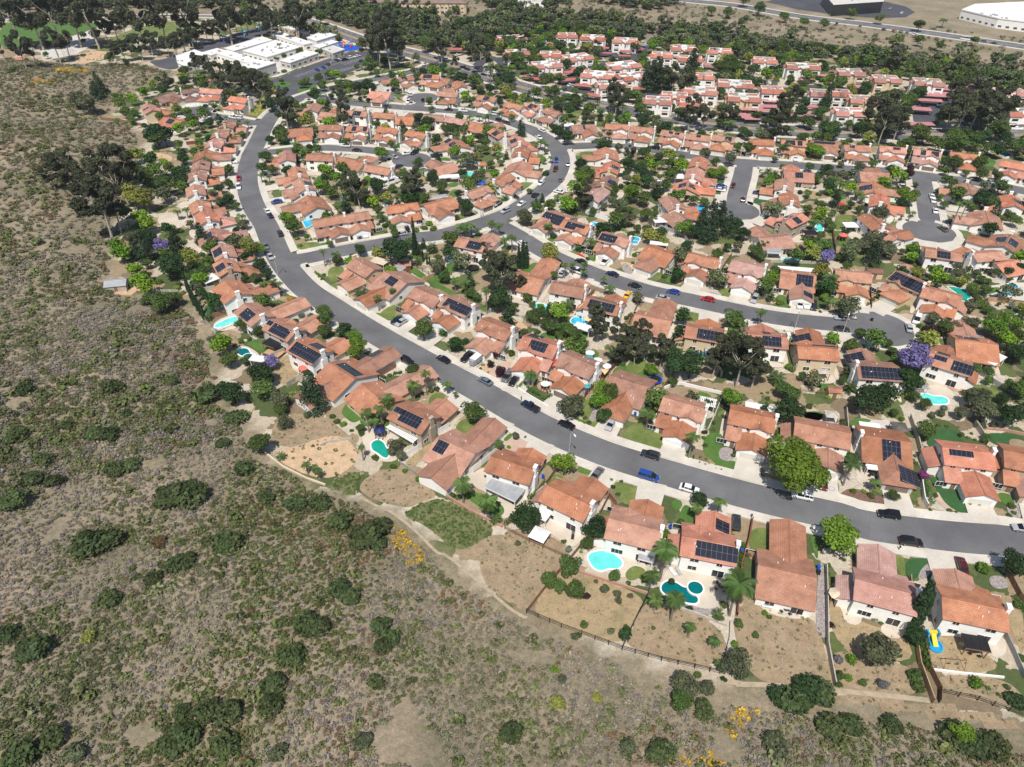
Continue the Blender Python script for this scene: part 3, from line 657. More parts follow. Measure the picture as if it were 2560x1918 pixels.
# painted bays of the school car park
mb = MB()
for a_, b_, n_ in (((V_ := nat('V', 1600, 920)), nat('V', 2200, 760), 22), (nat('V', 1480, 880), nat('V', 2180, 650), 24), (nat('W', 0, 740), nat('W', 330, 640), 12)):
    p, q = np.array(unp(*a_)), np.array(unp(*b_)); d = (q-p)/np.linalg.norm(q-p); w = np.array([d[1], -d[0]])
    for i in range(n_+1):
        c0 = p+(q-p)*i/n_; e = [c0-w*2.4-d*.08, c0+w*2.4-d*.08, c0+w*2.4+d*.08, c0-w*2.4+d*.08]; mb.face([(*v, .055) for v in e])
ground(mb.obj('parking_markings', ['white']))
# ------------------------------------------------------------------ houses
def proto(name, fn, mats):
    mb = MB(); fn(mb); return mb.mesh(name, mats)
def _win(w, h, bars=1):
    def f(mb):                                     # a window facing +y, centred, standing proud of the wall
        mb.box(-w/2-.1, w/2+.1, 0, .06, -h/2-.1, -h/2, 0); mb.box(-w/2-.1, w/2+.1, 0, .06, h/2, h/2+.1, 0)
        mb.box(-w/2-.1, -w/2, 0, .06, -h/2, h/2, 0); mb.box(w/2, w/2+.1, 0, .06, -h/2, h/2, 0)
        for b_ in range(bars): x = -w/2+w*(b_+1)/(bars+1); mb.box(x-.03, x+.03, .031, .05, -h/2, h/2, 0)
        mb.box(-w/2, w/2, 0, .03, -h/2, h/2, 1)
    return f
WP = {'s': proto('window', _win(1.1, 1.1), ['trim', 'glass']), 'm': proto('window', _win(1.7, 1.2), ['trim', 'glass']),
      'w': proto('window', _win(2.4, 1.3, 2), ['trim', 'glass']), 'd': proto('patio_door', _win(2.3, 2.0), ['trim', 'glass'])}
def _gd(mb):
    mb.box(-2.45, 2.45, 0, .05, 0, 2.1, 0)
    for k in range(1, 4): mb.box(-2.45, 2.45, .05, .056, k*.525-.02, k*.525+.02, 1)
GD = {c: proto('garage_door', _gd, [c, 'grey']) for c in ('garage', 'garage_b', 'white')}
def _fd(mb): mb.box(-.5, .5, 0, .06, 0, 2.05, 0); mb.box(.3, .38, .06, .1, .95, 1.05, 1)
FD = proto('front_door', _fd, ['wood', 'darkmetal'])
HC = {}
PT = .38                                           # roof pitch
def gable_roof(mb, x0, x1, y0, y1, z, ov=.5, axis='x', hipa=False, hipb=False, rise=None):
    """gable (or hipped) roof over a rectangle, ridge along axis, eaves at wall height z"""
    T = (lambda x, y, h: (x, y, h)) if axis == 'x' else (lambda x, y, h: (y, x, h))
    if axis == 'y': x0, x1, y0, y1 = y0, y1, x0, x1
    r = (y1-y0)/2*PT; zr = z+r; ze = z-ov*PT; ym = (y0+y1)/2; a, b_ = x0-ov*.8, x1+ov*.8; hx = (y1-y0)/2+ov
    ra = x0-ov+hx if hipa else a; rb = x1+ov-hx if hipb else b_
    if hipa: a = x0-ov
    if hipb: b_ = x1+ov
    mb.slab([T(a, y0-ov, ze), T(b_, y0-ov, ze), T(rb, ym, zr), T(ra, ym, zr)])
    mb.slab([T(a, y1+ov, ze), T(ra, ym, zr), T(rb, ym, zr), T(b_, y1+ov, ze)])
    if hipa: mb.slab([T(a, y0-ov, ze), T(ra, ym, zr), T(a, y1+ov, ze)])
    if hipb: mb.slab([T(b_, y0-ov, ze), T(b_, y1+ov, ze), T(rb, ym, zr)])
    if not hipa and not hipb or True:              # ridge tiles
        p, q = T(ra, ym-.14, zr+.03), T(rb, ym+.14, zr+.09); mb.box(min(p[0], q[0]), max(p[0], q[0]), min(p[1], q[1]), max(p[1], q[1]), zr-.05, zr+.07)
    return zr
def gable_walls(mb, x0, x1, y0, y1, z, axis='x', ends=(1, 1)):
    T = (lambda x, y, h: (x, y, h)) if axis == 'x' else (lambda x, y, h: (y, x, h))
    mb.box(x0, x1, y0, y1, 0, z)
    if axis == 'y': x0, x1, y0, y1 = y0, y1, x0, x1
    zr = z+(y1-y0)/2*PT-.05; ym = (y0+y1)/2
    for e, x in zip(ends, (x0, x1)):
        if e: mb.face([T(x, y0, z), T(x, ym, zr), T(x, y1, z)])
def build_house(L, W_, st, g, c, roof, wall, solar, gl, hip, near, seed, rear=None, far=False):
    r = random.Random(seed)
    root = bpy.data.objects.new('house', None); COL.objects.link(root)
    wm = 'wall_'+wall; rm = 'roof_'+roof
    wb = MB(); rb = MB(); gb = MB(); pb = MB()
    two = st == 2
    D = W_*.66 if two else W_; hz = 5.2 if two else 2.8
    y0, y1 = -D/2, D/2
    gable_walls(wb, -L/2, L/2, y0, y1, hz)
    zr = gable_roof(rb, -L/2, L/2, y0, y1, hz, .55)
    gx = -L/2+3.3+(L-6.6)*g; gw = 3.3; gy = y1+gl
    gable_walls(wb, gx-gw, gx+gw, y1-.02, gy, 2.75, 'y', (0, 0 if hip else 1))
    depth = y1 if two else 0
    gable_roof(gb, gx-gw, gx+gw, depth+(.5 if two else .6), gy, 2.75, .5, 'y', False, hip)
    if two:                                        # low front rooms under a lean-to roof beside the garage
        fx0, fx1 = (-L/2, gx-gw-.02) if g > .5 else (gx+gw+.02, L/2)
        if fx1-fx0 > 1.5:
            wb.box(fx0, fx1, y1, y1+3.2, 0, 2.75); zt = 2.75+3.2*PT
            pb.slab([(fx0-.4, y1+3.8, 2.75-.6*PT), (fx1+.3, y1+3.8, 2.75-.6*PT), (fx1+.3, y1+.02, zt), (fx0-.4, y1+.02, zt)])
            wb.face([(fx0, y1, 2.75), (fx0, y1+3.2, 2.75), (fx0, y1, zt)]); wb.face([(fx1, y1, 2.75), (fx1, y1, zt), (fx1, y1+3.2, 2.75)])
        if r.random() < .6:                        # cross gable over the front upper window
            cx = r.choice([-1, 1])*L*.2; cw = 2.1
            gable_walls(wb, cx-cw, cx+cw, y1-.5, y1+.5, hz-.1, 'y', (0, 1)); gable_roof(rb, cx-cw, cx+cw, .8, y1+.5, hz-.1, .4, 'y')
        if r.random() < .5 and not far:            # lower end bay
            s = -1 if c > 0 else 1; bb_ = MB()
            xa, xb = (L/2, L/2+2.6) if s > 0 else (-L/2-2.6, -L/2)
            wb.box(xa, xb, y0+1, y1-1, 0, 2.75)
            a_, b_ = (xb+.4, xa) if s > 0 else (xa-.4, xb)
            bb_.slab([(a_, y0+.6, 2.6), (a_, y1-.6, 2.6), (b_, y1-.6, 3.8), (b_, y0+.6, 3.8)]); bb_.obj('bay_roof', [rm], root)
    if rear:                                       # a long low wing towards the back
        q, rl, rw = rear; rx = -L/2+rw/2+(L-rw)*q
        gable_walls(wb, rx-rw/2, rx+rw/2, y0-rl, y0+.02, 2.8, 'y', (1, 0)); gable_roof(gb, rx-rw/2, rx+rw/2, y0-rl, -.4 if not two else y0-.5, 2.8, .5, 'y')
    # small vents on the roof
    for k in range(3):
        vx, vy = r.uniform(-L*.4, L*.4), r.choice([-1, 1])*r.uniform(.8, D*.35); vz = zr-abs(vy)*PT
        rb.box(vx-.09, vx+.09, vy-.09, vy+.09, vz-.05, vz+.35, 1)
    wb.obj('wall', [wm], root)
    rb.obj('roof', [rm, 'trim'], root); gb.obj('garage_roof', [rm], root)
    if pb.f: pb.obj('porch_roof', [rm], root)
    if c:                                          # chimney against the gable end
        mb = MB(); s = c; x = s*L/2
        mb.box(min(x, x+s*.75), max(x, x+s*.75), -1.0, 1.0, 0, hz-.4); mb.box(min(x, x+s*.7), max(x, x+s*.7), -.6, .6, hz-.4, zr+.9)
        mb.box(min(x-s*.08, x+s*.8), max(x-s*.08, x+s*.8), -.7, .7, zr+.9, zr+1.08)
        mb.obj('chimney', ['chim' if wall in 'wg' else wm], root)
    def put(k, x, y, z, a): link(k.name.split('.')[0], k, root, (x, y, z), a)
    B, F_, R_, L_ = math.pi, 0, -math.pi/2, math.pi/2
    put(GD[r.choice(['garage', 'white', 'garage', 'garage_b'])], gx, gy, .02, 0)
    up = 4.0
    if near:
        n = max(2, int(L/4))
        for i in range(n):
            x = -L/2+L*(i+.5)/n
            put(WP['d'] if i == n//2 else WP[r.choice('mw')], x, y0, 1.12 if i == n//2 else 1.4, B)
            if two: put(WP[r.choice('sm')], x+r.uniform(-.4, .4), y0, up, B)
        for s, a in ((-1, L_), (1, R_)):
            if two: put(WP['s'], s*L/2, (1.8 if s == c else .4), up, a)
            put(WP['m'], s*L/2, -2.2 if two else -3, 1.4, a); put(WP['s'], s*L/2, 2.1 if two else 3, 1.4, a)
        if two:
            for x in (-L*.3, L*.02, L*.33): put(WP['s'], x, y1, 4.3, 0)
    else:
        put(WP['d'], 0, y0, 1.12, B); put(WP['m'], -L*.3, y0, 1.4, B)
        for s, a in ((-1, L_), (1, R_)): put(WP['s'], s*L/2, 2, up if two else 1.5, a)
        if two: put(WP['m'], -L*.28, y0, up, B); put(WP['m'], L*.28, y0, up, B); put(WP['s'], L*.3, y1, 4.3, 0)
    fx = (gx-gw-1.3) if g > .5 else (gx+gw+1.3); put(FD, fx, y1+(3.2 if two else 0), .05, 0)
    put(WP['w'], fx-(2.6 if g > .5 else -2.6), y1+(3.2 if two else 0), 1.4, 0)
    # solar arrays lying on the roof planes
    for i, s in enumerate([q for q in solar.split(',') if q not in ('-', '')]):
        side = s[0]; nc, nr = map(int, s[1:].split('@')[0].split('x')); u0 = float(s.split('@')[1]) if '@' in s else 0.0
        mb = MB(); w, h = nc*1.05, nr*1.65; cs = 1/math.hypot(1, PT); sn = PT*cs
        if side in 'BF':
            sy = -1 if side == 'B' else 1; m0 = .5
            h = min(h, (D/2)/cs-.3); P = []
            for (a_, b_) in ((-w/2, m0), (w/2, m0), (w/2, m0+h), (-w/2, m0+h)): P.append((u0*L/2+a_, sy*b_*cs, zr-b_*sn+.17))
            q = [(-w/2, 0), (w/2, 0), (w/2, h), (-w/2, h)]
        else:                                      # on the garage wing, left or right plane
            sx = -1 if side == 'l' else 1; zg = 2.75+3.3*PT; ym = (y1+gy)/2+.3; P = []
            for (a_, b_) in ((-w/2, .4), (w/2, .4), (w/2, .4+h), (-w/2, .4+h)): P.append((gx+sx*b_*cs, ym+a_, zg-b_*sn+.17))
            q = [(-w/2, 0), (w/2, 0), (w/2, h), (-w/2, h)]
        P2 = [np.array(p) for p in P]
        nn = np.cross(P2[1]-P2[0], P2[2]-P2[0])
        if nn[2] < 0: P2 = P2[::-1]; q = q[::-1]
        mb.face(P2, 0, [(x+50.0*1.05, y+50*1.65) for x, y in q])
        for k in range(4): mb.face([P2[k]-np.array((0,0,.12)), P2[(k+1) % 4]-np.array((0,0,.12)), P2[(k+1) % 4], P2[k]], 1)
        mb.obj('solar_panel', ['solar_blue' if roof == 'blue' else 'solar', 'grey'], root)
    return root, (gx, gy, D)
# rows: key | phrase | order end | houses.  R = ridge ends measured, H = ridge centre, turned to the nearest road
HD = '''
low|lower hillside row|right
R A 1490 510 1925 600 11 2 u .35 1 t w - 6 0
R A 965 405 1268 485 11 2 u .45 1 p w - 9 0
R A 262 300 645 385 12 1 u .7 0 t w - 9 0
R B 1405 385 1770 455 11 2 u .78 1 o w B8x2@.3,r3x2 7 0
R B 900 262 1245 345 12 2 u .85 1 t w - 6 0
R C 1590 1050 1890 1190 11 2 u .8 1 t w - 6 0
R C 1105 800 1430 900 10.5 2 u .85 1 t w - 5 0
R C 650 640 945 775 12 1 u .95 0 t w B3x2@-.6 8 0 .9:5:8
R C 320 375 575 495 11.5 2 u .95 1 t t B6x2@.1,B3x1@-.7 7 0
R K 1090 960 1250 1090 11 1 u .5 0 t c - 13 0
R K 680 680 940 850 15 1 u .5 0 t w F8x2@.1,l4x2 10 0 .5:6:7
R K 300 420 560 555 11.5 2 u .95 1 t w B10x3@.1,F4x2@.2 7 0
R H 1040 655 1255 760 10.5 2 u .8 1 t g B7x3@.1,B2x1@-.9 9 0
R H 725 475 870 590 11 2 u .6 1 t w B5x3 13 0
R H 480 205 600 330 13 2 u .8 1 t w - 9 0
up|upper hillside row|bottom
H G 800 1110 2 d d t t B4x3,F2x1 r
H G 760 905 2 d d t w B5x3 r
H G 620 680 1 d u p w B4x2 r
H G 520 430 2 d d o w - r
H G 430 285 2 d d t w - r
H G 370 65 2 d d t w - r
H F 280 1410 2 d d t w - r
H F 330 1270 2 d - t w F2x1 r
H F 400 1120 1 d - t w - r
H F 520 960 2 d d o w - r
H F 600 830 2 d d t g - r
H F 700 700 2 d d t c B3x2 r
left|left cul-de-sac|right
H F 880 350 2 l r o w -
H F 500 235 2 l - o w -
H F 190 235 2 l l b w -
H U 1890 1090 1 r - b c -
H U 1720 1230 2 r l o c B2x2
H U 1990 1370 1 r - o w B4x2
court|inner court row|left
H I 270 670 1 r l t w -
H I 700 620 2 r r t w -
H I 1080 640 2 r r t w F2x2@-.7,F2x2@.3
H I 1500 660 2 r r t w -
H I 1900 720 2 l r t w -
H L 330 640 1 l l t w F3x2,F3x2@.9
H L 130 960 1 u - t w F2x1
south|lower court row|left
H I 90 1030 2 r - o w -
H I 560 1030 2 r r t w -
H I 1000 1100 1 r r t w -
H I 1370 1200 2 r r t w -
H I 240 1260 2 l r t w B2x1
H I 320 1420 2 l r t w B4x3
H J 370 290 1 l - t w -
bend|outer loop row|left
H I 450 360 2 l r t w -
H I 680 450 1 l - t w -
H I 1080 430 2 r r t w B4x2
H I 1450 460 2 r r t w -
H I 1740 510 1 r - t w -
H I 2130 490 2 r r t w -
H L 340 310 2 r r p c -
H L 680 400 1 r - t w -
H L 930 490 2 r d t g B4x3,F2x2
H L 1180 600 2 d d o w B4x3
H L 1230 750 2 d d t w -
H L 1190 960 1 d - t w -
H L 960 1120 2 d d t w -
H L 620 1290 2 d l t w -
inner|inner loop row|left
H J 560 480 2 r - t w -
H J 880 430 2 l l t w -
H J 1400 330 2 l - t w -
H J 1830 290 1 l - t w -
cul|upper cul-de-sac|left
H W 420 1060 1 r l o w -
H W 520 910 2 r - t w B2x2@.6,F2x2
H W 700 880 2 r l t w F3x2@.3
H W 1000 860 2 r r t w F5x2@.3
H W 1150 900 1 l - t w -
H W 1330 960 2 l - t w -
H W 1200 1060 2 l - t w -
H W 1660 1110 2 r - t w F3x2
H L 1150 110 2 r - t w -
H L 1420 120 2 l r o w F5x3
H L 1680 200 2 l - t w -
north|upper through-street row|left
H L 2090 400 1 r r t w F1x2
H O 570 60 2 r r t w -
H O 930 100 2 r r t w -
H O 1350 160 2 r r t w F2x1@.2,F2x1@-.4
H O 1700 205 2 r r t w F2x1
H O 2040 220 2 l l t c F3x2@-.5
H Q 470 160 2 r r t w -
H Q 910 170 2 r r t c F4x2@.3,F2x2@-.5
H Q 1330 185 1 r - t w F9x1
H Q 1780 240 2 r r t w F2x1@.4
H R 400 260 2 r r o w F3x1@-.3
H R 880 310 2 r r p w F2x2@.3,F3x2@-.6
H R 1390 350 2 r r t w -
H R 2110 480 2 l r o w -
south2|lower through-street row|left
H O 420 440 1 l l t w -
H O 480 630 2 l d o c B3x2
H O 430 830 2 d d b c B4x2
H O 280 1000 2 d d p w -
H O 1700 560 2 u d o c -
H O 1640 720 2 r d o w -
H O 1540 890 1 r - o c F4x2,B4x2
H O 1330 1120 2 r d t w -
H O 1420 1300 1 r - t w -
H Q 980 610 1 l l o t B3x2
H Q 790 760 2 l d t w -
H Q 860 960 2 l d t w -
H Q 900 1230 2 l d o t F3x2,B3x2
H Q 640 1500 1 l - t w -
H Q 2020 610 1 r - t w -
H Q 2010 810 1 r - t w B5x3
H R 230 980 2 r d o w -
H R 150 1270 2 r d t w -
H R 320 1450 1 r - t w B2x2
H R 1450 830 1 l r t w -
H R 2060 990 2 l r o w B4x3
H R 1700 1220 1 l r t w -
H T 1960 120 1 l r t w B5x2,F5x2
H T 1640 310 2 l l t w -
H T 1950 460 1 l - o w -
H T 980 290 2 l - t w B4x2,F3x2
mid|upper middle-street row|left
R M 1430 130 1660 200 12 1 d .1 -1 t w F5x3@-.2,F4x2@.6 5.5 0
R M 1640 235 1890 300 11 2 d .3 1 t w F4x2@.3,F3x1@-.4 5.5 0
R M 2090 380 2330 440 11 2 d .5 1 t w F6x3@.4 5.5 0
R P 640 250 940 350 12 1 d .45 0 t w - 5.5 1
R P 1190 350 1400 400 11 2 d .5 1 t w - 5.5 0
R P 1650 420 1960 490 13 2 d .75 1 p w - 6.5 0
R S 430 540 860 600 13 1 d .85 0 t w F5x3@-.4,l3x2 6.5 0
R S 1200 530 1600 570 11 2 d .8 0 t c - 5.5 0
R T 260 600 720 800 13 2 d .5 1 t c F7x3@.3,F6x3@-.6 5.5 1
R T 780 860 1160 960 12 2 d .4 -1 t w - 5.5 0
low2|lower middle-street row|left
R M 440 440 680 490 11 2 u .95 0 t w B5x3@.3 9 0
R M 1110 860 1300 900 12 1 u .9 0 t w - 11 0
R M 1500 950 1830 1010 11 2 u .8 1 t w - 6 0
R P -30 850 300 930 11 2 u .8 1 t w B8x2,F7x1 6 0
R P 530 1040 880 1110 12 1 u .85 0 t w - 8 0
R P 1160 1180 1460 1230 11 2 u .6 1 t c B7x4@.3 6 0
R S 60 1410 380 1440 11 2 u .5 1 o w B5x3@.2,F2x2 6 0
R S 640 1570 1180 1610 11 2 u .7 1 t c F6x1@.4,l4x3 10 0
R E 490 370 800 390 12 2 u .4 -1 t w B10x3@.1,l4x3 8 0
R E 1130 280 1360 350 11 2 u .2 0 t w B5x4@.7,F3x2@-.3,B3x1@-.4 7 0
R E 1330 160 1600 200 13 1 u .2 0 t c F5x3@-.3 7 0
in|inner kerb row|left
R J 880 960 1060 1060 11 2 d .85 -1 t c - 7 0
R J 1230 1110 1440 1220 15 1 d .5 0 t w F4x2 7.5 0
R J 1590 1290 1820 1390 11 2 d .6 1 t w - 5.5 0
R J 1960 1400 2170 1490 11.5 2 d .5 1 t w F7x2@.1,F3x2@-.8 5.5 0
R N 260 190 500 280 11 2 d .3 1 t w - 6.5 0
R N 760 390 1010 460 12 2 d .4 1 o w F5x2,B4x3@.5 7.5 0
R N 1180 580 1480 700 12 2 d .75 1 t w - 6.5 0
R N 1720 830 2110 950 13 1 d .5 0 t w - 6.5 1
R D 560 480 850 560 11 2 d .75 1 t w - 6.5 0
R D 1130 580 1410 640 11 2 d .8 1 t w - 6.5 0
R D 1620 680 2080 770 12 2 d .8 0 t w - 6.5 0
R E 510 950 920 1010 13 1 d .85 -1 t g F4x4@-.2,l5x3 6.5 1
R E 1180 1050 1600 1100 12 2 d .85 1 o w F5x1@.3 7.5 0
R E 1720 1080 2100 1150 12 2 d .7 0 t t - 6.5 0
'''
HOUSES = []
DIRV = dict(u=(0,1), d=(0,-1), l=(-1,0), r=(1,0))
def nearest_road(X, Y, keys=HOODR):
    best = None
    for k in keys:
        w, C, rb = ROADS[k]; d = np.hypot(C[:,0]-X, C[:,1]-Y); i = int(d.argmin())
        if best is None or d[i]-w/2 < best[0]: best = (d[i]-w/2, k, i, C[i])
    return best
SOLN = {0: '', 1: 'a black solar array', 2: 'two solar arrays', 3: 'three solar arrays', 4: 'four solar arrays'}
RN = dict(t='terracotta', o='orange', p='pink', b='brown', g='grey'); WN = dict(w='white', c='cream', g='grey', t='tan')
drv = MB(); seed = 0
row = None
for ln in HD.strip().split('\n'):
    if '|' in ln: row = ln.split('|'); cnt = 0; continue
    a = ln.split(); seed += 1; rr = random.Random(seed*31+5); cnt += 1
    if a[0] == 'R':
        k = a[1]; x1, y1, x2, y2 = map(float, a[2:6]); W_ = float(a[6]); st = int(a[7]); fdir = a[8]; g = float(a[9]); c = int(a[10]); roof, wall, sol = a[11:14]
        gl = float(a[14]); hip = a[15] == '1'; rear = tuple(map(float, a[16].split(':'))) if len(a) > 16 else None
        zr = (5.2+W_*.33*PT) if st == 2 else 2.8+W_/2*PT
        p, q = np.array(unp(*nat(k, x1, y1), zr)), np.array(unp(*nat(k, x2, y2), zr)); cc = (p+q)/2; L = max(10.5, min(19, np.linalg.norm(q-p)-.6))
        xd = (q-p)/np.linalg.norm(q-p); yd = np.array([-xd[1], xd[0]])
        fv = DIRV[fdir]
        if yd@fv < 0: xd = -xd; yd = -yd; g = 1-g; c = -c
        off = 0
    else:
        k = a[1]; x, y = float(a[2]), float(a[3]); st = int(a[4]); gs, cs_ = a[5], a[6]; roof, wall, sol = a[7:10]; face = a[10] if len(a) > 10 else None
        W_ = 10.5 if st == 1 else 10; zr = (5.2+W_*.33*PT) if st == 2 else 2.8+W_/2*PT
        cc = np.array(unp(*nat(k, x, y), zr)); L = rr.uniform(11, 12.6) if st == 2 else rr.uniform(12, 13.8)
        nr = nearest_road(cc[0], cc[1]); v = nr[3]-cc
        if nr[2] < len(ROADS[nr[1]][1])-4:         # square to the road rather than to its nearest sample
            C = ROADS[nr[1]][1]; t = C[min(len(C)-1, nr[2]+2)]-C[max(0, nr[2]-2)]; n_ = np.array([-t[1], t[0]]); v = n_ if n_@v > 0 else -n_
        yd = v/np.linalg.norm(v)
        xd = np.array([yd[1], -yd[0]])
        sg = lambda ch: 0 if ch == '-' else (1 if xd@np.array(DIRV[ch]) > 0 else -1)
        g = .85 if sg(gs) > 0 else .15; c = sg(cs_); gl = rr.uniform(4.8, 6.4); hip = rr.random() < .4; rear = None
    if a[0] == 'H':
        for q in HOUSES:
            dv = q['c']-cc; lim = abs(dv@xd)
            if np.hypot(*dv) < 24 and abs(dv@yd) < 9: L = max(8.6, min(L, 2*lim-q['L']*.9-1.2 if q['row'][0] != row[0] else lim*2-q['L']-1.6))
    if row[0] in ('north', 'bend', 'court', 'south2', 'cul'): L = min(L, 11.6 if st == 1 else 10.7)
    if row[0] == 'up': L = min(L, 9.2)
    base = tuple(cc); dist = math.hypot(*cc); near = dist < 290
    if roof == 'blue': roof = 'o'
    root, (gx, gy, D) = build_house(L, W_, st, g, c, roof, wall, sol, gl, hip, near, seed*17+3, rear, a[0] == 'H')
    root.location = (cc[0], cc[1], .02); root.rotation_euler = (0, 0, math.atan2(xd[1], xd[0]))
    ns = 0 if sol == '-' else len(sol.split(','))
    HOUSES.append(dict(o=root, row=row, n=cnt, roof=RN[roof], wall=WN[wall], st=st, ns=ns, c=cc, xd=xd, yd=yd, L=L, D=D, gx=gx, gy=gy, hand=a[0] == 'R', dist=dist, fill=a[0] == 'H'))
    loc = lambda u, v_: cc+xd*u+yd*v_
    # driveway to the road
    u = None
    for s in np.arange(gy+1, gy+26, .5):
        p = loc(gx, s)
        if onroad([p[0]], [p[1]], None, .1)[0]: u = s; break
    if u:
        P = [loc(gx-2.9, gy), loc(gx+2.9, gy), loc(gx+3.3, u), loc(gx-3.3, u)]; drv.face([(*p, .335+.0004*(seed % 40)) for p in P])
by = {}
for h in HOUSES: by.setdefault(h['row'][0], []).append(h)
for k, hs in by.items():
    end = hs[0]['row'][2]; n = len(hs)
    for i, h in enumerate(hs):
        j, e = (i, end) if i < (n+1)//2 else (n-1-i, dict(right='left', left='right', bottom='top')[end])
        h['ref'] = h['sref'] = f"{ORD[j]} house from {e} in {h['row'][1]}"
        t = f"{'two-storey' if h['st'] == 2 else 'single-storey'} {h['wall']} house with {h['roof']} roof, " + f"{ORD[j]} from {e} in the {h['row'][1]}"
        tag(h['o'], t, 'house', 'houses of the '+h['row'][1])
ground(drv.obj('driveway', ['drive']))
def nearest_house(X, Y):
    return min(HOUSES, key=lambda h: (h['c'][0]-X)**2+(h['c'][1]-Y)**2)
HCN = np.array([h['c'] for h in HOUSES])
# yard surfaces around the rest of the houses
yb = {k: MB() for k in ('lush', 'lawn', 'turf', 'patio', 'dirt', 'gravel', 'dryg')}
def covered(p):
    return any(inpoly(P, [p[0]], [p[1]])[0] for k, P in SHEETS)
for i, h in enumerate(HOUSES):
    if h['hand'] and h['row'][0] in ('low',): continue
    rr = random.Random(i*7+1); cc, xd, yd, L, D = h['c'], h['xd'], h['yd'], h['L'], h['D']
    def rect(u0, u1, v0, v1, k, z):
        P = [cc+xd*u+yd*v for u, v in ((u0, v0), (u1, v0), (u1, v1), (u0, v1))]; m = sum(P)/4
        if covered(m) or onroad([m[0]], [m[1]], None, 1)[0]: return
        P = chaikin([tuple(p) for p in P], 2)
        yb[k].face([(*p, z+.0004*i) for p in P])
    gs = 1 if h['gx'] > 0 else -1
    u0, u1 = sorted((h['gx']-gs*3.6, -gs*(L/2+.8)))
    rect(u0, u1, D/2+(3.8 if h['st'] == 2 else .5), h['gy']+rr.uniform(1, 3.5), rr.choice(['lush', 'lawn', 'lush', 'gravel', 'lawn', 'dryg', 'turf']), .10)
    rect(-L/2, L/2, -D/2-rr.uniform(3, 5), -D/2, 'patio', .10)
    if rr.random() < .8: s = rr.choice([-1, 1]); rect(*sorted((s*.5, s*L/2)), -D/2-rr.uniform(9, 12), -D/2-4, rr.choice(['lush', 'lawn', 'dryg', 'dirt', 'lush']), .085)
    rect(L/2, L/2+1.6, -D/2-3, D/2+3, 'patio', .07)
for k, mb in yb.items():
    if mb.f: ground(mb.obj(NAMES[k], [k]))
# ------------------------------------------------------------------ plants
APT = (('X', '320 185 24 12 14 0|395 385 18 11 12 0|860 410 17 11 -5 0|1090 150 16 11 0 0|1450 180 20 12 -10 0|1900 220 20 11 -12 0|1220 450 22 12 24 0|800 550 22 12 14 0|1530 690 24 12 -14 0|1850 560 24 12 22 0|2010 710 22 12 18 0|1700 830 20 11 10 0'),
 ('Y', '400 50 20 12 -12 0|250 95 16 11 -10 0|440 120 18 11 -12 0|635 70 18 11 -14 0|930 130 17 11 -10 0|1180 170 24 11 -8 1|525 235 14 10 -10 0|735 285 24 12 -10 1|505 330 22 12 -12 1|335 365 18 11 -10 1|225 395 17 11 -10 1|790 375 21 12 -8 2|980 325 15 11 -8 1|450 415 16 10 -8 0'),
 ('Z', '205 145 18 12 -6 2|425 185 18 12 -8 2|680 205 19 12 -12 1|280 310 16 11 -10 2|200 385 18 11 -6 0|20 270 12 10 -10 0|150 270 12 10 -10 0|1180 265 20 11 -10 1|1250 390 18 11 -6 0'))
rng = np.random.default_rng(11)
def leafcloud(n, blobs, size, flat_=0.0, seed=0, lo=.62, hi=1.3, inner=.25, upb=.25):
    """leaf-sized faces spread through overlapping lobes; returns verts, faces, shade per leaf"""
    R = np.random.default_rng(seed); B = np.array(blobs)          # cx cy cz rx ry rz
    vol = B[:,3]*B[:,4]+B[:,4]*B[:,5]; pick = R.choice(len(B), n, p=vol/vol.sum()); b = B[pick]
    d = R.normal(size=(n, 3)); d /= np.linalg.norm(d, axis=1)[:, None]; d[:,2] = np.abs(d[:,2])*np.where(R.random(n) < .72, 1, -1)
    rad = np.where(R.random(n) < inner, R.uniform(.3, .85, n), R.uniform(.82, 1.08, n))[:, None]
    c = b[:,:3] + d*b[:,3:]*rad
    nrm = d + R.normal(size=(n, 3))*.55; nrm[:,2] += upb; nrm /= np.linalg.norm(nrm, axis=1)[:, None]
    t = np.cross(nrm, R.normal(size=(n, 3))); t /= np.linalg.norm(t, axis=1)[:, None]; w = np.cross(nrm, t)
    s = (size*R.uniform(.6, 1.35, n))[:, None]; s2 = s*R.uniform(.55, 1.0, (n, 1))
    V = np.stack([c-t*s-w*s2*.4, c+t*s*.3-w*s2, c+t*s+w*s2*.3, c-t*s*.2+w*s2], 1).reshape(-1, 3)
    blobsh = R.uniform(.82, 1.18, len(B))[pick]
    sh = blobsh*R.uniform(lo, hi, n)
    return V, np.arange(4*n).reshape(-1, 4), np.repeat(sh, 4)
def leafmesh(name, V, Fq, sh, mat):
    me = bpy.data.meshes.new(name); fastmesh(me, V, Fq)
    a = me.attributes.new('lc', 'FLOAT_COLOR', 'POINT'); c = np.ones((len(V), 4), np.float32); c[:,:3] = np.asarray(sh).reshape(-1, 1) if np.ndim(sh) == 1 else sh
    a.data.foreach_set('color', c.ravel()); me.materials.append(M[mat]); return me
def lobes(R, n, spread, zc, rz, rmin, rmax, bottom=.5):
    out = []
    for i in range(n):
        t = R.uniform(0, 2*math.pi); u = math.sqrt(R.random())*spread; z = R.uniform(-bottom, 1)*rz*math.sqrt(max(0, 1-(u/spread*.8)**2))
        r = R.uniform(rmin, rmax); out.append((u*math.cos(t), u*math.sin(t), zc+z, r, r, r*R.uniform(.7, .95)))
    return out
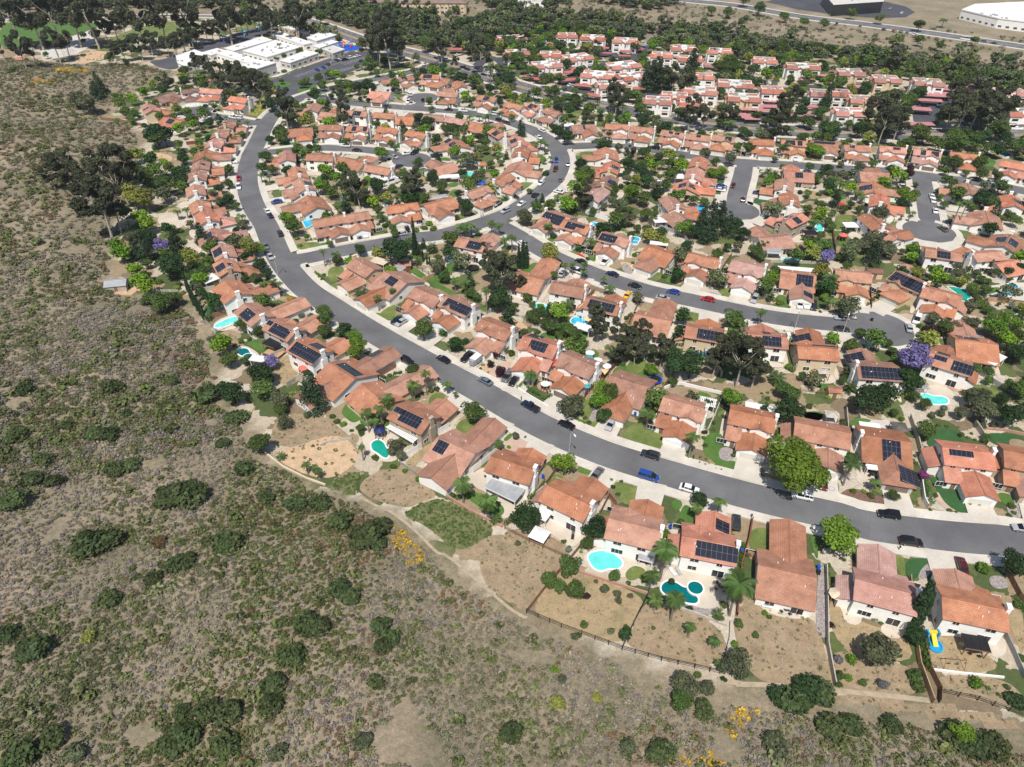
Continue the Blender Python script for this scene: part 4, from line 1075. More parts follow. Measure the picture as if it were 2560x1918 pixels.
def trunkmesh(name, h, r, lean, limbs, mat, R, cz=1.2, cr=.5):
    mb = MB(); top = (lean*R.uniform(-1, 1), lean*R.uniform(-1, 1), h)
    mb.tube([(0,0,-.06), (top[0]*.35, top[1]*.35, h*.5), top], [r*1.35, r, r*.75], 7)
    for k in range(limbs):
        t = 2*math.pi*(k+R.random()*.6)/limbs; e = (top[0]+cr*math.cos(t), top[1]+cr*math.sin(t), cz+R.uniform(-.1, .35)); z0 = h*R.uniform(.6, .95)
        m_ = ((top[0]+e[0])/2*.9, (top[1]+e[1])/2*.9, (z0+e[2])/2*.95); mb.tube([(top[0]*z0/h, top[1]*z0/h, z0), m_, e], [r*.6, r*.42, r*.2], 5)
    return mb.mesh(name, [mat])
TREES = {}
def mk(kind, i, leafn, blobs, size, trunk, tall, **kw):
    V, Fq, sh = leafcloud(leafn, blobs, size, seed=hash_(kind)*10+i, **kw)
    TREES.setdefault(kind, []).append((leafmesh('crown', V, Fq, sh, 'leaf_'+kind), trunk, tall))
def hash_(k): return sum(ord(c)*(i+3) for i, c in enumerate(k))
for kind in 'bgdoyjmraqwz':
    for i in range(3):
        R = np.random.default_rng(hash_(kind)*7+i); dense = kind in 'dwm'
        nb = 11 if not dense else 15
        bl = lobes(R, nb, .62, 1.22, .62, .26, .46, .45) + [(0, 0, 1.2, .62, .62, .62)]
        tr = trunkmesh('trunk', .95, .055, .06, 5, 'bark', R, 1.15, .5)
        mk(kind, i, 2600 if dense else 2100, bl, .066, tr, 1.25, inner=.2)
R = np.random.default_rng(77); V, Fq, sh = leafcloud(8000, lobes(R, 26, .74, 1.1, .6, .2, .34, .5)+[(0,0,1.05,.66,.66,.55)], .036, seed=78, inner=.12); TREES['G'] = [(leafmesh('crown', V, Fq, sh, 'leaf_g'), trunkmesh('trunk', .95, .055, .06, 6, 'bark', R, 1.15, .5), 1.1)]
for i in range(4):                                 # eucalyptus: tall bare pale stems, loose drooping clumps
    R = np.random.default_rng(900+i); bl = lobes(R, 13, .8, 2.1, .95, .2, .38, .9)
    mk('e', i, 4200, bl, .062, trunkmesh('trunk', 1.9, .045, .25, 6, 'bark_pale', R, 2.2, .6), 2.1, inner=.35)
for i in range(3):                                 # conifers: ragged tiers narrowing upward
    R = np.random.default_rng(950+i); bl = []
    for z in np.linspace(.35, 2.6, 10):
        w = .85*(1-(z-.2)/2.8)**.8
        for q in range(5): t = R.uniform(0, 6.28); bl.append((w*.62*math.cos(t), w*.62*math.sin(t), z+R.uniform(-.1, .1), w*.5+.05, w*.5+.05, .16))
    mk('k', i, 2600, bl, .06, trunkmesh('trunk', 2.2, .05, .02, 0, 'bark', R), 1.3)
for i in range(2):                                 # column cypress
    R = np.random.default_rng(980+i); bl = [(R.uniform(-.12, .12), R.uniform(-.12, .12), z, .95-.6*(z/9.2)**2, .95-.6*(z/9.2)**2, .8) for z in np.linspace(.7, 9, 14)]
    mk('c', i, 1600, bl, .2, trunkmesh('trunk', 4, .15, .0, 0, 'bark', R), 5.0, inner=.1)
for i in range(4):                                 # small shrubs, on the ground
    for kind in 'sbgdoymaqrhvwz':
        R = np.random.default_rng(hash_(kind)*3+1000+i); bl = lobes(R, 6, .5, .42, .32, .3, .5, .6)+[(0,0,.4,.62,.62,.5)]
        V, Fq, sh = leafcloud(620, bl, .1, seed=hash_(kind)+40+i, inner=.1)
        TREES.setdefault('shrub_'+kind, []).append((leafmesh('shrub', V, Fq, sh, 'leaf_'+('b' if kind == 's' else kind)), None, .5))
def palmmesh(kind, i):
    R = np.random.default_rng(1200+i+(50 if kind == 'f' else 0)); V = []; Fc = []; sh = []
    nf = 17 if kind == 'p' else 30
    for q in range(nf):
        az = 2*math.pi*q/nf*1.0+R.uniform(-.2, .2)+q*1.3; el = R.uniform(.05, 1.15) if kind == 'p' else R.uniform(-.55, 1.3); Ln = R.uniform(.9, 1.15)
        P = []; x = z = 0.0; a = el; m_ = 9
        for s in range(m_+1):
            P.append((x, z)); a_ = a-(s/m_)**1.2*(1.9 if kind == 'p' else 1.0); x += math.cos(a_)*Ln/m_; z += math.sin(a_)*Ln/m_
        ca, sa = math.cos(az), math.sin(az); shade = R.uniform(.65, 1.35)
        for s in range(m_):
            wd = (.26 if kind == 'p' else .17)*math.sin(math.pi*(s+.9)/(m_+1.2))**.6
            for sd in (-1, 1):
                for sub in (0, .5):                # leaflets, drooping to each side of the rib
                    u = s+sub; i0 = int(u); f = u-i0; x0 = P[i0][0]*(1-f)+P[i0+1][0]*f; z0 = P[i0][1]*(1-f)+P[i0+1][1]*f
                    b0 = np.array((x0*ca, x0*sa, z0)); x1 = x0+.075*Ln; d = np.array((-sa*sd, ca*sd, -.75 if kind == 'p' else -.25))*wd+np.array((ca, sa, 0))*.07
                    e = b0+d; w_ = np.array((ca, sa, 0))*.045
                    n0 = len(V); V += [b0-w_*.5, b0+w_*.9, e+w_*.4, e-w_*.1]; Fc.append([n0, n0+1, n0+2, n0+3]); sh += [shade]*4
    return leafmesh('fronds', np.array(V), np.array(Fc), np.array(sh), 'leaf_'+kind)
for i in range(3): TREES.setdefault('p', []).append((palmmesh('p', i), None, 0)); TREES.setdefault('f', []).append((palmmesh('f', i), None, 0))
def palmtrunk(mb): mb.tube([(0,0,-.2), (.08,.03,3), (.02,0,6.2), (0,0,8)], [.24, .17, .15, .17], 8)
PTK = MB(); palmtrunk(PTK); PTRUNK = PTK.mesh('trunk', ['bark_palm'], True)
NMS = dict(b='broadleaf_tree', g='broadleaf_tree', d='evergreen_tree', o='olive_tree', e='eucalyptus_tree', k='conifer_tree', c='cypress_tree', j='jacaranda_tree', y='flowering_tree',
 m='purple_leaved_tree', a='agave_bush', q='bougainvillea', r='brown_bush', w='wild_bush', p='palm_tree', f='fan_palm', z='flowering_tree')
DSC = dict(b='leafy green tree', g='bright green spreading tree', d='dense dark green tree', o='grey-green olive-like tree', e='tall dusky eucalyptus with pale trunk',
 k='dark pointed conifer', c='tall narrow cypress', j='purple-blossomed jacaranda', y='yellow-green airy tree', m='dark purple-leaved tree', a='silvery grey-green bush', q='magenta bougainvillea',
 r='brownish bush', w='dark wild bush', p='feathery palm', f='stiff-fronded fan palm', h='clipped green shrub', s='small green shrub', v='grey shrub', z='yellow-flowering shrub')
PLANTS = []                                        # (object, kind phrase, x, y, radius, category, group)
def plant(kind, X, Y, Z, R, shrub=False, h=None, cat=None):
    seed_ = int(abs(X*37+Y*91)*10) % 9973; rz = (seed_ % 628)/100
    if kind in 'pf':
        c = TREES[kind][seed_ % 3]; H = h or (7.5 if kind == 'p' else 4.0); r_ = bpy.data.objects.new(NMS[kind], None); COL.objects.link(r_); r_.location = (X, Y, Z); r_.rotation_euler = (0, 0, rz)
        link('trunk', PTRUNK, r_, (0, 0, 0), 0, (1+R*.08, 1+R*.08, H/8)); link('fronds', c[0], r_, (0, 0, H), 0, R)
        PLANTS.append((r_, DSC[kind], X, Y, R, 'palm', 'palms in the gardens and along the streets', kind)); return r_
    if shrub:
        key = 'shrub_'+kind; c = TREES[key][seed_ % 4]
        o = link('shrub' if R < 3 else 'bush', c[0], None, (X, Y, Z-.05), rz, (R, R*(.85+.3*((seed_ % 7)/7)), R*(.95 if R < 2 else .8)))
        PLANTS.append((o, dict(DSC, b='green garden shrub', g='bright green rounded shrub', d='dark green bush', o='grey-green bush', y='yellowish bush', m='purple-leaved bush', c='x')[kind], X, Y, R, 'shrub' if R < 3 else 'bush', 'shrubs of the gardens and slopes', kind)); return o
    c = TREES['G' if kind == 'g' and R > 6 else kind][0 if kind == 'g' and R > 6 else seed_ % len(TREES[kind])]; r_ = bpy.data.objects.new(NMS[kind], None); COL.objects.link(r_); r_.location = (X, Y, Z); r_.rotation_euler = (0, 0, rz)
    r_.scale = (R, R, R*(h or (.86 if kind in 'bdgo' else 1)))
    link('trunk', c[1], r_); link('crown', c[0], r_)
    PLANTS.append((r_, DSC[kind], X, Y, R, cat or ('tree'), 'trees among the houses', kind)); return r_
TR = '''
A|g 800 120 120|d 1965 290 85|d 1325 760 66|o 1060 880 125|S 580 1120 110|sd 400 1180 80|sg 1710 1090 60|sd 2000 1210 70|g 1620 1430 75|sw 880 1360 105|sg 1770 320 55|sw 460 1240 70|P 130 430 105 640|sb 120 680 35|sg 95 830 30|sg 880 930 50|sb 1330 1120 55|sb 800 1100 35|sb 1375 890 35|sb 1380 950 35|sb 2000 570 38|sb 2030 925 38|sm 740 700 30|sv 795 930 42|sb 790 1040 45|sg 860 1060 35|sv 1090 1100 45|sb 960 1090 35|sb 1300 1040 60|o 95 960 95|sg 300 625 24|sb 330 650 24|sb 240 770 30|sb 1800 1130 22|sb 1870 1170 18|sb 1930 1120 25|sb 950 235 18|sb 830 265 20|sb 720 360 22|sb 730 300 20|C 1345 560 46 700|C 1380 590 30 690|sg 1020 650 26|sg 990 640 20|sg 1080 690 18|sd 1440 470 30
B|d 310 260 95|d 795 335 82|b 735 430 50|b 625 590 72|b 480 685 60|b 540 730 50|b 655 755 68|sm 735 800 34|sa 610 480 32|P 1285 480 88 680|P 1190 660 62 760|P 1350 820 70 970|P 1215 830 52 900|P 1455 1010 42 1085|P 1620 1110 45 1165|sd 1005 1070 55|sb 1010 1030 40|sb 715 1000 34|sd 1450 885 24|b 925 655 44|sb 1027 708 22|d 1520 130 55|P 1500 190 45 290|P 1655 150 50 270|sb 1385 290 35|sb 1580 330 34|sg 1140 680 45|sb 1690 860 34|F 1650 930 45|P 1655 1270 36 1310|sb 1785 990 40|sb 1500 1345 34|sd 1680 1375 25|o 1430 1440 95|o 1570 1440 60|b 1400 1530 75|sy 540 1530 60|sy 805 1500 45|sg 510 1310 35|so 560 1380 45|so 265 435 30|sb 575 425 22|F 110 270 40|sr 800 700 22|so 860 750 40|so 950 780 40|so 960 830 35|so 1040 800 28|so 900 1040 32|P 60 150 70 260|sb 120 280 28|sg 700 495 16|sb 1200 1020 20
C|P 850 1030 80 1180|P 1050 1160 80 1310|b 935 425 92|g 1695 850 98|o 1735 370 98|sb 1795 480 25|sb 1840 450 25|sb 1865 480 25|sg 1815 500 22|sb 1900 520 27|sg 1860 520 20|sm 1085 35 28|m 1160 100 44|P 1410 125 60 215|F 1460 60 45|P 210 340 60 450|P 440 210 60 330|P 540 110 45 290|P 720 200 45 285|P 790 275 24 330|b 440 90 62|sb 195 140 26|sb 245 125 24|sb 290 105 24|sg 365 130 24|sb 330 100 24|sb 640 240 34|sb 590 250 30|o 300 700 60|o 340 790 50|o 260 760 40|sb 620 630 40|sg 475 710 22|sg 480 990 34|sg 370 915 30|P 50 440 55 600|P 110 500 50 620|P 160 400 50 560|P 230 310 45 450|sb 770 1120 36|F 1110 1310 42|r 100 1390 105|w 150 1520 80|o 1290 630 34|sb 1370 640 18|P 1150 690 42 760|sg 1270 1180 20|sg 1235 720 22|P 10 720 30 830|sb 130 810 40|sb 270 880 34
D|g 1620 1000 235|d 620 190 100|d 760 190 110|b 60 430 88|d 35 620 60|g 430 250 55|P 400 600 68 745|P 770 800 60 980|g 1090 470 90|d 1560 570 105|b 1600 450 80|e 1060 60 110|e 1190 130 120|e 1310 190 100|e 150 60 75|e 300 70 65|e 520 60 80|e 960 160 70|F 1465 310 70|sb 1735 545 34|sg 830 967 18|sg 880 985 16|sg 825 1015 16|sg 870 1030 16|sg 905 1025 16|sg 960 1035 16|sg 960 1065 15|sg 1005 1075 16|sb 1105 955 27|sb 940 680 27|sb 940 740 22|sb 860 810 24|sb 1390 480 28|sb 1340 440 15|sb 1390 435 16|sb 100 1160 22|sb 175 1170 20|sd 110 1215 24|sb 145 1280 25|b 670 1520 38|b 1530 400 75|sb 560 770 26|b 130 170 40|sg 190 190 26|b 610 340 40|sb 1020 520 30|b 1680 300 40|b 1450 760 28|b 1450 690 26|sg 1450 820 24
E|j 940 325 112|d 560 660 110|d 690 630 110|b 430 215 66|b 510 110 50|b 730 200 42|b 780 260 42|F 410 440 60|F 420 560 60|m 1050 105 58|b 1215 60 70|g 1620 60 90|d 1780 260 80|b 1450 400 52|o 1450 630 95|o 1530 760 100|d 1740 790 95|b 1040 910 82|F 430 1190 75 1370|b 440 1150 55|P 620 1340 50 1420|q 1020 1290 42|sz 1135 1230 20|sg 1410 1525 21|sg 1480 1530 21|sb 1240 1575 27|sb 1295 1590 20|sb 1120 1455 28|sb 1085 1575 22|sb 1730 1615 28|sb 1770 1595 24|sb 1755 1540 40|sb 1815 1465 26|sb 355 940 17|sb 355 1000 17|sb 355 1075 18|sb 355 1140 18|sb 965 1185 22|so 955 1125 20|b 770 1450 52|sb 590 1450 40|sg 530 1420 26|sg 440 1420 32|sb 1145 870 20|sb 1220 880 21|sb 1385 970 16|sb 1450 990 17|sb 1425 940 17|sg 840 820 34|b 780 770 38|b 950 640 50|b 1040 700 55|b 1560 500 40|b 1560 430 46|b 1740 540 50|sa 1200 730 36|sg 230 640 24|sb 75 715 28|b 350 500 40|so 1500 860 60|so 1600 870 50|so 1160 770 50|so 1090 790 40|d 1680 650 50|o 1330 770 60|b 1340 950 22|b 1550 980 38|sg 1210 1345 20|sg 1270 1355 18|sb 1310 1350 18|sb 1370 1365 22
H|b 1600 545 85|b 1620 650 90|b 1620 770 85|d 1830 760 90|g 1960 850 100|g 1990 980 115|d 590 1490 118|K 1470 1500 175|o 1110 1560 105|d 870 1270 130|d 960 1330 80|j 1000 1140 80|b 690 680 95|b 860 780 75|sb 750 860 42|sb 660 890 40|sb 510 900 36|sb 580 930 36|b 430 940 50|o 340 870 58|b 520 1090 100|b 710 1110 62|C 20 210 22 330|C 55 290 22 410|C 90 370 22 480|C 130 430 22 540|C 170 490 22 590|C 205 530 22 640|b 325 400 68|b 370 245 34|P 905 230 55 370|P 1020 200 55 370|P 1085 225 50 370|d 950 110 60|b 700 150 55|b 800 155 60|sa 1350 590 48|sa 1455 590 48|so 1260 590 45|F 280 610 50|sz 1230 390 45|sb 1280 400 28|sb 1535 115 25|sb 1555 145 25|sb 1590 175 25|sb 1610 120 28|b 2060 170 48|F 2050 360 80|sb 1880 345 40|sb 1870 80 24|o 130 270 70|b 90 140 70|b 200 100 80|sy 1330 1420 45|sy 1240 1480 40|b 1470 1255 40|sb 1190 1600 45
K|b 1740 290 115|F 1980 320 60|sb 690 1290 46|sb 745 1350 50|sg 820 1380 50|b 1020 1420 55|P 1420 1190 60 1290|P 1090 1250 50 1380|P 1180 1290 50 1400|b 960 1050 36|b 1070 860 34|so 400 1280 55|b 120 1110 80|b 100 1220 80|sb 920 1450 30
J|d 1345 850 148|d 920 850 65|C 1540 700 22 920|C 1550 780 40 900|K 1600 860 50|K 1650 790 45|C 1640 900 12 990|C 1690 960 12 1020|C 1720 970 12 1020|F 1740 820 70|F 1580 970 60|P 490 860 42 1040|P 640 900 60 1020|b 650 970 60|P 1120 1390 52 1550|P 1290 1310 45 1460|F 930 1370 88|P 1710 1420 80 1540|P 1530 1570 60 1657|b 1000 1160 48|sb 1010 1230 34|sb 1520 1280 45|d 1110 110 85|b 980 270 65|b 1840 120 78|b 1570 190 65|d 1760 40 60|e 1500 90 90|b 1420 220 66|e 890 150 90|e 830 80 90|b 770 130 80|b 820 210 70|g 90 480 95|b 150 590 100|sg 230 800 34|sg 200 715 34|sg 300 690 42|F 350 180 60|sb 580 200 34|b 1290 600 50|b 1310 660 48|b 1250 540 40|sb 1130 550 28|sb 1085 625 34|b 580 775 46|sz 545 670 34|sg 1720 540 55|sg 1760 600 55|sg 1570 620 48|sg 1660 600 50|d 2130 350 88|sb 2030 480 50|P 1950 680 60 790|P 2030 650 60 770|P 2150 590 70 740|P 2080 580 60 720|b 1890 1160 70|P 2010 1200 60 1330|P 2130 1230 70 1370|o 1810 1040 85|b 1820 940 50|sb 780 590 25|sb 1540 490 32
M|e 850 790 150|e 760 720 110|e 940 740 100|e 1110 930 62|e 680 560 60|d 870 1130 130|b 1010 1240 70|b 1310 990 70|F 1290 1020 60|y 1440 620 100|C 1090 650 24 790|C 1135 630 24 790|C 1180 640 24 790|o 1170 190 92|P 460 310 60 420|P 540 290 60 410|P 620 350 46 420|P 780 270 60 420|P 860 300 60 430|F 300 420 60|P 930 450 60 590|P 1010 430 66 600|P 1430 290 60 420|sd 1490 410 50|F 1790 540 62|P 1920 470 66 600|sb 1885 680 38|sb 1340 390 36|P 1625 750 45 900|P 1715 740 45 870|P 1850 740 46 940|P 1840 820 46 940|P 2070 900 46 1000|P 2140 1010 70 1110|b 1500 860 55|P 1650 1200 90 1310|k 1440 1290 60|b 1270 1330 85|b 1350 1280 60|b 1500 1460 95|b 1640 1490 90|b 1740 1560 80|b 1400 1420 70|o 1100 1540 52|b 1180 1120 60|e 2000 1300 80|e 2040 1420 60|F 215 1520 58|P 715 1040 60 1300|b 250 870 66|F 100 560 60|b 540 1060 65|b 600 1110 60|b 440 1160 50|b 780 1180 50|b 1830 1640 60|b 1250 1200 40
N|g 1580 1000 110|g 1570 1110 105|b 1600 1290 86|F 840 690 70|P 770 800 60 940|b 460 525 44|m 370 590 46|m 310 700 38|sm 420 785 52|sb 290 655 28|b 1740 640 55|P 1690 510 75 640|sb 1830 690 42|sb 190 740 24|e 1550 250 90|e 1780 260 80|e 1900 380 90|e 2030 300 110|e 2100 450 90|e 1850 520 70|sb 940 880 18|sb 1040 940 20|b 1110 400 40|P 950 1000 18 1050|e 1520 60 70|b 690 330 50|b 800 120 60|b 1100 350 60|b 1280 330 70|b 1180 270 60|b 1010 250 50
O|b 930 440 92|e 750 430 70|d 720 600 90|b 1140 490 62|P 1225 410 48 520|b 1460 520 50|b 1500 590 52|b 1320 600 85|P 1190 590 66 700|g 1900 740 90|g 2010 720 90|o 1780 470 90|o 2130 540 85|b 150 740 120|d 60 600 80|sb 310 580 52|sb 600 580 46|b 700 750 62|d 900 700 100|y 830 830 66|b 500 960 100|g 770 990 125|b 940 1080 100|d 1140 1010 75|e 90 1080 80|o 390 1200 55|e 580 1200 60|b 740 1230 56|b 950 1290 90|b 1080 1290 60|o 700 1370 100|b 1630 1110 72|m 1520 1080 45|b 1770 1130 70|k 1750 1400 100|k 1880 1330 110|k 2000 1330 100|k 2100 1480 100|g 1480 1490 110|d 1620 1530 90|k 1900 1530 100|k 1790 1600 90|C 1610 770 20 830|b 1180 1570 95|b 980 1530 85|b 340 320 66|o 460 320 52|o 590 380 66|sg 300 220 28|sg 650 250 42|P 460 170 42 290|sb 1110 210 30|sb 790 240 42|sg 1450 350 30|d 2050 1400 80|o 1180 480 40|b 850 1500 60|b 750 1580 60|k 1700 1500 80|b 240 1260 60|b 120 1200 60
L|k 1440 1490 42|k 1520 1430 42|d 1880 560 85|d 1760 500 75|d 1680 430 60|C 1785 250 28 370|d 920 70 72|b 1740 100 78|b 1980 90 82|P 1240 60 50 170|P 1140 180 50 260|P 960 230 45 370|P 780 260 55 400|P 740 300 50 400|P 650 280 50 370|P 520 290 60 400|b 870 190 45|b 200 450 75|b 300 450 80|b 420 440 70|d 640 560 62|b 740 640 85|b 740 740 60|b 990 590 36|b 960 920 42|P 940 820 60 930|P 390 900 66 1000|P 480 1120 56 1250|b 820 940 55|b 640 1080 40|b 700 1030 40|b 570 1140 40|b 40 1060 65|P 1500 630 66 760|P 1430 690 56 780|P 1560 660 60 780|b 1580 770 36|sd 1570 1060 62|P 1550 880 42 960|P 1640 850 44 940|b 1345 1310 45|F 1010 1400 55|P 1730 1390 55 1470|b 1960 1510 55|e 2110 1330 110|g 2070 1120 100|F 2090 900 70|d 50 590 30|b 1000 660 30|P 1110 650 30 720|sd 1000 200 40
I|d 1070 100 80|d 1180 80 80|d 1270 100 70|e 850 330 85|e 850 440 85|d 1920 520 85|d 2030 580 90|e 60 250 100|e 60 400 110|b 230 370 56|o 400 500 70|o 250 520 50|F 500 660 80|d 410 930 48|C 230 950 16 1000|k 210 1080 60|g 1410 1010 92|b 1910 1130 68|d 1340 1450 88|b 30 740 90|d 710 220 38|d 800 210 34|d 1110 260 32|d 1215 270 34|d 1325 305 24|P 1180 370 36 580|b 980 530 54|F 850 740 56|b 910 840 62|b 1190 800 48|b 1530 880 52|b 1600 940 40|b 340 50 50|b 580 90 56|o 730 120 46|o 830 140 56|b 910 110 50|b 1510 110 32|m 1970 280 26|b 2060 260 46|e 1860 1320 95|d 2100 1310 72|b 1890 1560 80|b 1020 1290 44|b 1340 600 60|b 600 1330 40|b 700 1280 60
F|e 1100 130 110|e 1000 60 90|e 1200 230 100|e 900 90 90|e 1470 390 100|e 1500 520 90|e 1570 600 60|d 1310 440 82|d 1420 830 90|b 1460 900 80|d 1290 930 60|b 1230 1170 92|b 1180 1330 82|b 1320 1340 72|P 1170 1430 46 1540|P 1280 1440 46 1540|b 730 1350 72|d 760 1050 64|b 800 940 60|b 910 860 52|P 870 720 46 810|P 800 760 42 830|P 980 690 44 800|b 730 1540 64|d 520 1500 66|d 580 1600 66|d 90 1480 90|b 200 650 75|g 140 540 60|g 20 520 60|P 290 620 66 740|P 480 590 36 690|P 590 600 36 680|P 690 620 34 690|P 520 450 50 550|b 350 780 46|b 310 880 46|b 530 480 40|P 590 190 40 250|sb 870 680 30|b 1640 420 50|b 1760 480 50
G|o 720 230 75|y 850 200 60|b 950 310 60|P 610 100 62 270|P 1010 440 66 560|o 1020 550 80|d 950 640 55|F 690 380 72|y 1130 880 120|g 1220 900 100|d 860 790 80|k 460 720 90|d 1280 1100 92|d 1070 1010 80|b 1370 1240 66|b 1220 1290 52|b 1060 1310 62|d 90 1080 120|d 130 1180 90|o 340 1040 92|d 340 1160 100|b 200 1240 72|k 120 850 110|P 120 380 60 500|P 250 350 60 480|F 440 540 58|b 60 620 60|o 620 800 90|b 610 1580 70|b 620 1040 42|d 1000 990 50|b 860 1250 34|sy 120 1420 50|sy 200 1500 50
b|e 290 200 55|e 470 200 60|e 560 210 60|e 460 370 75|e 400 300 50|e 340 250 45|e 520 380 60|b 640 230 40|o 600 240 40|y 640 360 50|y 690 380 50|e 560 280 50|d 740 60 45|d 780 70 40|b 745 90 36|sg 735 130 18|b 780 310 45|d 860 290 34|j 765 605 34|K 690 620 44|K 640 620 38|K 620 530 30|P 845 135 20 165|b 770 865 48|sg 600 755 16|sg 620 790 16|y 900 660 40|b 700 680 26|o 810 590 28|d 810 690 52|b 690 740 28|sg 755 770 22|e 230 250 30|b 700 270 36|d 700 560 40|o 620 560 30|sb 850 780 20|d 1000 10 20|b 700 850 30|b 840 850 30
U|k 1130 980 66|k 1090 1050 60|o 900 1120 92|o 1000 1180 100|d 1700 1570 50|b 1840 1000 40|y 2040 1255 55|b 2140 1280 52|sg 1340 1380 46|e 1310 580 60|e 1400 540 60|e 1490 520 60|e 1590 510 64|e 1700 450 66|e 1800 460 60|e 1900 490 58|e 2000 480 58|e 2090 430 66|e 2180 390 62|e 200 520 90|e 340 560 70|e 90 450 40|e 600 450 90|e 720 440 80|b 950 400 42|y 1100 405 56|e 1190 300 70|e 1290 250 80|e 1380 220 70|d 1450 720 36|b 1260 670 56|b 530 630 36|b 950 470 34|e 10 570 40|P 1400 1080 34 1140|b 1330 1100 44|b 1440 1290 60|b 1530 1310 60|b 150 810 40
V|e 60 480 62|e 150 430 62|e 250 370 60|e 300 350 62|e 420 320 58|e 490 320 58|e 560 310 58|e 640 280 58|e 700 240 60|e 770 230 60|e 830 210 60|e 900 210 58|e 980 170 62|e 1080 130 60|e 300 690 62|e 420 720 62|e 560 810 76|e 700 820 86|e 820 830 80|b 190 830 66|P 1145 420 26 470|P 1265 410 26 460|P 1445 440 26 490|P 1535 475 26 530|P 1280 510 32 640|P 835 545 28 600|P 910 580 22 620|P 1030 605 22 640|P 1090 600 30 660|P 1120 735 24 830|P 1080 750 24 820|P 1030 775 20 820|P 1565 600 20 660|P 1625 630 20 700|b 1220 270 55|b 1310 930 34|b 1530 960 44|b 1590 920 48|b 1740 900 56|b 1860 850 52|b 1780 960 44|b 1950 950 40|b 2020 880 40|e 1480 170 84|e 1420 110 70|e 1560 150 70|b 1520 600 50|b 1750 600 50|b 1680 300 40|b 1960 440 44|b 1990 1000 60|b 1340 640 34|b 2100 1000 50|b 1230 670 30|sb 1340 815 38
W|e 350 300 120|e 480 250 100|e 500 420 120|e 380 430 100|e 600 480 80|e 270 500 80|b 930 510 72|o 1000 500 60|e 1080 500 66|e 1120 560 60|b 1150 770 52|j 1060 760 40|b 1010 770 36|e 1275 700 42|P 920 760 24 810|b 860 870 40|m 1080 1205 28|b 1130 1160 46|b 1215 1170 36|d 1580 1070 52|d 1680 1020 56|b 1780 930 66|d 1890 900 76|d 1330 870 46|d 1400 890 46|b 1480 940 46|P 1690 770 46 900|P 1750 790 40 900|e 1560 560 90|e 1480 470 80|b 1640 480 70|b 150 770 36|d 460 700 48|d 300 790 46|b 380 830 46|b 1900 520 72|b 2000 670 90|b 2150 640 70|b 60 960 40|b 980 1170 36|b 730 740 36|b 30 950 30|b 1010 1260 40|b 1780 800 60
X|b 270 280 72|b 330 290 62|b 150 360 56|b 270 480 72|b 360 480 72|b 420 540 66|b 610 480 66|b 600 340 66|b 940 270 56|b 1120 220 56|y 1270 160 60|d 1430 230 42|e 1480 300 52|d 1640 210 72|d 1700 260 60|b 2020 300 74|o 1790 310 42|g 1460 510 74|b 1060 380 56|b 700 360 44|b 1010 610 62|b 830 660 52|b 860 730 62|b 790 800 60|b 920 930 82|b 830 930 60|b 960 1060 82|b 800 740 50|b 1060 890 36|b 1200 930 56|d 1190 1040 80|b 1260 1080 60|o 1430 790 66|b 1480 870 56|b 1980 610 52|b 1240 780 42|e 1750 850 80|e 1700 960 92|e 1830 940 80|e 1780 1040 80|k 2180 760 62|b 1340 1010 52|P 1510 1070 40 1140|P 1720 1110 46 1260|P 1860 1150 56 1280|b 140 800 72|o 330 760 72|o 300 880 80|b 250 650 60|P 30 640 46 820|P 60 560 42 760|b 1550 1210 56|b 1920 1240 42|b 2090 1060 60|b 2060 1150 52|e 450 400 50|b 1950 960 50|b 80 300 56|b 560 220 40|b 2140 430 60|b 1400 1130 50|b 330 1290 50
Y|b 640 350 34|e 195 200 50|k 220 260 60|k 160 270 50|e 330 230 50|b 300 270 46|e 420 240 52|k 460 160 50|b 590 90 36|b 650 190 46|b 700 150 50|b 740 190 50|b 690 230 44|b 790 50 46|b 860 200 40|b 1040 60 50|b 1040 120 44|d 860 290 34|b 1100 260 28|b 1120 195 22|e 690 470 46|e 740 490 36|e 470 430 48|e 540 470 50|e 440 490 44|b 380 480 44|b 160 490 40|b 110 460 44|b 30 360 40|e 1050 480 56|e 1070 410 50|e 1030 560 50|e 1150 330 36|b 1200 280 20|b 1200 530 42|b 1240 560 34|P 1080 580 30 630|P 900 590 28 640|d 820 620 32|P 700 550 42 610|b 640 540 36|b 780 600 34|b 20 495 24|b 880 500 34|b 320 440 30|b 940 540 34|b 1170 130 34
Z|k 60 330 40|k 80 290 36|b 30 390 40|b 90 190 30|b 180 185 18|b 60 490 50|b 110 490 44|b 200 470 30|d 410 510 42|b 300 530 20|e 370 370 52|e 470 350 62|e 430 430 56|e 520 420 52|b 450 300 50|b 560 310 46|b 630 270 44|b 490 200 34|b 520 480 42|b 760 420 42|e 860 330 60|e 910 360 60|e 880 260 50|e 1000 340 60|e 1080 290 60|e 1150 320 62|e 1090 370 60|b 1020 430 52|b 1180 410 46|b 1120 500 60|b 830 540 56|b 900 530 56|b 870 590 60|b 630 520 56|P 655 540 34 590|P 980 590 42 640|b 980 560 50|b 1060 600 42|b 890 210 46|b 290 470 40|d 260 500 40|b 690 560 30|b 1230 600 50|b 560 640 34|b 560 580 36|b 1000 700 46|b 850 700 44|b 1200 360 50|b 940 420 50|b 330 480 30
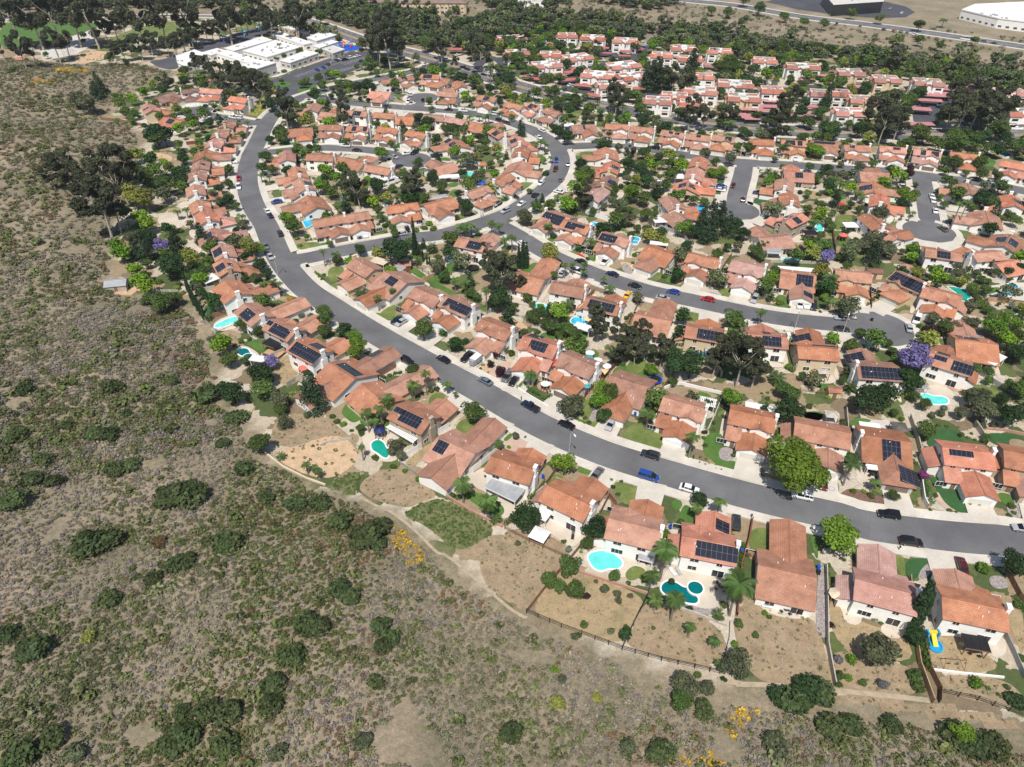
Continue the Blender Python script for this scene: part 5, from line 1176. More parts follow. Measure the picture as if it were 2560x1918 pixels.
Q|b 280 270 86|P 790 240 80 400|g 1180 290 92|g 1260 320 90|d 640 60 70|P 870 20 50 120|b 1020 130 90|k 1310 60 70|d 1400 50 80|d 1480 70 80|b 1560 500 46|b 1570 390 44|d 1480 440 30|o 1810 530 72|b 1880 180 40|F 560 590 56|F 480 640 50|g 560 740 88|b 630 680 60|P 1470 700 90 830|o 1420 650 80|P 1560 760 80 900|b 1520 900 70|k 1480 1000 70|P 1800 890 70 1010|P 1870 960 60 1050|P 1200 1290 80 1430|b 1380 1290 72|b 1440 1380 60|o 2080 1140 92|b 1820 1120 66|b 1120 540 66|b 750 530 40|b 1340 590 40|g 1390 880 46|b 1460 1160 46|b 610 1140 32|b 780 1150 36|b 930 1160 40|b 1100 300 34|d 110 1330 100|d 200 1450 90|b 1230 1020 32|b 1300 1030 32|sb 1065 820 22|sb 1130 830 20|sb 1195 830 26|o 1980 1570 150|o 1870 1570 80|b 1390 1600 50|P 1770 600 50 670|b 860 380 36|b 640 430 46|b 1480 320 34|d 1660 640 56
R|b 390 560 80|m 620 640 62|m 640 560 46|g 560 900 92|g 640 970 92|d 520 1030 80|b 700 920 70|o 230 1160 110|b 1130 470 80|b 1190 430 66|b 1150 590 66|b 1150 690 66|b 1230 760 76|b 1180 840 50|o 1420 760 52|b 1400 620 50|y 1560 500 66|P 1600 430 60 540|b 1620 630 90|b 1860 650 76|d 1550 200 90|b 1300 120 92|b 1200 200 80|b 1350 220 80|d 1880 80 80|d 1950 130 80|d 2150 250 90|b 760 60 80|P 820 140 66 220|b 640 180 66|b 600 290 46|b 640 360 46|b 230 80 80|k 1740 920 80|d 1640 980 120|b 1780 1030 100|P 1500 880 60 980|F 1400 1010 60|P 1430 1030 60 1380|P 1330 1060 50 1400|b 1000 870 40|b 1060 960 52|b 1100 1060 60|P 680 1170 42 1240|P 520 1240 30 1290|P 620 1250 30 1300|b 1300 990 50|b 330 830 60|b 420 850 44|b 550 700 50|b 710 780 40|b 2120 1150 80|b 2000 1200 72|b 2130 630 60|b 1900 1250 50|b 120 500 60|o 90 1570 120|o 330 1610 60|P 1670 250 46 320|sd 90 430 30|b 1500 1100 60|b 1470 800 40
S|F 260 900 70|b 240 800 50|b 310 530 72|P 130 1110 80 1310|P 1060 950 80 1080|g 1010 900 60|o 1300 1020 150|o 1210 1080 66|b 1500 1400 76|b 1350 1570 82|b 1880 1540 62|b 1950 1630 56|j 1040 350 96|P 1080 620 110 820|b 980 560 50|b 1040 200 46|P 560 220 62 270|P 680 300 46 390|o 1420 210 110|o 1560 180 110|k 1680 320 110|o 1900 260 110|o 1820 180 90|b 1310 460 66|b 1200 340 60|P 460 1500 70 1657|F 480 780 66|sb 360 770 30|sg 380 980 50|sb 520 980 32|sb 520 1040 26|sb 940 1100 36|b 1740 880 40|P 1740 800 30 860|b 1200 820 36|sb 450 1360 22|sb 710 1380 18|b 900 480 40|b 60 250 90|b 150 180 80|b 120 330 70|b 1290 530 50|b 1700 480 50|b 720 80 36|b 800 100 36|b 880 110 34|b 2080 260 50
T|o 1180 520 95|o 1260 620 70|o 1150 640 80|k 1680 560 66|b 1800 610 80|d 1940 620 90|d 2150 560 90|b 1500 640 70|b 1560 720 70|b 1330 700 66|m 1470 630 46|b 1100 730 62|b 1010 740 60|b 1250 790 60|b 1420 840 60|b 1440 930 60|b 1500 1020 60|b 1560 1110 62|b 1640 1200 66|b 1700 1290 66|P 1820 920 66 1030|g 1900 1330 120|g 1760 1450 110|g 2080 1420 120|o 1400 1400 120|o 820 1320 100|o 1020 1400 90|o 1180 1450 100|m 720 1560 90|b 600 1440 40|a 2020 1130 46|b 1820 1100 36|b 1300 1150 50|b 500 230 40|b 2160 330 66|b 1960 330 66|P 650 610 56 680|b 560 610 46|b 360 400 46|j 1480 1390 60|b 430 290 36|b 1660 750 50|b 1980 720 60|b 1360 560 46|b 1920 1580 110|b 2120 1560 100|b 2200 1250 90
c|w 155 490 32|w 240 370 24|w 330 400 40|w 390 400 38|w 410 520 38|w 460 510 36|w 110 560 40|w 180 565 34|w 30 640 44|w 590 620 60|w 670 620 60|w 320 790 70|w 380 770 50|b 915 430 40|w 860 520 38|w 400 230 36|w 720 260 50|w 800 780 44|w 840 340 40|w 80 240 34|o 1000 360 26|w 790 430 28|w 440 330 22|F 990 480 18|P 1080 510 18 545|P 1110 520 14 545|P 1125 540 16 560|w 600 210 26|w 60 390 30|w 30 420 26|w 940 630 30|w 1040 640 40|w 1130 640 40|w 1200 700 44|r 560 780 30
d|w 730 65 40|w 580 130 36|w 550 140 34|w 490 180 30|w 340 250 38|w 85 410 46|w 970 320 46|w 1010 340 40|w 1070 220 40|w 1110 240 34|w 930 430 42|w 870 520 42|w 860 590 40|w 660 600 46|w 720 620 46|w 590 690 50|w 720 710 44|w 160 700 40|w 60 740 50|w 1150 50 56|w 1200 20 40|w 1220 400 34|w 1240 370 34|w 1190 510 30|so 1145 700 36|w 550 720 40|so 240 740 34|so 880 740 34|w 1210 330 34|w 580 610 30|w 20 360 34|sy 280 370 26
n|w 1280 1835 28|so 1440 1590 16|w 1660 1880 36|w 1760 1780 26|w 2050 1720 42|w 1980 1745 42|w 2080 1810 40|w 2430 1850 46|w 2390 1830 40|w 2490 1870 40|w 2230 1810 30|so 1940 1860 40|so 1570 1870 26|w 2540 1750 24|e 20 20 30|e 70 22 30|e 120 18 30|e 170 24 28|e 215 20 30|e 330 28 30|e 390 24 28|e 450 22 28|e 560 20 28|b 620 20 18|e 640 14 24|e 730 30 24|e 670 50 18|b 800 40 16|b 930 30 16|b 1060 50 14|b 1150 60 16|b 1000 80 16|b 1080 95 16|b 1160 100 18|b 1220 100 18|b 1300 60 16|b 1350 50 16|b 1400 64 18|b 1450 70 18|b 1700 66 14|b 2040 116 16|b 2280 160 18|b 2420 180 20|b 2480 190 20|b 2540 190 20|b 1900 20 14|b 1960 40 12|b 2010 54 12|b 2060 60 12|b 1820 30 12|b 1780 24 12|b 2250 96 12|b 2300 100 12|b 2350 112 12|b 2300 60 14|b 2200 44 12|b 2130 32 12|P 2360 50 10 70|P 2480 40 10 60|b 2440 100 12|b 2520 150 14|b 1860 -2 14|b 1000 26 10|b 1140 22 10|b 880 24 10
'''
for blk in TR.strip().split('\n'):
    it = blk.split('|'); k = it[0]; sc_ = CR[k][2]
    for e in it[1:]:
        q = e.split(); kd = q[0]; px, py = nat(k, float(q[1]), float(q[2])); rp = float(q[3])*sc_
        if kd in 'PCF' or kd == 'K':
            kind = kd.lower()
            if kd in 'FK' and len(q) < 5:
                R = rp*mpp(px, py); z = .6*R if kd == 'F' else 1.25*R
                zb = float(relief(*unp(px, py))); X, Y = unp(px, py, zb+z*(1.4 if kd == 'F' else 1))
                plant(kind, X, Y, float(relief(X, Y)), R*1.1, h=(R*.85 if kd == 'F' else 1.0)); continue
            by_ = nat(k, 0, float(q[4]))[1] if len(q) > 4 else py+rp*2
            # base seen below the crown: put the foot there and solve the height
            bx = px+(1280-px)*(by_-py)/(3198-py); X, Y, Z = ter(bx, by_); lo, hi = 0, 40
            for _ in range(30):
                m_ = (lo+hi)/2
                if proj(X, Y, Z+m_)[1] > py: lo = m_
                else: hi = m_
            R = rp*mpp(px, py+8)
            if kd == 'C':
                plant('c', X, Y, Z, R*1.05, h=max(.6, lo*2/(R*1.05)/9.6)); continue
            plant(kind, X, Y, Z, R*1.12, h=max(2.2, lo)); continue
        shrub = kd[0] in 'sS' and (len(kd) == 2 or kd == 'S'); kind = kd[-1].lower() if kd != 'S' else 'd'
        R = rp*mpp(px, py)*(1.3 if kind in 'dk' else 1.22 if len(kd) == 1 else 1.1); tall = (2.1 if kind == 'e' else 1.06) if not shrub else .45
        if kind in 'wr' and not shrub: shrub = True; R *= 1.05; tall = .4
        if kind == 's': kind = 'b'
        zb = float(relief(*unp(px, py)))
        for _ in range(3): X, Y = unp(px, py, zb+R*tall); zb = float(relief(X, Y))
        plant('b' if (shrub and ('shrub_'+kind) not in TREES) else kind, X, Y, zb, R, shrub=shrub)
# garden shrubs of no particular shape, round the houses further off
g_ = random.Random(5)
for h in HOUSES:
    for _ in range(g_.choice([1, 2, 2, 3]) if not h['row'][0] == 'low' else 1):
        u = g_.choice([-1, 1])*(h['L']/2+g_.uniform(1.2, 2.6)); v = g_.uniform(-12, 9); p = h['c']+h['xd']*u+h['yd']*v
        if onroad([p[0]], [p[1]], None, 2.8)[0] or abs(u-h['gx']) < 4 and v > 0: continue
        if min(math.hypot(p[0]-q['c'][0], p[1]-q['c'][1]) for q in HOUSES) < 6: continue
        plant(g_.choice('bgdob'), p[0], p[1], 0, g_.uniform(.9, 1.9), shrub=True)
# ------------------------------------------------------------------ past the 290 largest of a kind, and the thicket of small garden trees: one mass each
def getmesh(me):
    v = np.empty(len(me.vertices)*3, np.float32); me.vertices.foreach_get('co', v); return v.reshape(-1, 3)
GM = {}
def massadd(store, me, kind, X, Y, Z, R, rz, sz=1.0, frac=.5, grow=1.35):
    if me.name not in GM: GM[me.name] = getmesh(me).reshape(-1, 4, 3)
    q = GM[me.name]; n = len(q); r_ = np.random.default_rng(int(abs(X*7+Y*13))); q = q[r_.choice(n, int(n*frac), replace=False)]; cen = q.mean(1, keepdims=True); q = cen+(q-cen)*grow
    c_, s_ = math.cos(rz), math.sin(rz); P = np.stack([q[...,0]*c_-q[...,1]*s_, q[...,0]*s_+q[...,1]*c_, q[...,2]*sz], -1)*R+np.array([X, Y, Z])
    store[0].append(P.reshape(-1, 3)); c = np.array(LEAF[kind])*r_.uniform(.8, 1.2)*r_.uniform(.92, 1.08, 3); store[1].append(np.repeat(np.clip(c*r_.uniform(.65, 1.35, (len(q), 1)), 0, 1), 4, 0))
def massobj(name, store):
    if not store[0]: return
    V = np.concatenate(store[0]); o = link(name, leafmesh(name, V, np.arange(len(V)).reshape(-1, 4), np.concatenate(store[1]), 'scrub')); o['kind'] = 'stuff'
APR = []
for k, s in APT:
    for e in s.split('|'):
        x, y, lx = list(map(float, e.split()))[:3]; q = unp(*nat(k, x, y), 7); APR.append((q[0], q[1]-1, lx*.5+1.5, 8.5))
MT, MS = ([], []), ([], [])
stems = {}
for it in PLANTS: stems.setdefault(it[0].name.split('.')[0], []).append(it)
drop = set()
for st_n, L_ in stems.items():
    if len(L_) <= 290: continue
    L_.sort(key=lambda i: -i[4]/math.hypot(i[2], i[3], CAMH-20))
    for it in L_[290:]:
        o = it[0]; drop.add(id(it)); X, Y, Z = o.location; rz = o.rotation_euler[2]; kind = it[7]
        if o.type == 'MESH': massadd(MS, o.data, kind, X, Y, Z, o.scale[0], rz, .9, .8, 1.15); bpy.data.objects.remove(o)
        else:
            cr = [c for c in o.children if c.name.startswith('crown')][0]; massadd(MT, cr.data, kind, X, Y, Z, o.scale[0], rz, o.scale[2]/o.scale[0])
            for c in list(o.children): bpy.data.objects.remove(c)
            bpy.data.objects.remove(o)
PLANTS = [it for it in PLANTS if id(it) not in drop]
g2 = np.random.default_rng(21); placed = []
TP = np.array([(it[2], it[3], it[4]) for it in PLANTS])
cand = np.stack([g2.uniform(-210, 360, 9000), g2.uniform(140, 620, 9000)], 1); pxy = proj(cand[:,0], cand[:,1], 0)
okc = (pxy[0] > -50) & (pxy[0] < 2650) & (pxy[1] > 60) & (pxy[1] < 1120) & (cand[:,1] < np.interp(cand[:,0], TOPB[:,0], TOPB[:,1])-3) & ~((pxy[0] < 640) & (pxy[1] < 172)) & ~((pxy[0] < 900) & (pxy[0] > 420) & (pxy[1] < 205)) & ~inpoly(HP, cand[:,0], cand[:,1]) & ~onroad(cand[:,0], cand[:,1], None, 3.4)
for k, P in SHEETS:
    if k not in ('dirt',) or P[:,1].min() < 130: okc &= ~inpoly(P, cand[:,0], cand[:,1])
for p in cand[okc]:
    bad = False
    for h in HOUSES:
        d = p-h['c']; u, v = d@h['xd'], d@h['yd']
        if abs(u) < h['L']/2+1.6 and -h['D']/2-2.4 < v < h['gy']+1.5 or abs(u-h['gx']) < 4.4 and 0 < v < 24: bad = True; break
    if bad or (len(TP) and (np.hypot(TP[:,0]-p[0], TP[:,1]-p[1]) < TP[:,2]*.8+1.6).any()): continue
    if any(abs(a-p[0]) < c and abs(b-p[1]) < d for a, b, c, d in APR): continue
    R = g2.uniform(1.8, 4.4) if p[1] < 430 else g2.uniform(2.4, 5)
    if any(math.hypot(q[0]-p[0], q[1]-p[1]) < (q[2]+R)*.8 for q in placed) or len(placed) > 1500: continue
    placed.append((p[0], p[1], R)); kind = g2.choice(list('bbbbddooggyk')); sh_ = R < 1.7 and kind in 'bdgoy'
    massadd(MS if sh_ else MT, TREES[('shrub_' if sh_ else '')+kind][int(g2.integers(3))][0], kind, p[0], p[1], 0, R*(.8 if kind == 'k' else 1), g2.uniform(0, 6), .9, .35 if not sh_ else .5, 1.5)
massobj('garden_trees', MT); massobj('garden_shrubs', MS)
# ------------------------------------------------------------------ woodland beyond the homes: one mass of crowns
WD = [[(0,-20),(640,-20),(640,10),(600,22),(300,25),(0,28)], [(870,10),(1010,36),(1090,42),(1090,88),(1120,110),(1100,136),(1000,112),(930,84),(820,50),(760,60),(700,30),(760,30)],
 [(1200,60),(1290,40),(1500,62),(1620,80),(1560,110),(1400,80),(1240,100),(1180,130),(1100,120),(1100,90)], [(1500,72),(1800,86),(1900,106),(2060,138),(2060,152),(1900,128),(1640,116)],
 [(1180,-20),(1400,-20),(1420,10),(1300,30),(1220,20)], [(1420,-20),(1600,-20),(1700,10),(1640,30),(1500,12)], [(620,40),(760,66),(850,96),(840,110),(720,82),(640,56)], [(1240,120),(1330,110),(1330,130),(1260,150)], [(1830,130),(1900,118),(1960,140),(1900,170),(1850,160)], [(2100,142),(2300,152),(2560,196),(2700,215),(2700,245),(2440,232),(2380,205),(2100,160)], [(1330,52),(1480,60),(1640,92),(1620,112),(1560,96),(1330,76)]]
Rw = np.random.default_rng(3); VV = []; FF = []; SS = []; nv = 0
base_t = [TREES['b'][0][0], TREES['b'][1][0], TREES['d'][0][0], TREES['e'][0][0]]
BT = [getmesh(m_) for m_ in base_t]
PAL = np.array([(.085,.115,.05), (.065,.092,.042), (.11,.13,.065), (.085,.095,.06), (.12,.145,.055)])
def wood(P, step, rr_, keepq=.35):
    global nv
    x0, y0 = P.min(0); x1, y1 = P.max(0)
    for x in np.arange(x0, x1, step):
        for y in np.arange(y0, y1, step):
            X, Y = x+Rw.uniform(-.5, .5)*step, y+Rw.uniform(-.5, .5)*step
            if not inpoly(P, [X], [Y])[0] or onroad([X], [Y], None, 5)[0]: continue
            B = BT[Rw.integers(4)]; nq = len(B)//4; sel = Rw.choice(nq, int(nq*keepq*.5), replace=False)
            q = B.reshape(-1, 4, 3)[sel].copy(); cen = q.mean(1, keepdims=True); q = cen+(q-cen)*1.9; R = Rw.uniform(*rr_)
            q = q*[R, R, R*Rw.uniform(.8, 1.1)]+[X, Y, -.25*R]; VV.append(q.reshape(-1, 3)); c = PAL[Rw.integers(5)]*Rw.uniform(.8, 1.2)
            SS.append(np.repeat(np.clip(c*Rw.uniform(.7, 1.3, (len(sel), 1)), 0, 1), 4, 0))
for p_ in WD: wood(np.array([unp(*q) for q in p_]), 6.6, (3.2, 5.8))
V = np.concatenate(VV); ww = link('woodland', leafmesh('woodland', V, np.arange(len(V)).reshape(-1, 4), np.concatenate(SS), 'scrub')); ww['kind'] = 'stuff'
# ------------------------------------------------------------------ coastal scrub over the hill
HPv = HP
ptsx, ptsy = [], []
def vis(X, Y, pad=260):
    x, y = proj(X, Y, relief(X, Y)); return (x > -pad) & (x < 2560+pad) & (y < 1918+pad) & (y > -60)
xs = np.arange(-330, 260, .82); ys = np.arange(20, 620, .82); XX, YY = np.meshgrid(xs, ys); XX = XX.ravel(); YY = YY.ravel()
XX = XX+Rw.uniform(-.5, .5, len(XX)); YY = YY+Rw.uniform(-.5, .5, len(YY))
dist = np.hypot(XX, YY); ok = inpoly(HP, XX, YY) & vis(XX, YY)
keep = Rw.random(len(XX)) < np.clip(1.15-(dist-70)/230, .17, 1.0); ok &= keep
XX, YY = XX[ok], YY[ok]; dist = dist[ok]; D = pdist(BW, XX, YY)
def vnoise(X, Y, s, sd):
    R = np.random.default_rng(sd); G = R.random((256, 256)); x = X/s+500; y = Y/s+500; i = np.floor(x).astype(int); j = np.floor(y).astype(int); fx = x-i; fy = y-j
    fx = fx*fx*(3-2*fx); fy = fy*fy*(3-2*fy); g = lambda a, b: G[a % 256, b % 256]
    return (g(i, j)*(1-fx)+g(i+1, j)*fx)*(1-fy)+(g(i, j+1)*(1-fx)+g(i+1, j+1)*fx)*fy
n1 = vnoise(XX, YY, 26, 1)*.55+vnoise(XX, YY, 9, 2)*.45; n2 = vnoise(XX, YY, 14, 3)*.6+vnoise(XX, YY, 4, 4)*.4; n3 = vnoise(XX, YY, 6, 5); n4 = vnoise(XX, YY, 18, 9)
ok = (D > 1+3*n3) & ~((n3*.6+n4*.4) < .22)
ok &= ~((D < 5) & (XX > 20) & (YY < 75))
for k, P in SHEETS:
    if relief(P[:,0], P[:,1]).max() > .02: ok &= ~inpoly(P, XX, YY)
XX, YY, dist, n1, n2, n3, n4, D = [v[ok] for v in (XX, YY, dist, n1, n2, n3, n4, D)]
# clear the footprints of the large bushes' centres is not needed; they overgrow the scrub
pal = np.array([(.18,.16,.11), (.215,.19,.155), (.135,.14,.075), (.11,.125,.045), (.155,.165,.095), (.15,.105,.065), (.26,.225,.165), (.19,.17,.16), (.08,.09,.04)])
u = n1+Rw.normal(size=len(XX))*.13; v = n2+Rw.normal(size=len(XX))*.14
ci = np.select([(u < .40) & (v < .42), (u < .40) & (v < .58), u < .40, (u < .52) & (v < .44), (u < .52) & (v < .6), u < .52, (v < .42), (v < .56), (v < .64)], [8, 3, 5, 2, 4, 7, 0, 1, 7], 6)
far_ = dist > 230
ci = np.where(far_ & (ci == 7), 4, ci)
Cc = pal[ci]*Rw.uniform(.78, 1.25, (len(XX), 1))
px_, py_ = proj(XX, YY, relief(XX, YY))
YEL = [(1870,1765,36,22), (1845,1800,28,26), (1815,1850,24,36), (1780,1900,36,22), (1905,1755,26,18), (1700,1900,60,16), (1020,1350,42,34), (1035,1390,30,30), (1010,1320,26,20), (160,176,34,7), (105,205,34,9), (215,178,22,6), (80,225,16,6), (180,178,20,8)]
fy_ = np.zeros(len(XX), bool)
for (a_, b_, c_, d_) in YEL: fy_ |= (((px_-a_)/c_)**2+((py_-b_)/d_)**2 < Rw.uniform(.1, 1.2, len(XX))) & (Rw.random(len(XX)) < .9)
Cc[fy_] = np.array((.50,.32,.04))*Rw.uniform(.7, 1.15, (fy_.sum(), 1))
BAND = np.array([(560,1150),(820,1180),(970,1270),(1000,1340),(900,1520),(820,1700),(660,1880),(520,2200),(300,2200),(380,1750),(560,1560),(600,1400),(540,1290)])
bd_ = inpoly(BAND, px_+Rw.normal(size=len(XX))*22, py_+Rw.normal(size=len(XX))*18) & ~fy_; kb = Rw.integers(5, size=len(XX))
Cc = np.where((bd_ & (Rw.random(len(XX)) < .8))[:, None], np.array([(.075,.095,.03), (.10,.115,.035), (.125,.095,.045), (.06,.08,.028), (.12,.14,.05)])[kb]*Rw.uniform(.75, 1.2, (len(XX), 1)), Cc)
RUST = [(1640,1860,130,60), (900,1340,120,80), (1180,1500,90,60)]
for (a_, b_, c_, d_) in RUST:
    m_ = (((px_-a_)/c_)**2+((py_-b_)/d_)**2 < 1) & (Rw.random(len(XX)) < .35) & ~fy_; Cc[m_] = np.array((.17,.105,.055))*Rw.uniform(.8, 1.2, (m_.sum(), 1))
rad = np.where(dist < 150, Rw.uniform(.36, .82, len(XX)), Rw.uniform(.6, 1.25, len(XX)))*np.where(ci == 3, 1.5, 1)*np.where(dist > 260, 1.25, 1)
big_ = (Rw.random(len(XX)) < .02+.05*(n2 < .45)+.06*bd_) & (dist < 330); rad = np.where(big_, rad*Rw.uniform(1.3, 2.0, len(XX)), rad*Rw.uniform(.7, 1.1, len(XX))); gi_ = Rw.integers(4, size=len(XX)); Cc = np.where(big_[:, None] & ~fy_[:, None], np.array([(.10,.125,.04), (.13,.15,.055), (.07,.085,.03), (.15,.165,.08)])[gi_]*Rw.uniform(.8, 1.2, (len(XX), 1)), Cc)
nsp = 8; PR = []
for i in range(nsp):
    V0, F0, s0 = leafcloud(34, [(0,0,.32,.75,.75,.55), (.3,.2,.3,.4,.4,.4), (-.3,-.1,.3,.4,.4,.35)], .215, seed=70+i, inner=.15, upb=.8); PR.append((V0.reshape(-1, 4, 3), s0.reshape(-1, 4)))
Z0 = relief(XX, YY); which = Rw.integers(nsp, size=len(XX)); Vs = []; Cs = []
ang = Rw.uniform(0, 6.28, len(XX))
for i in range(nsp):
    m_ = which == i; q, s0 = PR[i]; k = m_.sum(); c_, s_ = np.cos(ang[m_]), np.sin(ang[m_]); r_ = rad[m_]
    P = np.broadcast_to(q.reshape(1, -1, 3), (k, q.shape[0]*4, 3)); x = P[...,0]*c_[:, None]-P[...,1]*s_[:, None]; y = P[...,0]*s_[:, None]+P[...,1]*c_[:, None]
    P = np.stack([x*r_[:, None]+XX[m_][:, None], y*r_[:, None]+YY[m_][:, None], P[...,2]*r_[:, None]*.9+Z0[m_][:, None]], -1)
    Vs.append(P.reshape(-1, 3)); Cs.append((Cc[m_][:, None, :]*s0.reshape(1, -1, 1)).reshape(-1, 3))
V = np.concatenate(Vs); Cv = np.clip(np.concatenate(Cs), 0, 1)
def scatter(XX, YY, col, rad, Z0, nleaf=22):
    which = Rw.integers(nsp, size=len(XX)); ang = Rw.uniform(0, 6.28, len(XX))
    for i in range(nsp):
        m_ = which == i; q, s0 = PR[i]; k = m_.sum(); c_, s_ = np.cos(ang[m_]), np.sin(ang[m_]); r_ = rad[m_]
        P = np.broadcast_to(q.reshape(1, -1, 3), (k, q.shape[0]*4, 3)); x = P[...,0]*c_[:, None]-P[...,1]*s_[:, None]; y = P[...,0]*s_[:, None]+P[...,1]*c_[:, None]
        P = np.stack([x*r_[:, None]+XX[m_][:, None], y*r_[:, None]+YY[m_][:, None], P[...,2]*r_[:, None]*.9+Z0[m_][:, None]], -1)
        Vs.append(P.reshape(-1, 3)); Cs.append((col[m_][:, None, :]*s0.reshape(1, -1, 1)).reshape(-1, 3))
n_ = 9000; X2 = Rw.uniform(-420, 560, n_); Y2 = Rw.uniform(430, 900, n_); p2 = proj(X2, Y2, 0)
ok = (Y2 > np.interp(X2, TOPB[:,0], TOPB[:,1])-6) & (p2[0] > -100) & (p2[0] < 2660) & (p2[1] > -30) & ~onroad(X2, Y2, None, 5) & ~((p2[0] < 600)) & ~((p2[0] > 1650) & (p2[1] < (p2[0]-1650)*.1+4))
X2, Y2 = X2[ok], Y2[ok]; q2 = vnoise(X2, Y2, 30, 12); c2 = pal[np.where(q2 < .36, 8, np.where(q2 < .46, 2, np.where(q2 < .56, 0, 5)))]*Rw.uniform(.7, 1.3, (len(X2), 1)); scatter(X2, Y2, c2, Rw.uniform(1.0, 2.6, len(X2)), np.zeros(len(X2)))
for k, P in SHEETS:
    dn, rr2, cl = dict(dirt=(.30, (.12, .45), [(.30,.25,.16), (.2,.18,.09), (.36,.33,.25), (.13,.14,.06)]), dryg=(.22, (.1, .32), [(.38,.31,.17), (.24,.2,.1)]), ice=(1.1, (.3, .6), [(.10,.15,.035), (.14,.17,.06), (.07,.11,.03)]), flowery=(.7, (.3, .6), [(.3,.3,.06), (.14,.18,.05)]), sand=(.05, (.3, .8), [(.09,.14,.04), (.14,.16,.06)])).get(k, (0, 0, 0))
    if not dn: continue
    x0, y0 = P.min(0); x1, y1 = P.max(0); n_ = min(3500, int((x1-x0)*(y1-y0)*dn*(2.2 if y0 < 130 else 1))); X2 = Rw.uniform(x0, x1, n_); Y2 = Rw.uniform(y0, y1, n_); i2 = inpoly(P, X2, Y2); X2, Y2 = X2[i2], Y2[i2]
    if len(X2): scatter(X2, Y2, np.array(cl)[Rw.integers(len(cl), size=len(X2))]*Rw.uniform(.8, 1.2, (len(X2), 1)), Rw.uniform(*rr2, len(X2)), relief(X2, Y2)+.04)
V = np.concatenate(Vs); Cv = np.clip(np.concatenate(Cs), 0, 1)
o = link('scrub', leafmesh('scrub', V, np.arange(len(V)).reshape(-1, 4), Cv, 'scrub')); o['kind'] = 'stuff'
print('scrub plants', len(XX))
# ------------------------------------------------------------------ vehicles
def carmat(name, c, r=.25, metal=.0):
    m, nt, b = nmat(name, r); b.inputs['Base Color'].default_value = (*c, 1); b.inputs['Metallic'].default_value = metal; b.inputs['Coat Weight'].default_value = .5
CARC = dict(black=(.008,.008,.010), white=(.74,.74,.73), silver=(.36,.37,.39), grey=(.12,.125,.135), darkblue=(.01,.018,.045), blue=(.015,.06,.28), red=(.38,.01,.012), darkred=(.085,.008,.012),
 yellow=(.75,.42,.02), bronze=(.11,.095,.075), slate=(.12,.16,.2), charcoal=(.025,.03,.033))
for k, v in CARC.items(): carmat('car_'+k, v)
flat('tyre', (.015,.015,.015), .9); flat('hub', (.3,.3,.31), .4); flat('lamp_red', (.3,.01,.01), .3); flat('lamp_clear', (.7,.7,.66), .2); flat('carglass', (.01,.012,.015), .05, .02)
CARS = dict(  # length, width, profile of the body sides (x, z), profile of the cabin (x, z)
 sedan=(4.6, 1.82, [(-2.3,.35),(-2.28,.72),(-2.1,.93),(-1.5,.99),(1.0,.93),(1.9,.80),(2.25,.62),(2.3,.35)], [(-1.75,.97),(-1.15,1.38),(-.1,1.44),(.45,1.38),(1.25,.92)]),
 suv=(4.75, 1.92, [(-2.35,.4),(-2.35,.9),(-2.2,1.08),(1.0,1.05),(2.0,.97),(2.33,.8),(2.37,.4)], [(-2.25,1.06),(-2.05,1.62),(-1.0,1.72),(.3,1.68),(1.15,1.03)]),
 van=(5.0, 1.98, [(-2.5,.38),(-2.5,.95),(-2.45,1.1),(1.2,1.05),(2.2,.9),(2.48,.7),(2.5,.38)], [(-2.45,1.08),(-2.35,1.75),(-1.5,1.82),(.6,1.76),(1.7,1.0)]),
 pickup=(5.5, 1.98, [(-2.75,.5),(-2.75,1.05),(-.72,1.05),(1.3,1.1),(2.5,1.02),(2.72,.85),(2.75,.5)], [(-.75,1.06),(-.62,1.75),(.2,1.8),(.6,1.76),(1.4,1.08)]),
 bus=(5.9, 2.05, [(-2.95,.4),(-2.95,1.2),(2.1,1.2),(2.8,1.0),(2.95,.7),(2.95,.4)], [(-2.93,1.18),(-2.85,2.15),(-2.0,2.22),(1.6,2.18),(2.4,1.12)]),
)
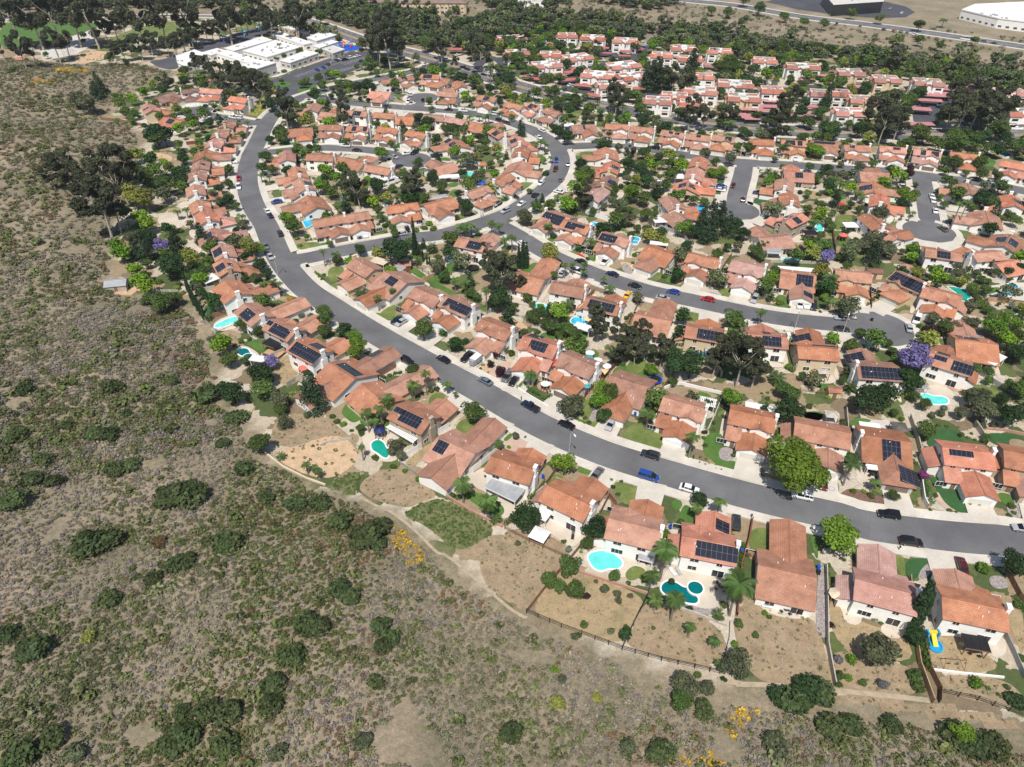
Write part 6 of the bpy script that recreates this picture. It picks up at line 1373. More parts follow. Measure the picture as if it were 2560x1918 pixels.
def carmeshes(kind):
    L_, w, bp, cp = CARS[kind]; hw = w/2; mb = MB()
    n = len(bp)                                    # body loft: sill, waist, rounded shoulder
    def ring(x, z): return [(x, -hw*.93, .3), (x, -hw, .5), (x, -hw, z*.86), (x, -hw*.9, z), (x, hw*.9, z), (x, hw, z*.86), (x, hw, .5), (x, hw*.93, .3)]
    xs = [p[0] for p in bp]; R_ = []
    for i, (x, z) in enumerate(bp):
        zz = max(z, .55); r_ = ring(x, zz); t = 1.0
        if i in (0, n-1): r_ = [(a, b_*.88, c) for a, b_, c in ring(x, .62)]
        R_.append(r_)
    for i in range(n-1):
        for k in range(8): mb.face([R_[i][k], R_[i+1][k], R_[i+1][(k+1) % 8], R_[i][(k+1) % 8]])
    mb.face(R_[0][::1]); mb.face(R_[-1][::-1])
    # wheel-arch shadows
    if kind == 'pickup':                           # open bed
        mb.face([(-2.62,-.75,1.07),(-.85,-.75,1.07),(-.85,.75,1.07),(-2.62,.75,1.07)], 1)
        for y in (-.84, .84): mb.box(-2.74, -.75, y-.08, y+.08, 1.0, 1.16)
        mb.box(-2.78, -2.66, -.84, .84, 1.0, 1.16)
    body = mb
    cb = MB(); m_ = len(cp)                        # cabin: glass all round under a painted roof
    def cr(x, z, k): return [(x, -hw*k, z), (x, hw*k, z)]
    z0 = cp[0][1]; tops = cp[1:-1]; ins = .76
    xb, xf = cp[0][0], cp[-1][0]; za, zb_ = cp[0][1], cp[-1][1]
    bl = [(xb, -hw*.88, za), (xb, hw*.88, za)]; fl = [(xf, -hw*.86, zb_), (xf, hw*.86, zb_)]
    T_ = [((x, -hw*ins, z), (x, hw*ins, z)) for x, z in tops]
    cb.face([bl[0], bl[1], T_[0][1], T_[0][0]], 1); cb.face([fl[1], fl[0], T_[-1][0], T_[-1][1]], 1)
    for i in range(len(T_)-1): cb.face([T_[i][0], T_[i][1], T_[i+1][1], T_[i+1][0]], 0)
    for s in (0, 1):
        P = [bl[s]]+[t[s] for t in T_]+[fl[s]]; cb.face(P if s else P[::-1], 1)
        for xx in (xb*.25+xf*.2, xb*.62):          # door pillars
            y = (-hw if s == 0 else hw); zt = max(z for x, z in tops)
            cb.face([(xx-.05, y*.885, z0), (xx+.05, y*.885, z0), (xx+.05, y*.775, zt-.05), (xx-.05, y*.775, zt-.05)], 0)
    return body, cb
def wheel(mb):
    for (x0, x1, r, mi) in ((-.11, .11, .33, 0), (-.125, .125, .2, 1)):
        c = [[(r*math.cos(t), x, r*math.sin(t)) for t in np.linspace(0, 2*math.pi, 14, endpoint=False)] for x in (x0, x1)]
        mb.face(c[0], mi); mb.face(c[1][::-1], mi)
        for k in range(14): mb.face([c[0][k], c[1][k], c[1][(k+1) % 14], c[0][(k+1) % 14]], mi)
WHEEL = proto('wheel', wheel, ['tyre', 'hub'])
def lampp(mb): mb.box(-.03, .03, -.2, .2, -.07, .07)
HL = proto('headlight', lampp, ['lamp_clear']); TL = proto('tail_light', lampp, ['lamp_red'])
CM = {}
def make_car(kind, color):
    if (kind, color) not in CM:
        b_, c = carmeshes(kind); CM[kind, color] = (b_.mesh('body', ['car_'+color, 'black'], False), c.mesh('cabin', ['car_'+color, 'carglass']))
    L_, w, bp, cp = CARS[kind]; me, ce = CM[kind, color]
    r_ = bpy.data.objects.new(dict(sedan='parked_car', suv='sport_utility_car', van='minivan', pickup='pickup_truck', bus='passenger_van')[kind], None); COL.objects.link(r_)
    link('body', me, r_); link('cabin', ce, r_)
    for x in (-L_*.3, L_*.31):
        for y in (-1, 1): link('wheel', WHEEL, r_, (x, y*(w/2-.09), .33))
    for y in (-.68, .68): link('headlight', HL, r_, (L_/2-.03, y*w/1.9, .72)); link('tail_light', TL, r_, (-L_/2+.0, y*w/1.9, .8))
    return r_
CD = '''
A|1285 165 black suv|1620 310 darkred sedan|2030 50 silver sedan
B|1770 295 charcoal sedan
D|420 950 charcoal suv|390 1165 blue van|725 1275 white sedan|1675 1295 white suv|1850 1190 darkred sedan|90 705 silver sedan
E|730 1595 black suv
C|1965 945 grey sedan
N|245 890 slate sedan|500 840 grey van|575 890 black sedan|770 1180 darkblue pickup|1190 1380 black sedan|35 620 black suv
K|1985 630 black sedan|1550 665 black suv|1310 690 charcoal suv|1440 195 darkblue sedan|1490 215 silver sedan
J|1010 1470 slate sedan|1065 1495 white suv|1465 615 black sedan|1385 640 silver sedan|905 690 darkblue sedan|975 680 white sedan
H|1000 275 grey sedan|1060 320 white van
G|1415 1005 silver sedan|1345 860 slate sedan|1550 685 charcoal suv|1370 375 white sedan|1410 435 darkblue sedan|1680 465 charcoal sedan|1500 250 blue sedan|970 40 white suv|1000 740 white suv
F|865 1465 red sedan|860 1590 white sedan|770 1250 white pickup|400 480 black sedan|175 400 black sedan|290 355 grey sedan|395 630 white sedan|570 655 black sedan|790 630 white pickup|870 635 white suv|2085 430 darkred sedan
I|1475 365 charcoal sedan|1780 205 white van|1775 305 white suv|905 910 white sedan|1055 985 black sedan|1075 865 silver sedan|1750 1018 white sedan|1860 1005 black suv|1560 1070 silver sedan|1645 1205 darkblue suv|2090 975 charcoal suv|2130 1010 silver suv|2160 1050 black pickup|2080 100 black sedan
L|225 190 black sedan|435 205 white pickup|850 250 white van|1045 305 darkblue sedan|1265 295 grey sedan|915 350 black suv|1010 380 charcoal sedan|1520 480 white suv|1475 575 white sedan|1540 390 slate suv|1715 890 blue suv|1705 1015 darkred suv|1925 940 slate sedan|1875 1165 grey suv|1750 1325 white sedan|1430 1370 black sedan|1130 1395 black sedan|1235 1490 white sedan|1015 1590 silver suv|1425 1190 white sedan|1850 1440 grey sedan|1870 1465 white sedan
M|1110 515 white sedan|1545 735 black suv|1805 710 black sedan|2085 715 white van|2165 855 darkblue sedan|1760 820 white van|1590 850 silver sedan
P|495 715 black sedan|935 785 blue sedan|805 870 silver sedan|1335 870 red sedan|410 820 yellow sedan|1870 870 silver suv
S|660 1010 white sedan|755 1010 white suv|850 1030 charcoal suv|1245 1355 charcoal sedan|1110 1470 white van|2165 1330 silver sedan|1240 1190 silver sedan
T|570 1340 white bus
O|290 300 darkblue pickup|225 240 grey suv|565 270 grey sedan|935 305 black sedan|1085 385 black suv|1390 365 white suv|1670 405 white sedan|1915 430 grey suv|1985 440 charcoal sedan|2170 905 darkred sedan|2010 920 blue sedan|1990 970 white sedan|1920 1225 white sedan
Q|205 985 darkred sedan|420 905 darkblue suv|465 400 black suv|535 400 black sedan|925 430 white suv
R|935 945 white sedan|955 1000 white sedan|985 1145 white sedan|1090 1395 bronze sedan|940 560 silver suv|1310 600 white sedan|1525 710 black sedan|1735 750 silver sedan|515 820 white pickup|1210 1310 black suv|550 1475 silver sedan|600 1530 darkblue suv
W|1370 780 black suv|1425 805 charcoal sedan|1505 835 darkblue sedan|1610 865 black sedan|1650 850 white sedan|205 700 charcoal sedan|80 660 white suv|155 645 white sedan|20 685 darkblue sedan|120 120 white bus|1310 635 white sedan
V|1715 800 blue sedan|1785 775 blue sedan|1840 740 charcoal sedan|1905 710 silver sedan|1940 700 charcoal suv|1975 690 white sedan|2040 685 black suv|2100 665 white pickup
X|1135 840 white sedan|1195 855 silver sedan|1060 725 white sedan|1830 400 white sedan|1660 370 silver sedan|1700 445 slate sedan|1180 310 silver suv|2180 285 white suv|2150 320 blue sedan
Z|660 355 black sedan|940 250 red sedan|955 255 charcoal sedan|985 250 blue suv|1250 430 silver sedan|690 300 white sedan|740 345 silver sedan
Y|150 30 white suv|1200 350 white suv|1180 430 silver sedan
a|850 88 darkblue sedan|880 92 red sedan|920 98 slate sedan|942 102 white suv|1095 118 white bus|710 70 darkred sedan|780 78 grey sedan|1120 60 silver sedan|700 30 white sedan|740 35 silver sedan|1150 128 grey suv|1180 132 charcoal sedan|905 38 white sedan|870 25 silver sedan
'''
ROADPH = dict(main='long curving road', loop='loop road', court='inner court', upper='upper cul-de-sac', left='left cul-de-sac', north='through street', deadend='dead-end street', east='right-hand cul-de-sac', middle='middle street', boulevard='boulevard', parkway='far parkway')
VEH = []
for blk in CD.strip().split('\n'):
    it = blk.split('|'); k = it[0]
    for e in it[1:]:
        x, y, col, kind = e.split(); px, py = nat(k, float(x), float(y)); X, Y = unp(px, py, .7)
        nr = nearest_road(X, Y, [q for q in ROADS if not q.startswith('apt') and q != 'park']); C = ROADS[nr[1]][1]; i = min(max(nr[2], 2), len(C)-3)
        t = C[i+2]-C[i-2]; t = t/np.linalg.norm(t); n_ = np.array([-t[1], t[0]]); dd = (np.array([X, Y])-C[nr[2]])@n_; z = .36; rb = ROADS[nr[1]][2]; lot = k in 'VXZYa' and nr[0] > 1 or (k == 'W' and X < unp(1000, 200)[0] and py > 120 and py < 160)
        kerb = False
        if nr[0] < 1.6 and not lot and not (rb and nr[2] > len(C)-5):
            w = ROADS[nr[1]][0]; s = 1 if dd > 0 else -1; d2 = s*min(abs(dd), w/2-1.25) if abs(dd) > w/2-3.2 else dd
            pos = C[nr[2]]+n_*d2+t*((np.array([X, Y])-C[nr[2]])@t); ang = math.atan2(t[1], t[0])+(math.pi if s > 0 else 0); z = .27; kerb = True
        elif rb and nr[0] < 1.6:
            c0 = C[-1]; v = np.array([X, Y])-c0; v /= np.linalg.norm(v)+1e-9; pos = c0+v*min(rb-1.3, np.linalg.norm(np.array([X, Y])-c0)); ang = math.atan2(v[0], -v[1]); z = .27; kerb = True
        elif lot: pos = np.array([X, Y]); ang = math.atan2(n_[1], n_[0]); z = .06
        else:
            h = nearest_house(X, Y); pos = np.array([X, Y]); ang = math.atan2(h['yd'][1], h['yd'][0])
            if math.hypot(*(pos-h['c'])) > 22: ang = math.atan2(n_[1], n_[0])
        if k in 'a' and nr[0] > 2: z = .08
        o = make_car(kind, col); o.location = (pos[0], pos[1], z); o.rotation_euler = (0, 0, ang)
        cn = dict(darkblue='dark blue', darkred='dark red', charcoal='dark grey', slate='bluish grey').get(col, col)
        VEH.append((o, cn, dict(sedan='saloon car', suv='sport utility car', van='minivan', pickup='pickup truck', bus='passenger van')[kind], pos, kerb, nr[1], lot))
# ------------------------------------------------------------------ flat-roofed school wings, measured at their roof corners
def quadbuild(name, pts, h, wallm, roofm, label, cat, group, parapet=.45, win=True, floors=1, z0=0):
    P = [unp(*q, h) for q in P3(pts)]; r_ = bpy.data.objects.new(name, None); COL.objects.link(r_); c = np.mean(P, axis=0); r_.location = (c[0], c[1], 0)
    P = [(p[0]-c[0], p[1]-c[1]) for p in P]; a = sum(P[i][0]*P[(i+1) % len(P)][1]-P[(i+1) % len(P)][0]*P[i][1] for i in range(len(P)))
    if a < 0: P = P[::-1]
    mb = MB(); mb.prism(P, z0, h-parapet); mb.obj('wall', [wallm], r_)
    Pn = np.array(P); inn = [tuple(p*(1-.35/np.linalg.norm(p))) for p in Pn]; out = [tuple(p*(1+.3/np.linalg.norm(p))) for p in Pn]
    mb = MB(); mb.prism(inn, h-parapet+.004, h-parapet+.1, 0)
    n = len(P)
    for i in range(n):
        j = (i+1) % n
        mb.face([(*out[i], h), (*out[j], h), (*inn[j], h), (*inn[i], h)], 1); mb.face([(*out[i], h-parapet-.1), (*out[j], h-parapet-.1), (*out[j], h), (*out[i], h)], 1)
        mb.face([(*inn[j], h-parapet), (*inn[i], h-parapet), (*inn[i], h), (*inn[j], h)], 1)
    R = random.Random(len(pts)*7+int(c[0])); e1 = Pn[1]-Pn[0]; e2 = Pn[-1]-Pn[0]
    for _ in range(max(2, int(np.linalg.norm(e1)*np.linalg.norm(e2)/90))):
        u, v = R.uniform(.12, .88), R.uniform(.2, .8); q = Pn[0]+e1*u+e2*v*.9; s = R.uniform(.4, .9); mb.box(q[0]-s, q[0]+s, q[1]-s*.7, q[1]+s*.7, h-parapet+.1, h-parapet+R.uniform(.5, 1.1), 2)
    mb.obj('roof', [roofm, 'trim', 'grey'], r_)
    if win:
        for i in range(n):
            p, q = Pn[i], Pn[(i+1) % n]; d = q-p; Ln = np.linalg.norm(d)
            if Ln < 5 or (d[0]/Ln) < -.3: continue
            m_ = max(1, int(Ln/5)); ang = math.atan2(d[1], d[0])+math.pi
            for f in range(floors):
                for s in range(m_):
                    w = p+d*(s+.5)/m_; link('window', WP['w' if floors == 1 else 'm'], r_, (w[0], w[1], 1.7+f*2.9), ang)
    tag(r_, label, cat, group); return r_
SCH = 'flat white-roofed school wings'
for i, (p, h, l) in enumerate([
 ('V 860 580;V 1230 460;V 1520 540;V 1140 655', 4.6, 'broad central flat white-roofed school block inside the courtyard'),
 ('V 650 550;V 1080 420;V 1200 460;V 760 585', 4.4, 'long flat white-roofed school wing beside the asphalt playground'),
 ('V 550 610;V 680 575;V 1040 690;V 900 720', 4.4, 'long narrow white-roofed school wing near the left end of the courtyard'),
 ('V 400 600;V 560 555;V 650 580;V 490 635', 4.4, 'small flat white-roofed school block at the left corner of the playground'),
 ('V 860 740;V 1040 690;V 1240 720;V 950 815', 7.0, 'tall white-walled school hall behind the eucalyptus grove'),
 ('V 1290 690;V 1580 580;V 1730 610;V 1410 720', 4.4, 'flat white-roofed school wing facing the school car park'),
 ('V 1200 395;V 1290 360;V 1660 490;V 1560 512', 4.4, 'long flat white-roofed school wing just below the row of sheds'),
 ('V 1600 430;V 1780 358;V 1940 400;V 1710 470', 5.6, 'white-roofed school block with a row of small skylights'),
 ('V 1670 525;V 1880 460;V 1960 480;V 1750 550', 4.4, 'small white-roofed school block next to the coloured play area'),
 ('V 1780 560;V 1900 525;V 2030 565;V 1900 610', 4.2, 'grey-roofed school building closest to the coloured play equipment'),
 ('V 90 640;V 300 570;V 440 620;V 380 700;V 200 760;V 110 720', 4.4, 'irregular white-roofed school block at the far left end'),
 ('V 590 740;V 700 715;V 830 745;V 720 790', 4.2, 'white-roofed school block half hidden by eucalyptus crowns')]):
    quadbuild('school_building', p, h, 'wall_g' if i in (4, 5, 9) else 'wall_w', 'flatroof_g' if i == 9 else 'flatroof', l, 'school', SCH)
for i in range(5):
    x = 1265+i*82; y = 292+i*22
    quadbuild('classroom_shed', f'V {x} {y};V {x+88} {y-20};V {x+170} {y+4};V {x+82} {y+30}', 3.8, 'wall_c', 'flatroof', f'white-roofed classroom shed, {ORD[i]} from left in the stepped row of five', 'classroom', 'stepped row of classroom sheds')
# office blocks on the far side of the parkway
quadbuild('warehouse', 'a 1085 28;a 1125 12;a 1330 2;a 1400 30;a 1290 66;a 1195 54', 7, 'wall_w', 'flatroof', 'huge white flat-roofed warehouse beyond the far parkway', 'warehouse', None, .6)
quadbuild('office_building', 'a 670 -22;a 830 -26;a 850 2;a 700 12', 9, 'glass', 'flatroof_g', 'dark glass office building beyond the far parkway', 'office', None, .6, False)
# ------------------------------------------------------------------ apartment blocks
def apartment(px, py, Lx, Wy, ang, grey, seed, floors=2):
    r = random.Random(seed); h = 3.0*floors+1.0; Lx *= .76; Wy *= .82; X, Y = unp(px, py, h); R_ = bpy.data.objects.new('apartment_block', None); COL.objects.link(R_); R_.location = (X, Y, 0); R_.rotation_euler = (0, 0, ang)
    wb = MB(); fb = MB(); tb = MB(); bb = MB(); a, b_ = Lx/2, Wy/2
    wb.box(-a, a, -b_, b_, 0, h); fb.box(-a+.35, a-.35, -b_+.35, b_-.35, h, h+.05); 
    for (x0, x1, y0, y1) in ((-a, a, -b_-.02, -b_+.33), (-a, a, b_-.33, b_+.02), (-a-.02, -a+.33, -b_+.34, b_-.34), (a-.33, a+.02, -b_+.34, b_-.34)): fb.box(x0, x1, y0, y1, h-.3, h+.55, 1)
    for _ in range(5): x, y = r.uniform(-a*.7, a*.7), r.uniform(-b_*.6, b_*.6); fb.box(x-.7, x+.7, y-.5, y+.5, h+.05, h+.9, 2)
    fb.box(-1.2, 1.2, -.25, .25, h+.05, h+.35, 2)
    def tower(x, y, w, d, hh, sx, sy):             # projecting bay under a tiled hood
        wb.box(x-w/2, x+w/2, y-d/2, y+d/2, 0, hh)
        z = hh; ov = .45; P = [(x-w/2-ov, y-d/2-ov), (x+w/2+ov, y-d/2-ov), (x+w/2+ov, y+d/2+ov), (x-w/2-ov, y+d/2+ov)]
        rz = z+min(w, d)/2*.55
        if sy: # ridge along x
            e = [(x-w/2-ov, y, rz), (x+w/2+ov, y, rz)]
            tb.slab([(*P[0], z-.2), (*P[1], z-.2), e[1], e[0]]); tb.slab([(*P[2], z-.2), (*P[3], z-.2), e[0], e[1]])
            for k, s in ((0, -1), (1, 1)): wb.face([(x+s*w/2, y-d/2, z), (x+s*w/2, y+d/2, z), (x+s*w/2, y, rz-.2)])
        else:
            e = [(x, y-d/2-ov, rz), (x, y+d/2+ov, rz)]
            tb.slab([(*P[0], z-.2), e[0], e[1], (*P[3], z-.2)]); tb.slab([(*P[1], z-.2), (*P[2], z-.2), e[1], e[0]])
            for s in (-1, 1): wb.face([(x-w/2, y+s*d/2, z), (x+w/2, y+s*d/2, z), (x, y+s*d/2, rz-.2)])
    # corner hoods and front bays
    for sx in (-1, 1):
        tower(sx*(a-2.5), -b_+.5, 5.6, 5.4, h-.4, sx, True)
        tower(sx*(a-2.6), b_-1.4, 5.0, 4.2, h-.4, sx, True)
        for f in range(floors): bb = MB(); bb.box(sx*(a-2.3)-1.5, sx*(a-2.3)+1.5, -b_-2.24, -b_-2.1, .5+3*f, 2.4+3*f, 0); bb.box(sx*(a-2.3)-1.6, sx*(a-2.3)+1.6, -b_-2.5, -b_-2.0, .35+3*f, .5+3*f, 1); bb.box(sx*(a-2.3)-1.6, sx*(a-2.3)+1.6, -b_-2.5, -b_-2.44, .5+3*f, 1.3+3*f, 1); bb.obj('balcony', ['black', 'wall_w'], R_)
    tower(-1.9 if Lx > 15 else 0, -b_+.5, 4.0, 3.8, h-.9, 0, False)
    if Lx > 15: tower(2.9, -b_+.4, 3.6, 3.4, h-.7, 0, True)
    tower(-a-.1, 0, 2.4, 4.0, h-.6, 0, False); tower(a+.1, -1, 2.4, 4.4, h-.6, 0, False)
    wb.obj('wall', ['wall_c' if grey == 2 else 'wall_w'], R_); fb.obj('flat_roof', ['flatroof_g' if grey else 'flatroof', 'wall_w', 'grey'], R_); tb.obj('tiled_hood', ['roof_a'], R_)
    for x in ([-a*.5, -a*.12, a*.22, a*.5] if Lx > 17 else [-a*.4, a*.4]):
        for f in range(floors): link('window', WP['s'], R_, (x, -b_-.03 if abs(x) > 3.9 else -b_-1.3, 1.6+3*f), math.pi)
    for s, an in ((-1, math.pi/2), (1, -math.pi/2)):
        for y in (-b_*.75, b_*.7):
            for f in range(floors): link('window', WP['s'], R_, (s*a, y, 1.6+3*f), an)
    return R_
roofmat('roof_a', (.46,.165,.10), (.36,.125,.08), (.52,.2,.13))
AP = []
ai = 0
for k, s in APT:
    for e in s.split('|'):
        x, y, lx, wy, an, gr = map(float, e.split()); px, py = nat(k, x, y); ai += 1
        o = apartment(px, py, lx, wy, math.radians(an), int(gr), ai, 2); AP.append((o, px, py, int(gr)))
rows_ = [[], [], []]
for a in sorted(AP, key=lambda a: a[2]-.035*a[1]): pass
srt = sorted(AP, key=lambda a: a[2]-(a[1]-1250)*.11); n3_ = (len(srt)+2)//3
for i, a in enumerate(srt): rows_[min(2, i//n3_)].append(a)
for rn, rs in zip(('back', 'middle', 'front'), rows_):
    rs.sort(key=lambda a: a[1]); n = len(rs)
    for i, a in enumerate(rs):
        j, e = (i, 'left') if i < (n+1)//2 else (n-1-i, 'right')
        tag(a[0], f"{('white', 'grey', 'cream')[a[3]]}-roofed apartment block with red tiled hoods, {ORD[j]} from {e} in {rn} row", 'apartment block', 'apartment blocks'); a[0]['r'] = f"{ORD[j]} apartment block from {e}, {rn} row"; del a[0]['r']
# long tan townhouses at the top edge
def townhouse(px, py, Lx, an, label):
    X, Y = unp(px, py, 8.5); R_ = bpy.data.objects.new('townhouse_row', None); COL.objects.link(R_); R_.location = (X, Y, 0); R_.rotation_euler = (0, 0, math.radians(an)); wb = MB(); rb = MB(); a = Lx/2
    wb.box(-a, a, -6, 6, 0, 8.2); gable_roof(rb, -a, a, -6, 6, 8.2, .6, 'x', True, True)
    for x in np.linspace(-a+3, a-3, 5): wb.box(x-2, x+2, -7.2, -5.9, 0, 7.4); gable_roof(rb, x-2, x+2, -7.2, -3, 7.4, .4, 'y'); 
    for x in np.linspace(-a+5, a-5, 3): rb.box(x-.5, x+.5, -.5, .5, 9, 11.4, 1)
    wb.obj('wall', ['wall_c'], R_); rb.obj('roof', ['roof_g2', 'trim'], R_)
    for x in np.linspace(-a+3, a-3, 5):
        for z in (1.7, 4.6): link('window', WP['m'], R_, (x, -7.2, z), math.pi)
    for x in np.linspace(-a+6.5, a-6.5, 4): link('window', WP['d'], R_, (x, -6, 1.2), math.pi); link('window', WP['m'], R_, (x, -6, 4.6), math.pi)
    tag(R_, label, 'townhouses', 'tan townhouses at the top edge'); return R_
roofmat('roof_g2', (.27,.19,.155), (.2,.15,.125), (.33,.24,.2))
townhouse(*nat('W', 815, 12), 32, -2, 'middle one of three tan townhouse rows with brown hipped roofs'); townhouse(*nat('W', 1185, 12), 32, -2, 'right one of three tan townhouse rows with brown hipped roofs'); townhouse(*nat('W', 430, 5), 30, -8, 'left one of three tan townhouse rows with brown hipped roofs')
quadbuild('office_building', 'W 1980 -20;W 2250 -30;W 2300 0;W 2000 10', 7, 'wall_w', 'flatroof', 'white building with arched openings at the top edge above the brown slope', 'building', None)
# ------------------------------------------------------------------ carports, covers, sheds: roofs on posts
def canopy(name, px, py, L, D, an, h, mats, label, cat, group=None, tilt=0.0, post=.1, z=0, slats=False):
    X, Y = unp(px, py, h+z); r_ = bpy.data.objects.new(name, None); COL.objects.link(r_); r_.location = (X, Y, z); r_.rotation_euler = (0, 0, math.radians(an))
    mb = MB(); a, b_ = L/2, D/2; T = lambda x, y, zz: (x, y, zz+y*tilt)
    if slats:
        for k in range(int(L/.45)): x = -a+.2+k*.45; mb.box(x, x+.28, -b_, b_, h, h+.1, 0, T)
        for y in (-b_+.3, 0, b_-.3): mb.box(-a-.2, a+.2, y-.07, y+.07, h-.14, h-.01, 0, T)
    else: mb.box(-a, a, -b_, b_, h, h+.16, 0, T); mb.box(-a-.03, a+.03, -b_-.06, -b_-.01, h-.1, h+.2, 1, T); [mb.box(x, x+.06, -b_+.05, b_-.05, h+.16, h+.2, 0, T) for x in np.arange(-a+.4, a-.3, 1.2)]
    mb.obj('roof', mats, r_); m2 = MB(); m2.box(-post, post, -post, post, 0, 1); pm = m2.mesh('post', [mats[1]])
    for x in (-a+.3, a-.3):
        for y in (-b_+.3, b_-.3): link('post', pm, r_, (x, y, 0), 0, (1, 1, h+y*tilt-.02))
    tag(r_, label, cat, group); return r_
ci_ = 0
CPS = (('X', '950 712 10 5 18|1095 667 10 5 18|1250 620 11 5 18|1115 770 10 5 16|1310 850 10 5 -18|590 730 10 4 -22|700 765 6 4 -22|1460 985 9 5 -22|1020 298 7 5 10|1360 303 9 5 -8|1580 330 9 5 -12|1590 400 11 4 -14|1395 368 6 4 -8|1900 378 8 5 -12|1885 440 8 4 -10|2095 345 5 6 20|2085 890 7 5 -5|1980 1015 5 4 10'),
 ('W', '1290 568 9 6 -4'), ('Z', '625 372 13 6 -14|690 320 14 5 -12|740 292 14 5 -12|772 278 14 5 -10|822 250 15 7 -9|640 465 13 5 -2|120 222 6 6 -8|235 235 7 6 -8|30 168 9 5 -8|300 235 6 4 -8|1250 460 8 5 0'),
 ('Y', '980 402 9 6 -6|955 440 10 5 -5|945 470 10 5 -5|840 456 13 6 -5|842 510 8 9 -4|775 502 6 8 -6|672 435 8 6 -8|570 165 7 6 -14|925 190 8 5 12|1210 258 9 5 8|1245 440 9 5 -3|1235 482 7 5 -3|1130 495 9 6 -4'))
for k, s in CPS:
    es = s.split('|')
    for i, e in enumerate(es):
        x, y, L, D, an = map(float, e.split()); ci_ += 1; pk = k in 'ZY'
        px, py = nat(k, x, y); j = min(AP, key=lambda a: (a[1]-px)**2+(a[2]-py)**2)
        o = canopy('carport', px, py, L, D, an, 2.6, ['carport_p' if pk else 'carport', 'darkmetal'], '', 'carport', 'carports of the apartments', .03)
        VEH.append((o, 'pinkish-red' if pk else 'red', 'carport roof on posts', None, None, (j[0]['label'], px, py, j[1], j[2]), None))
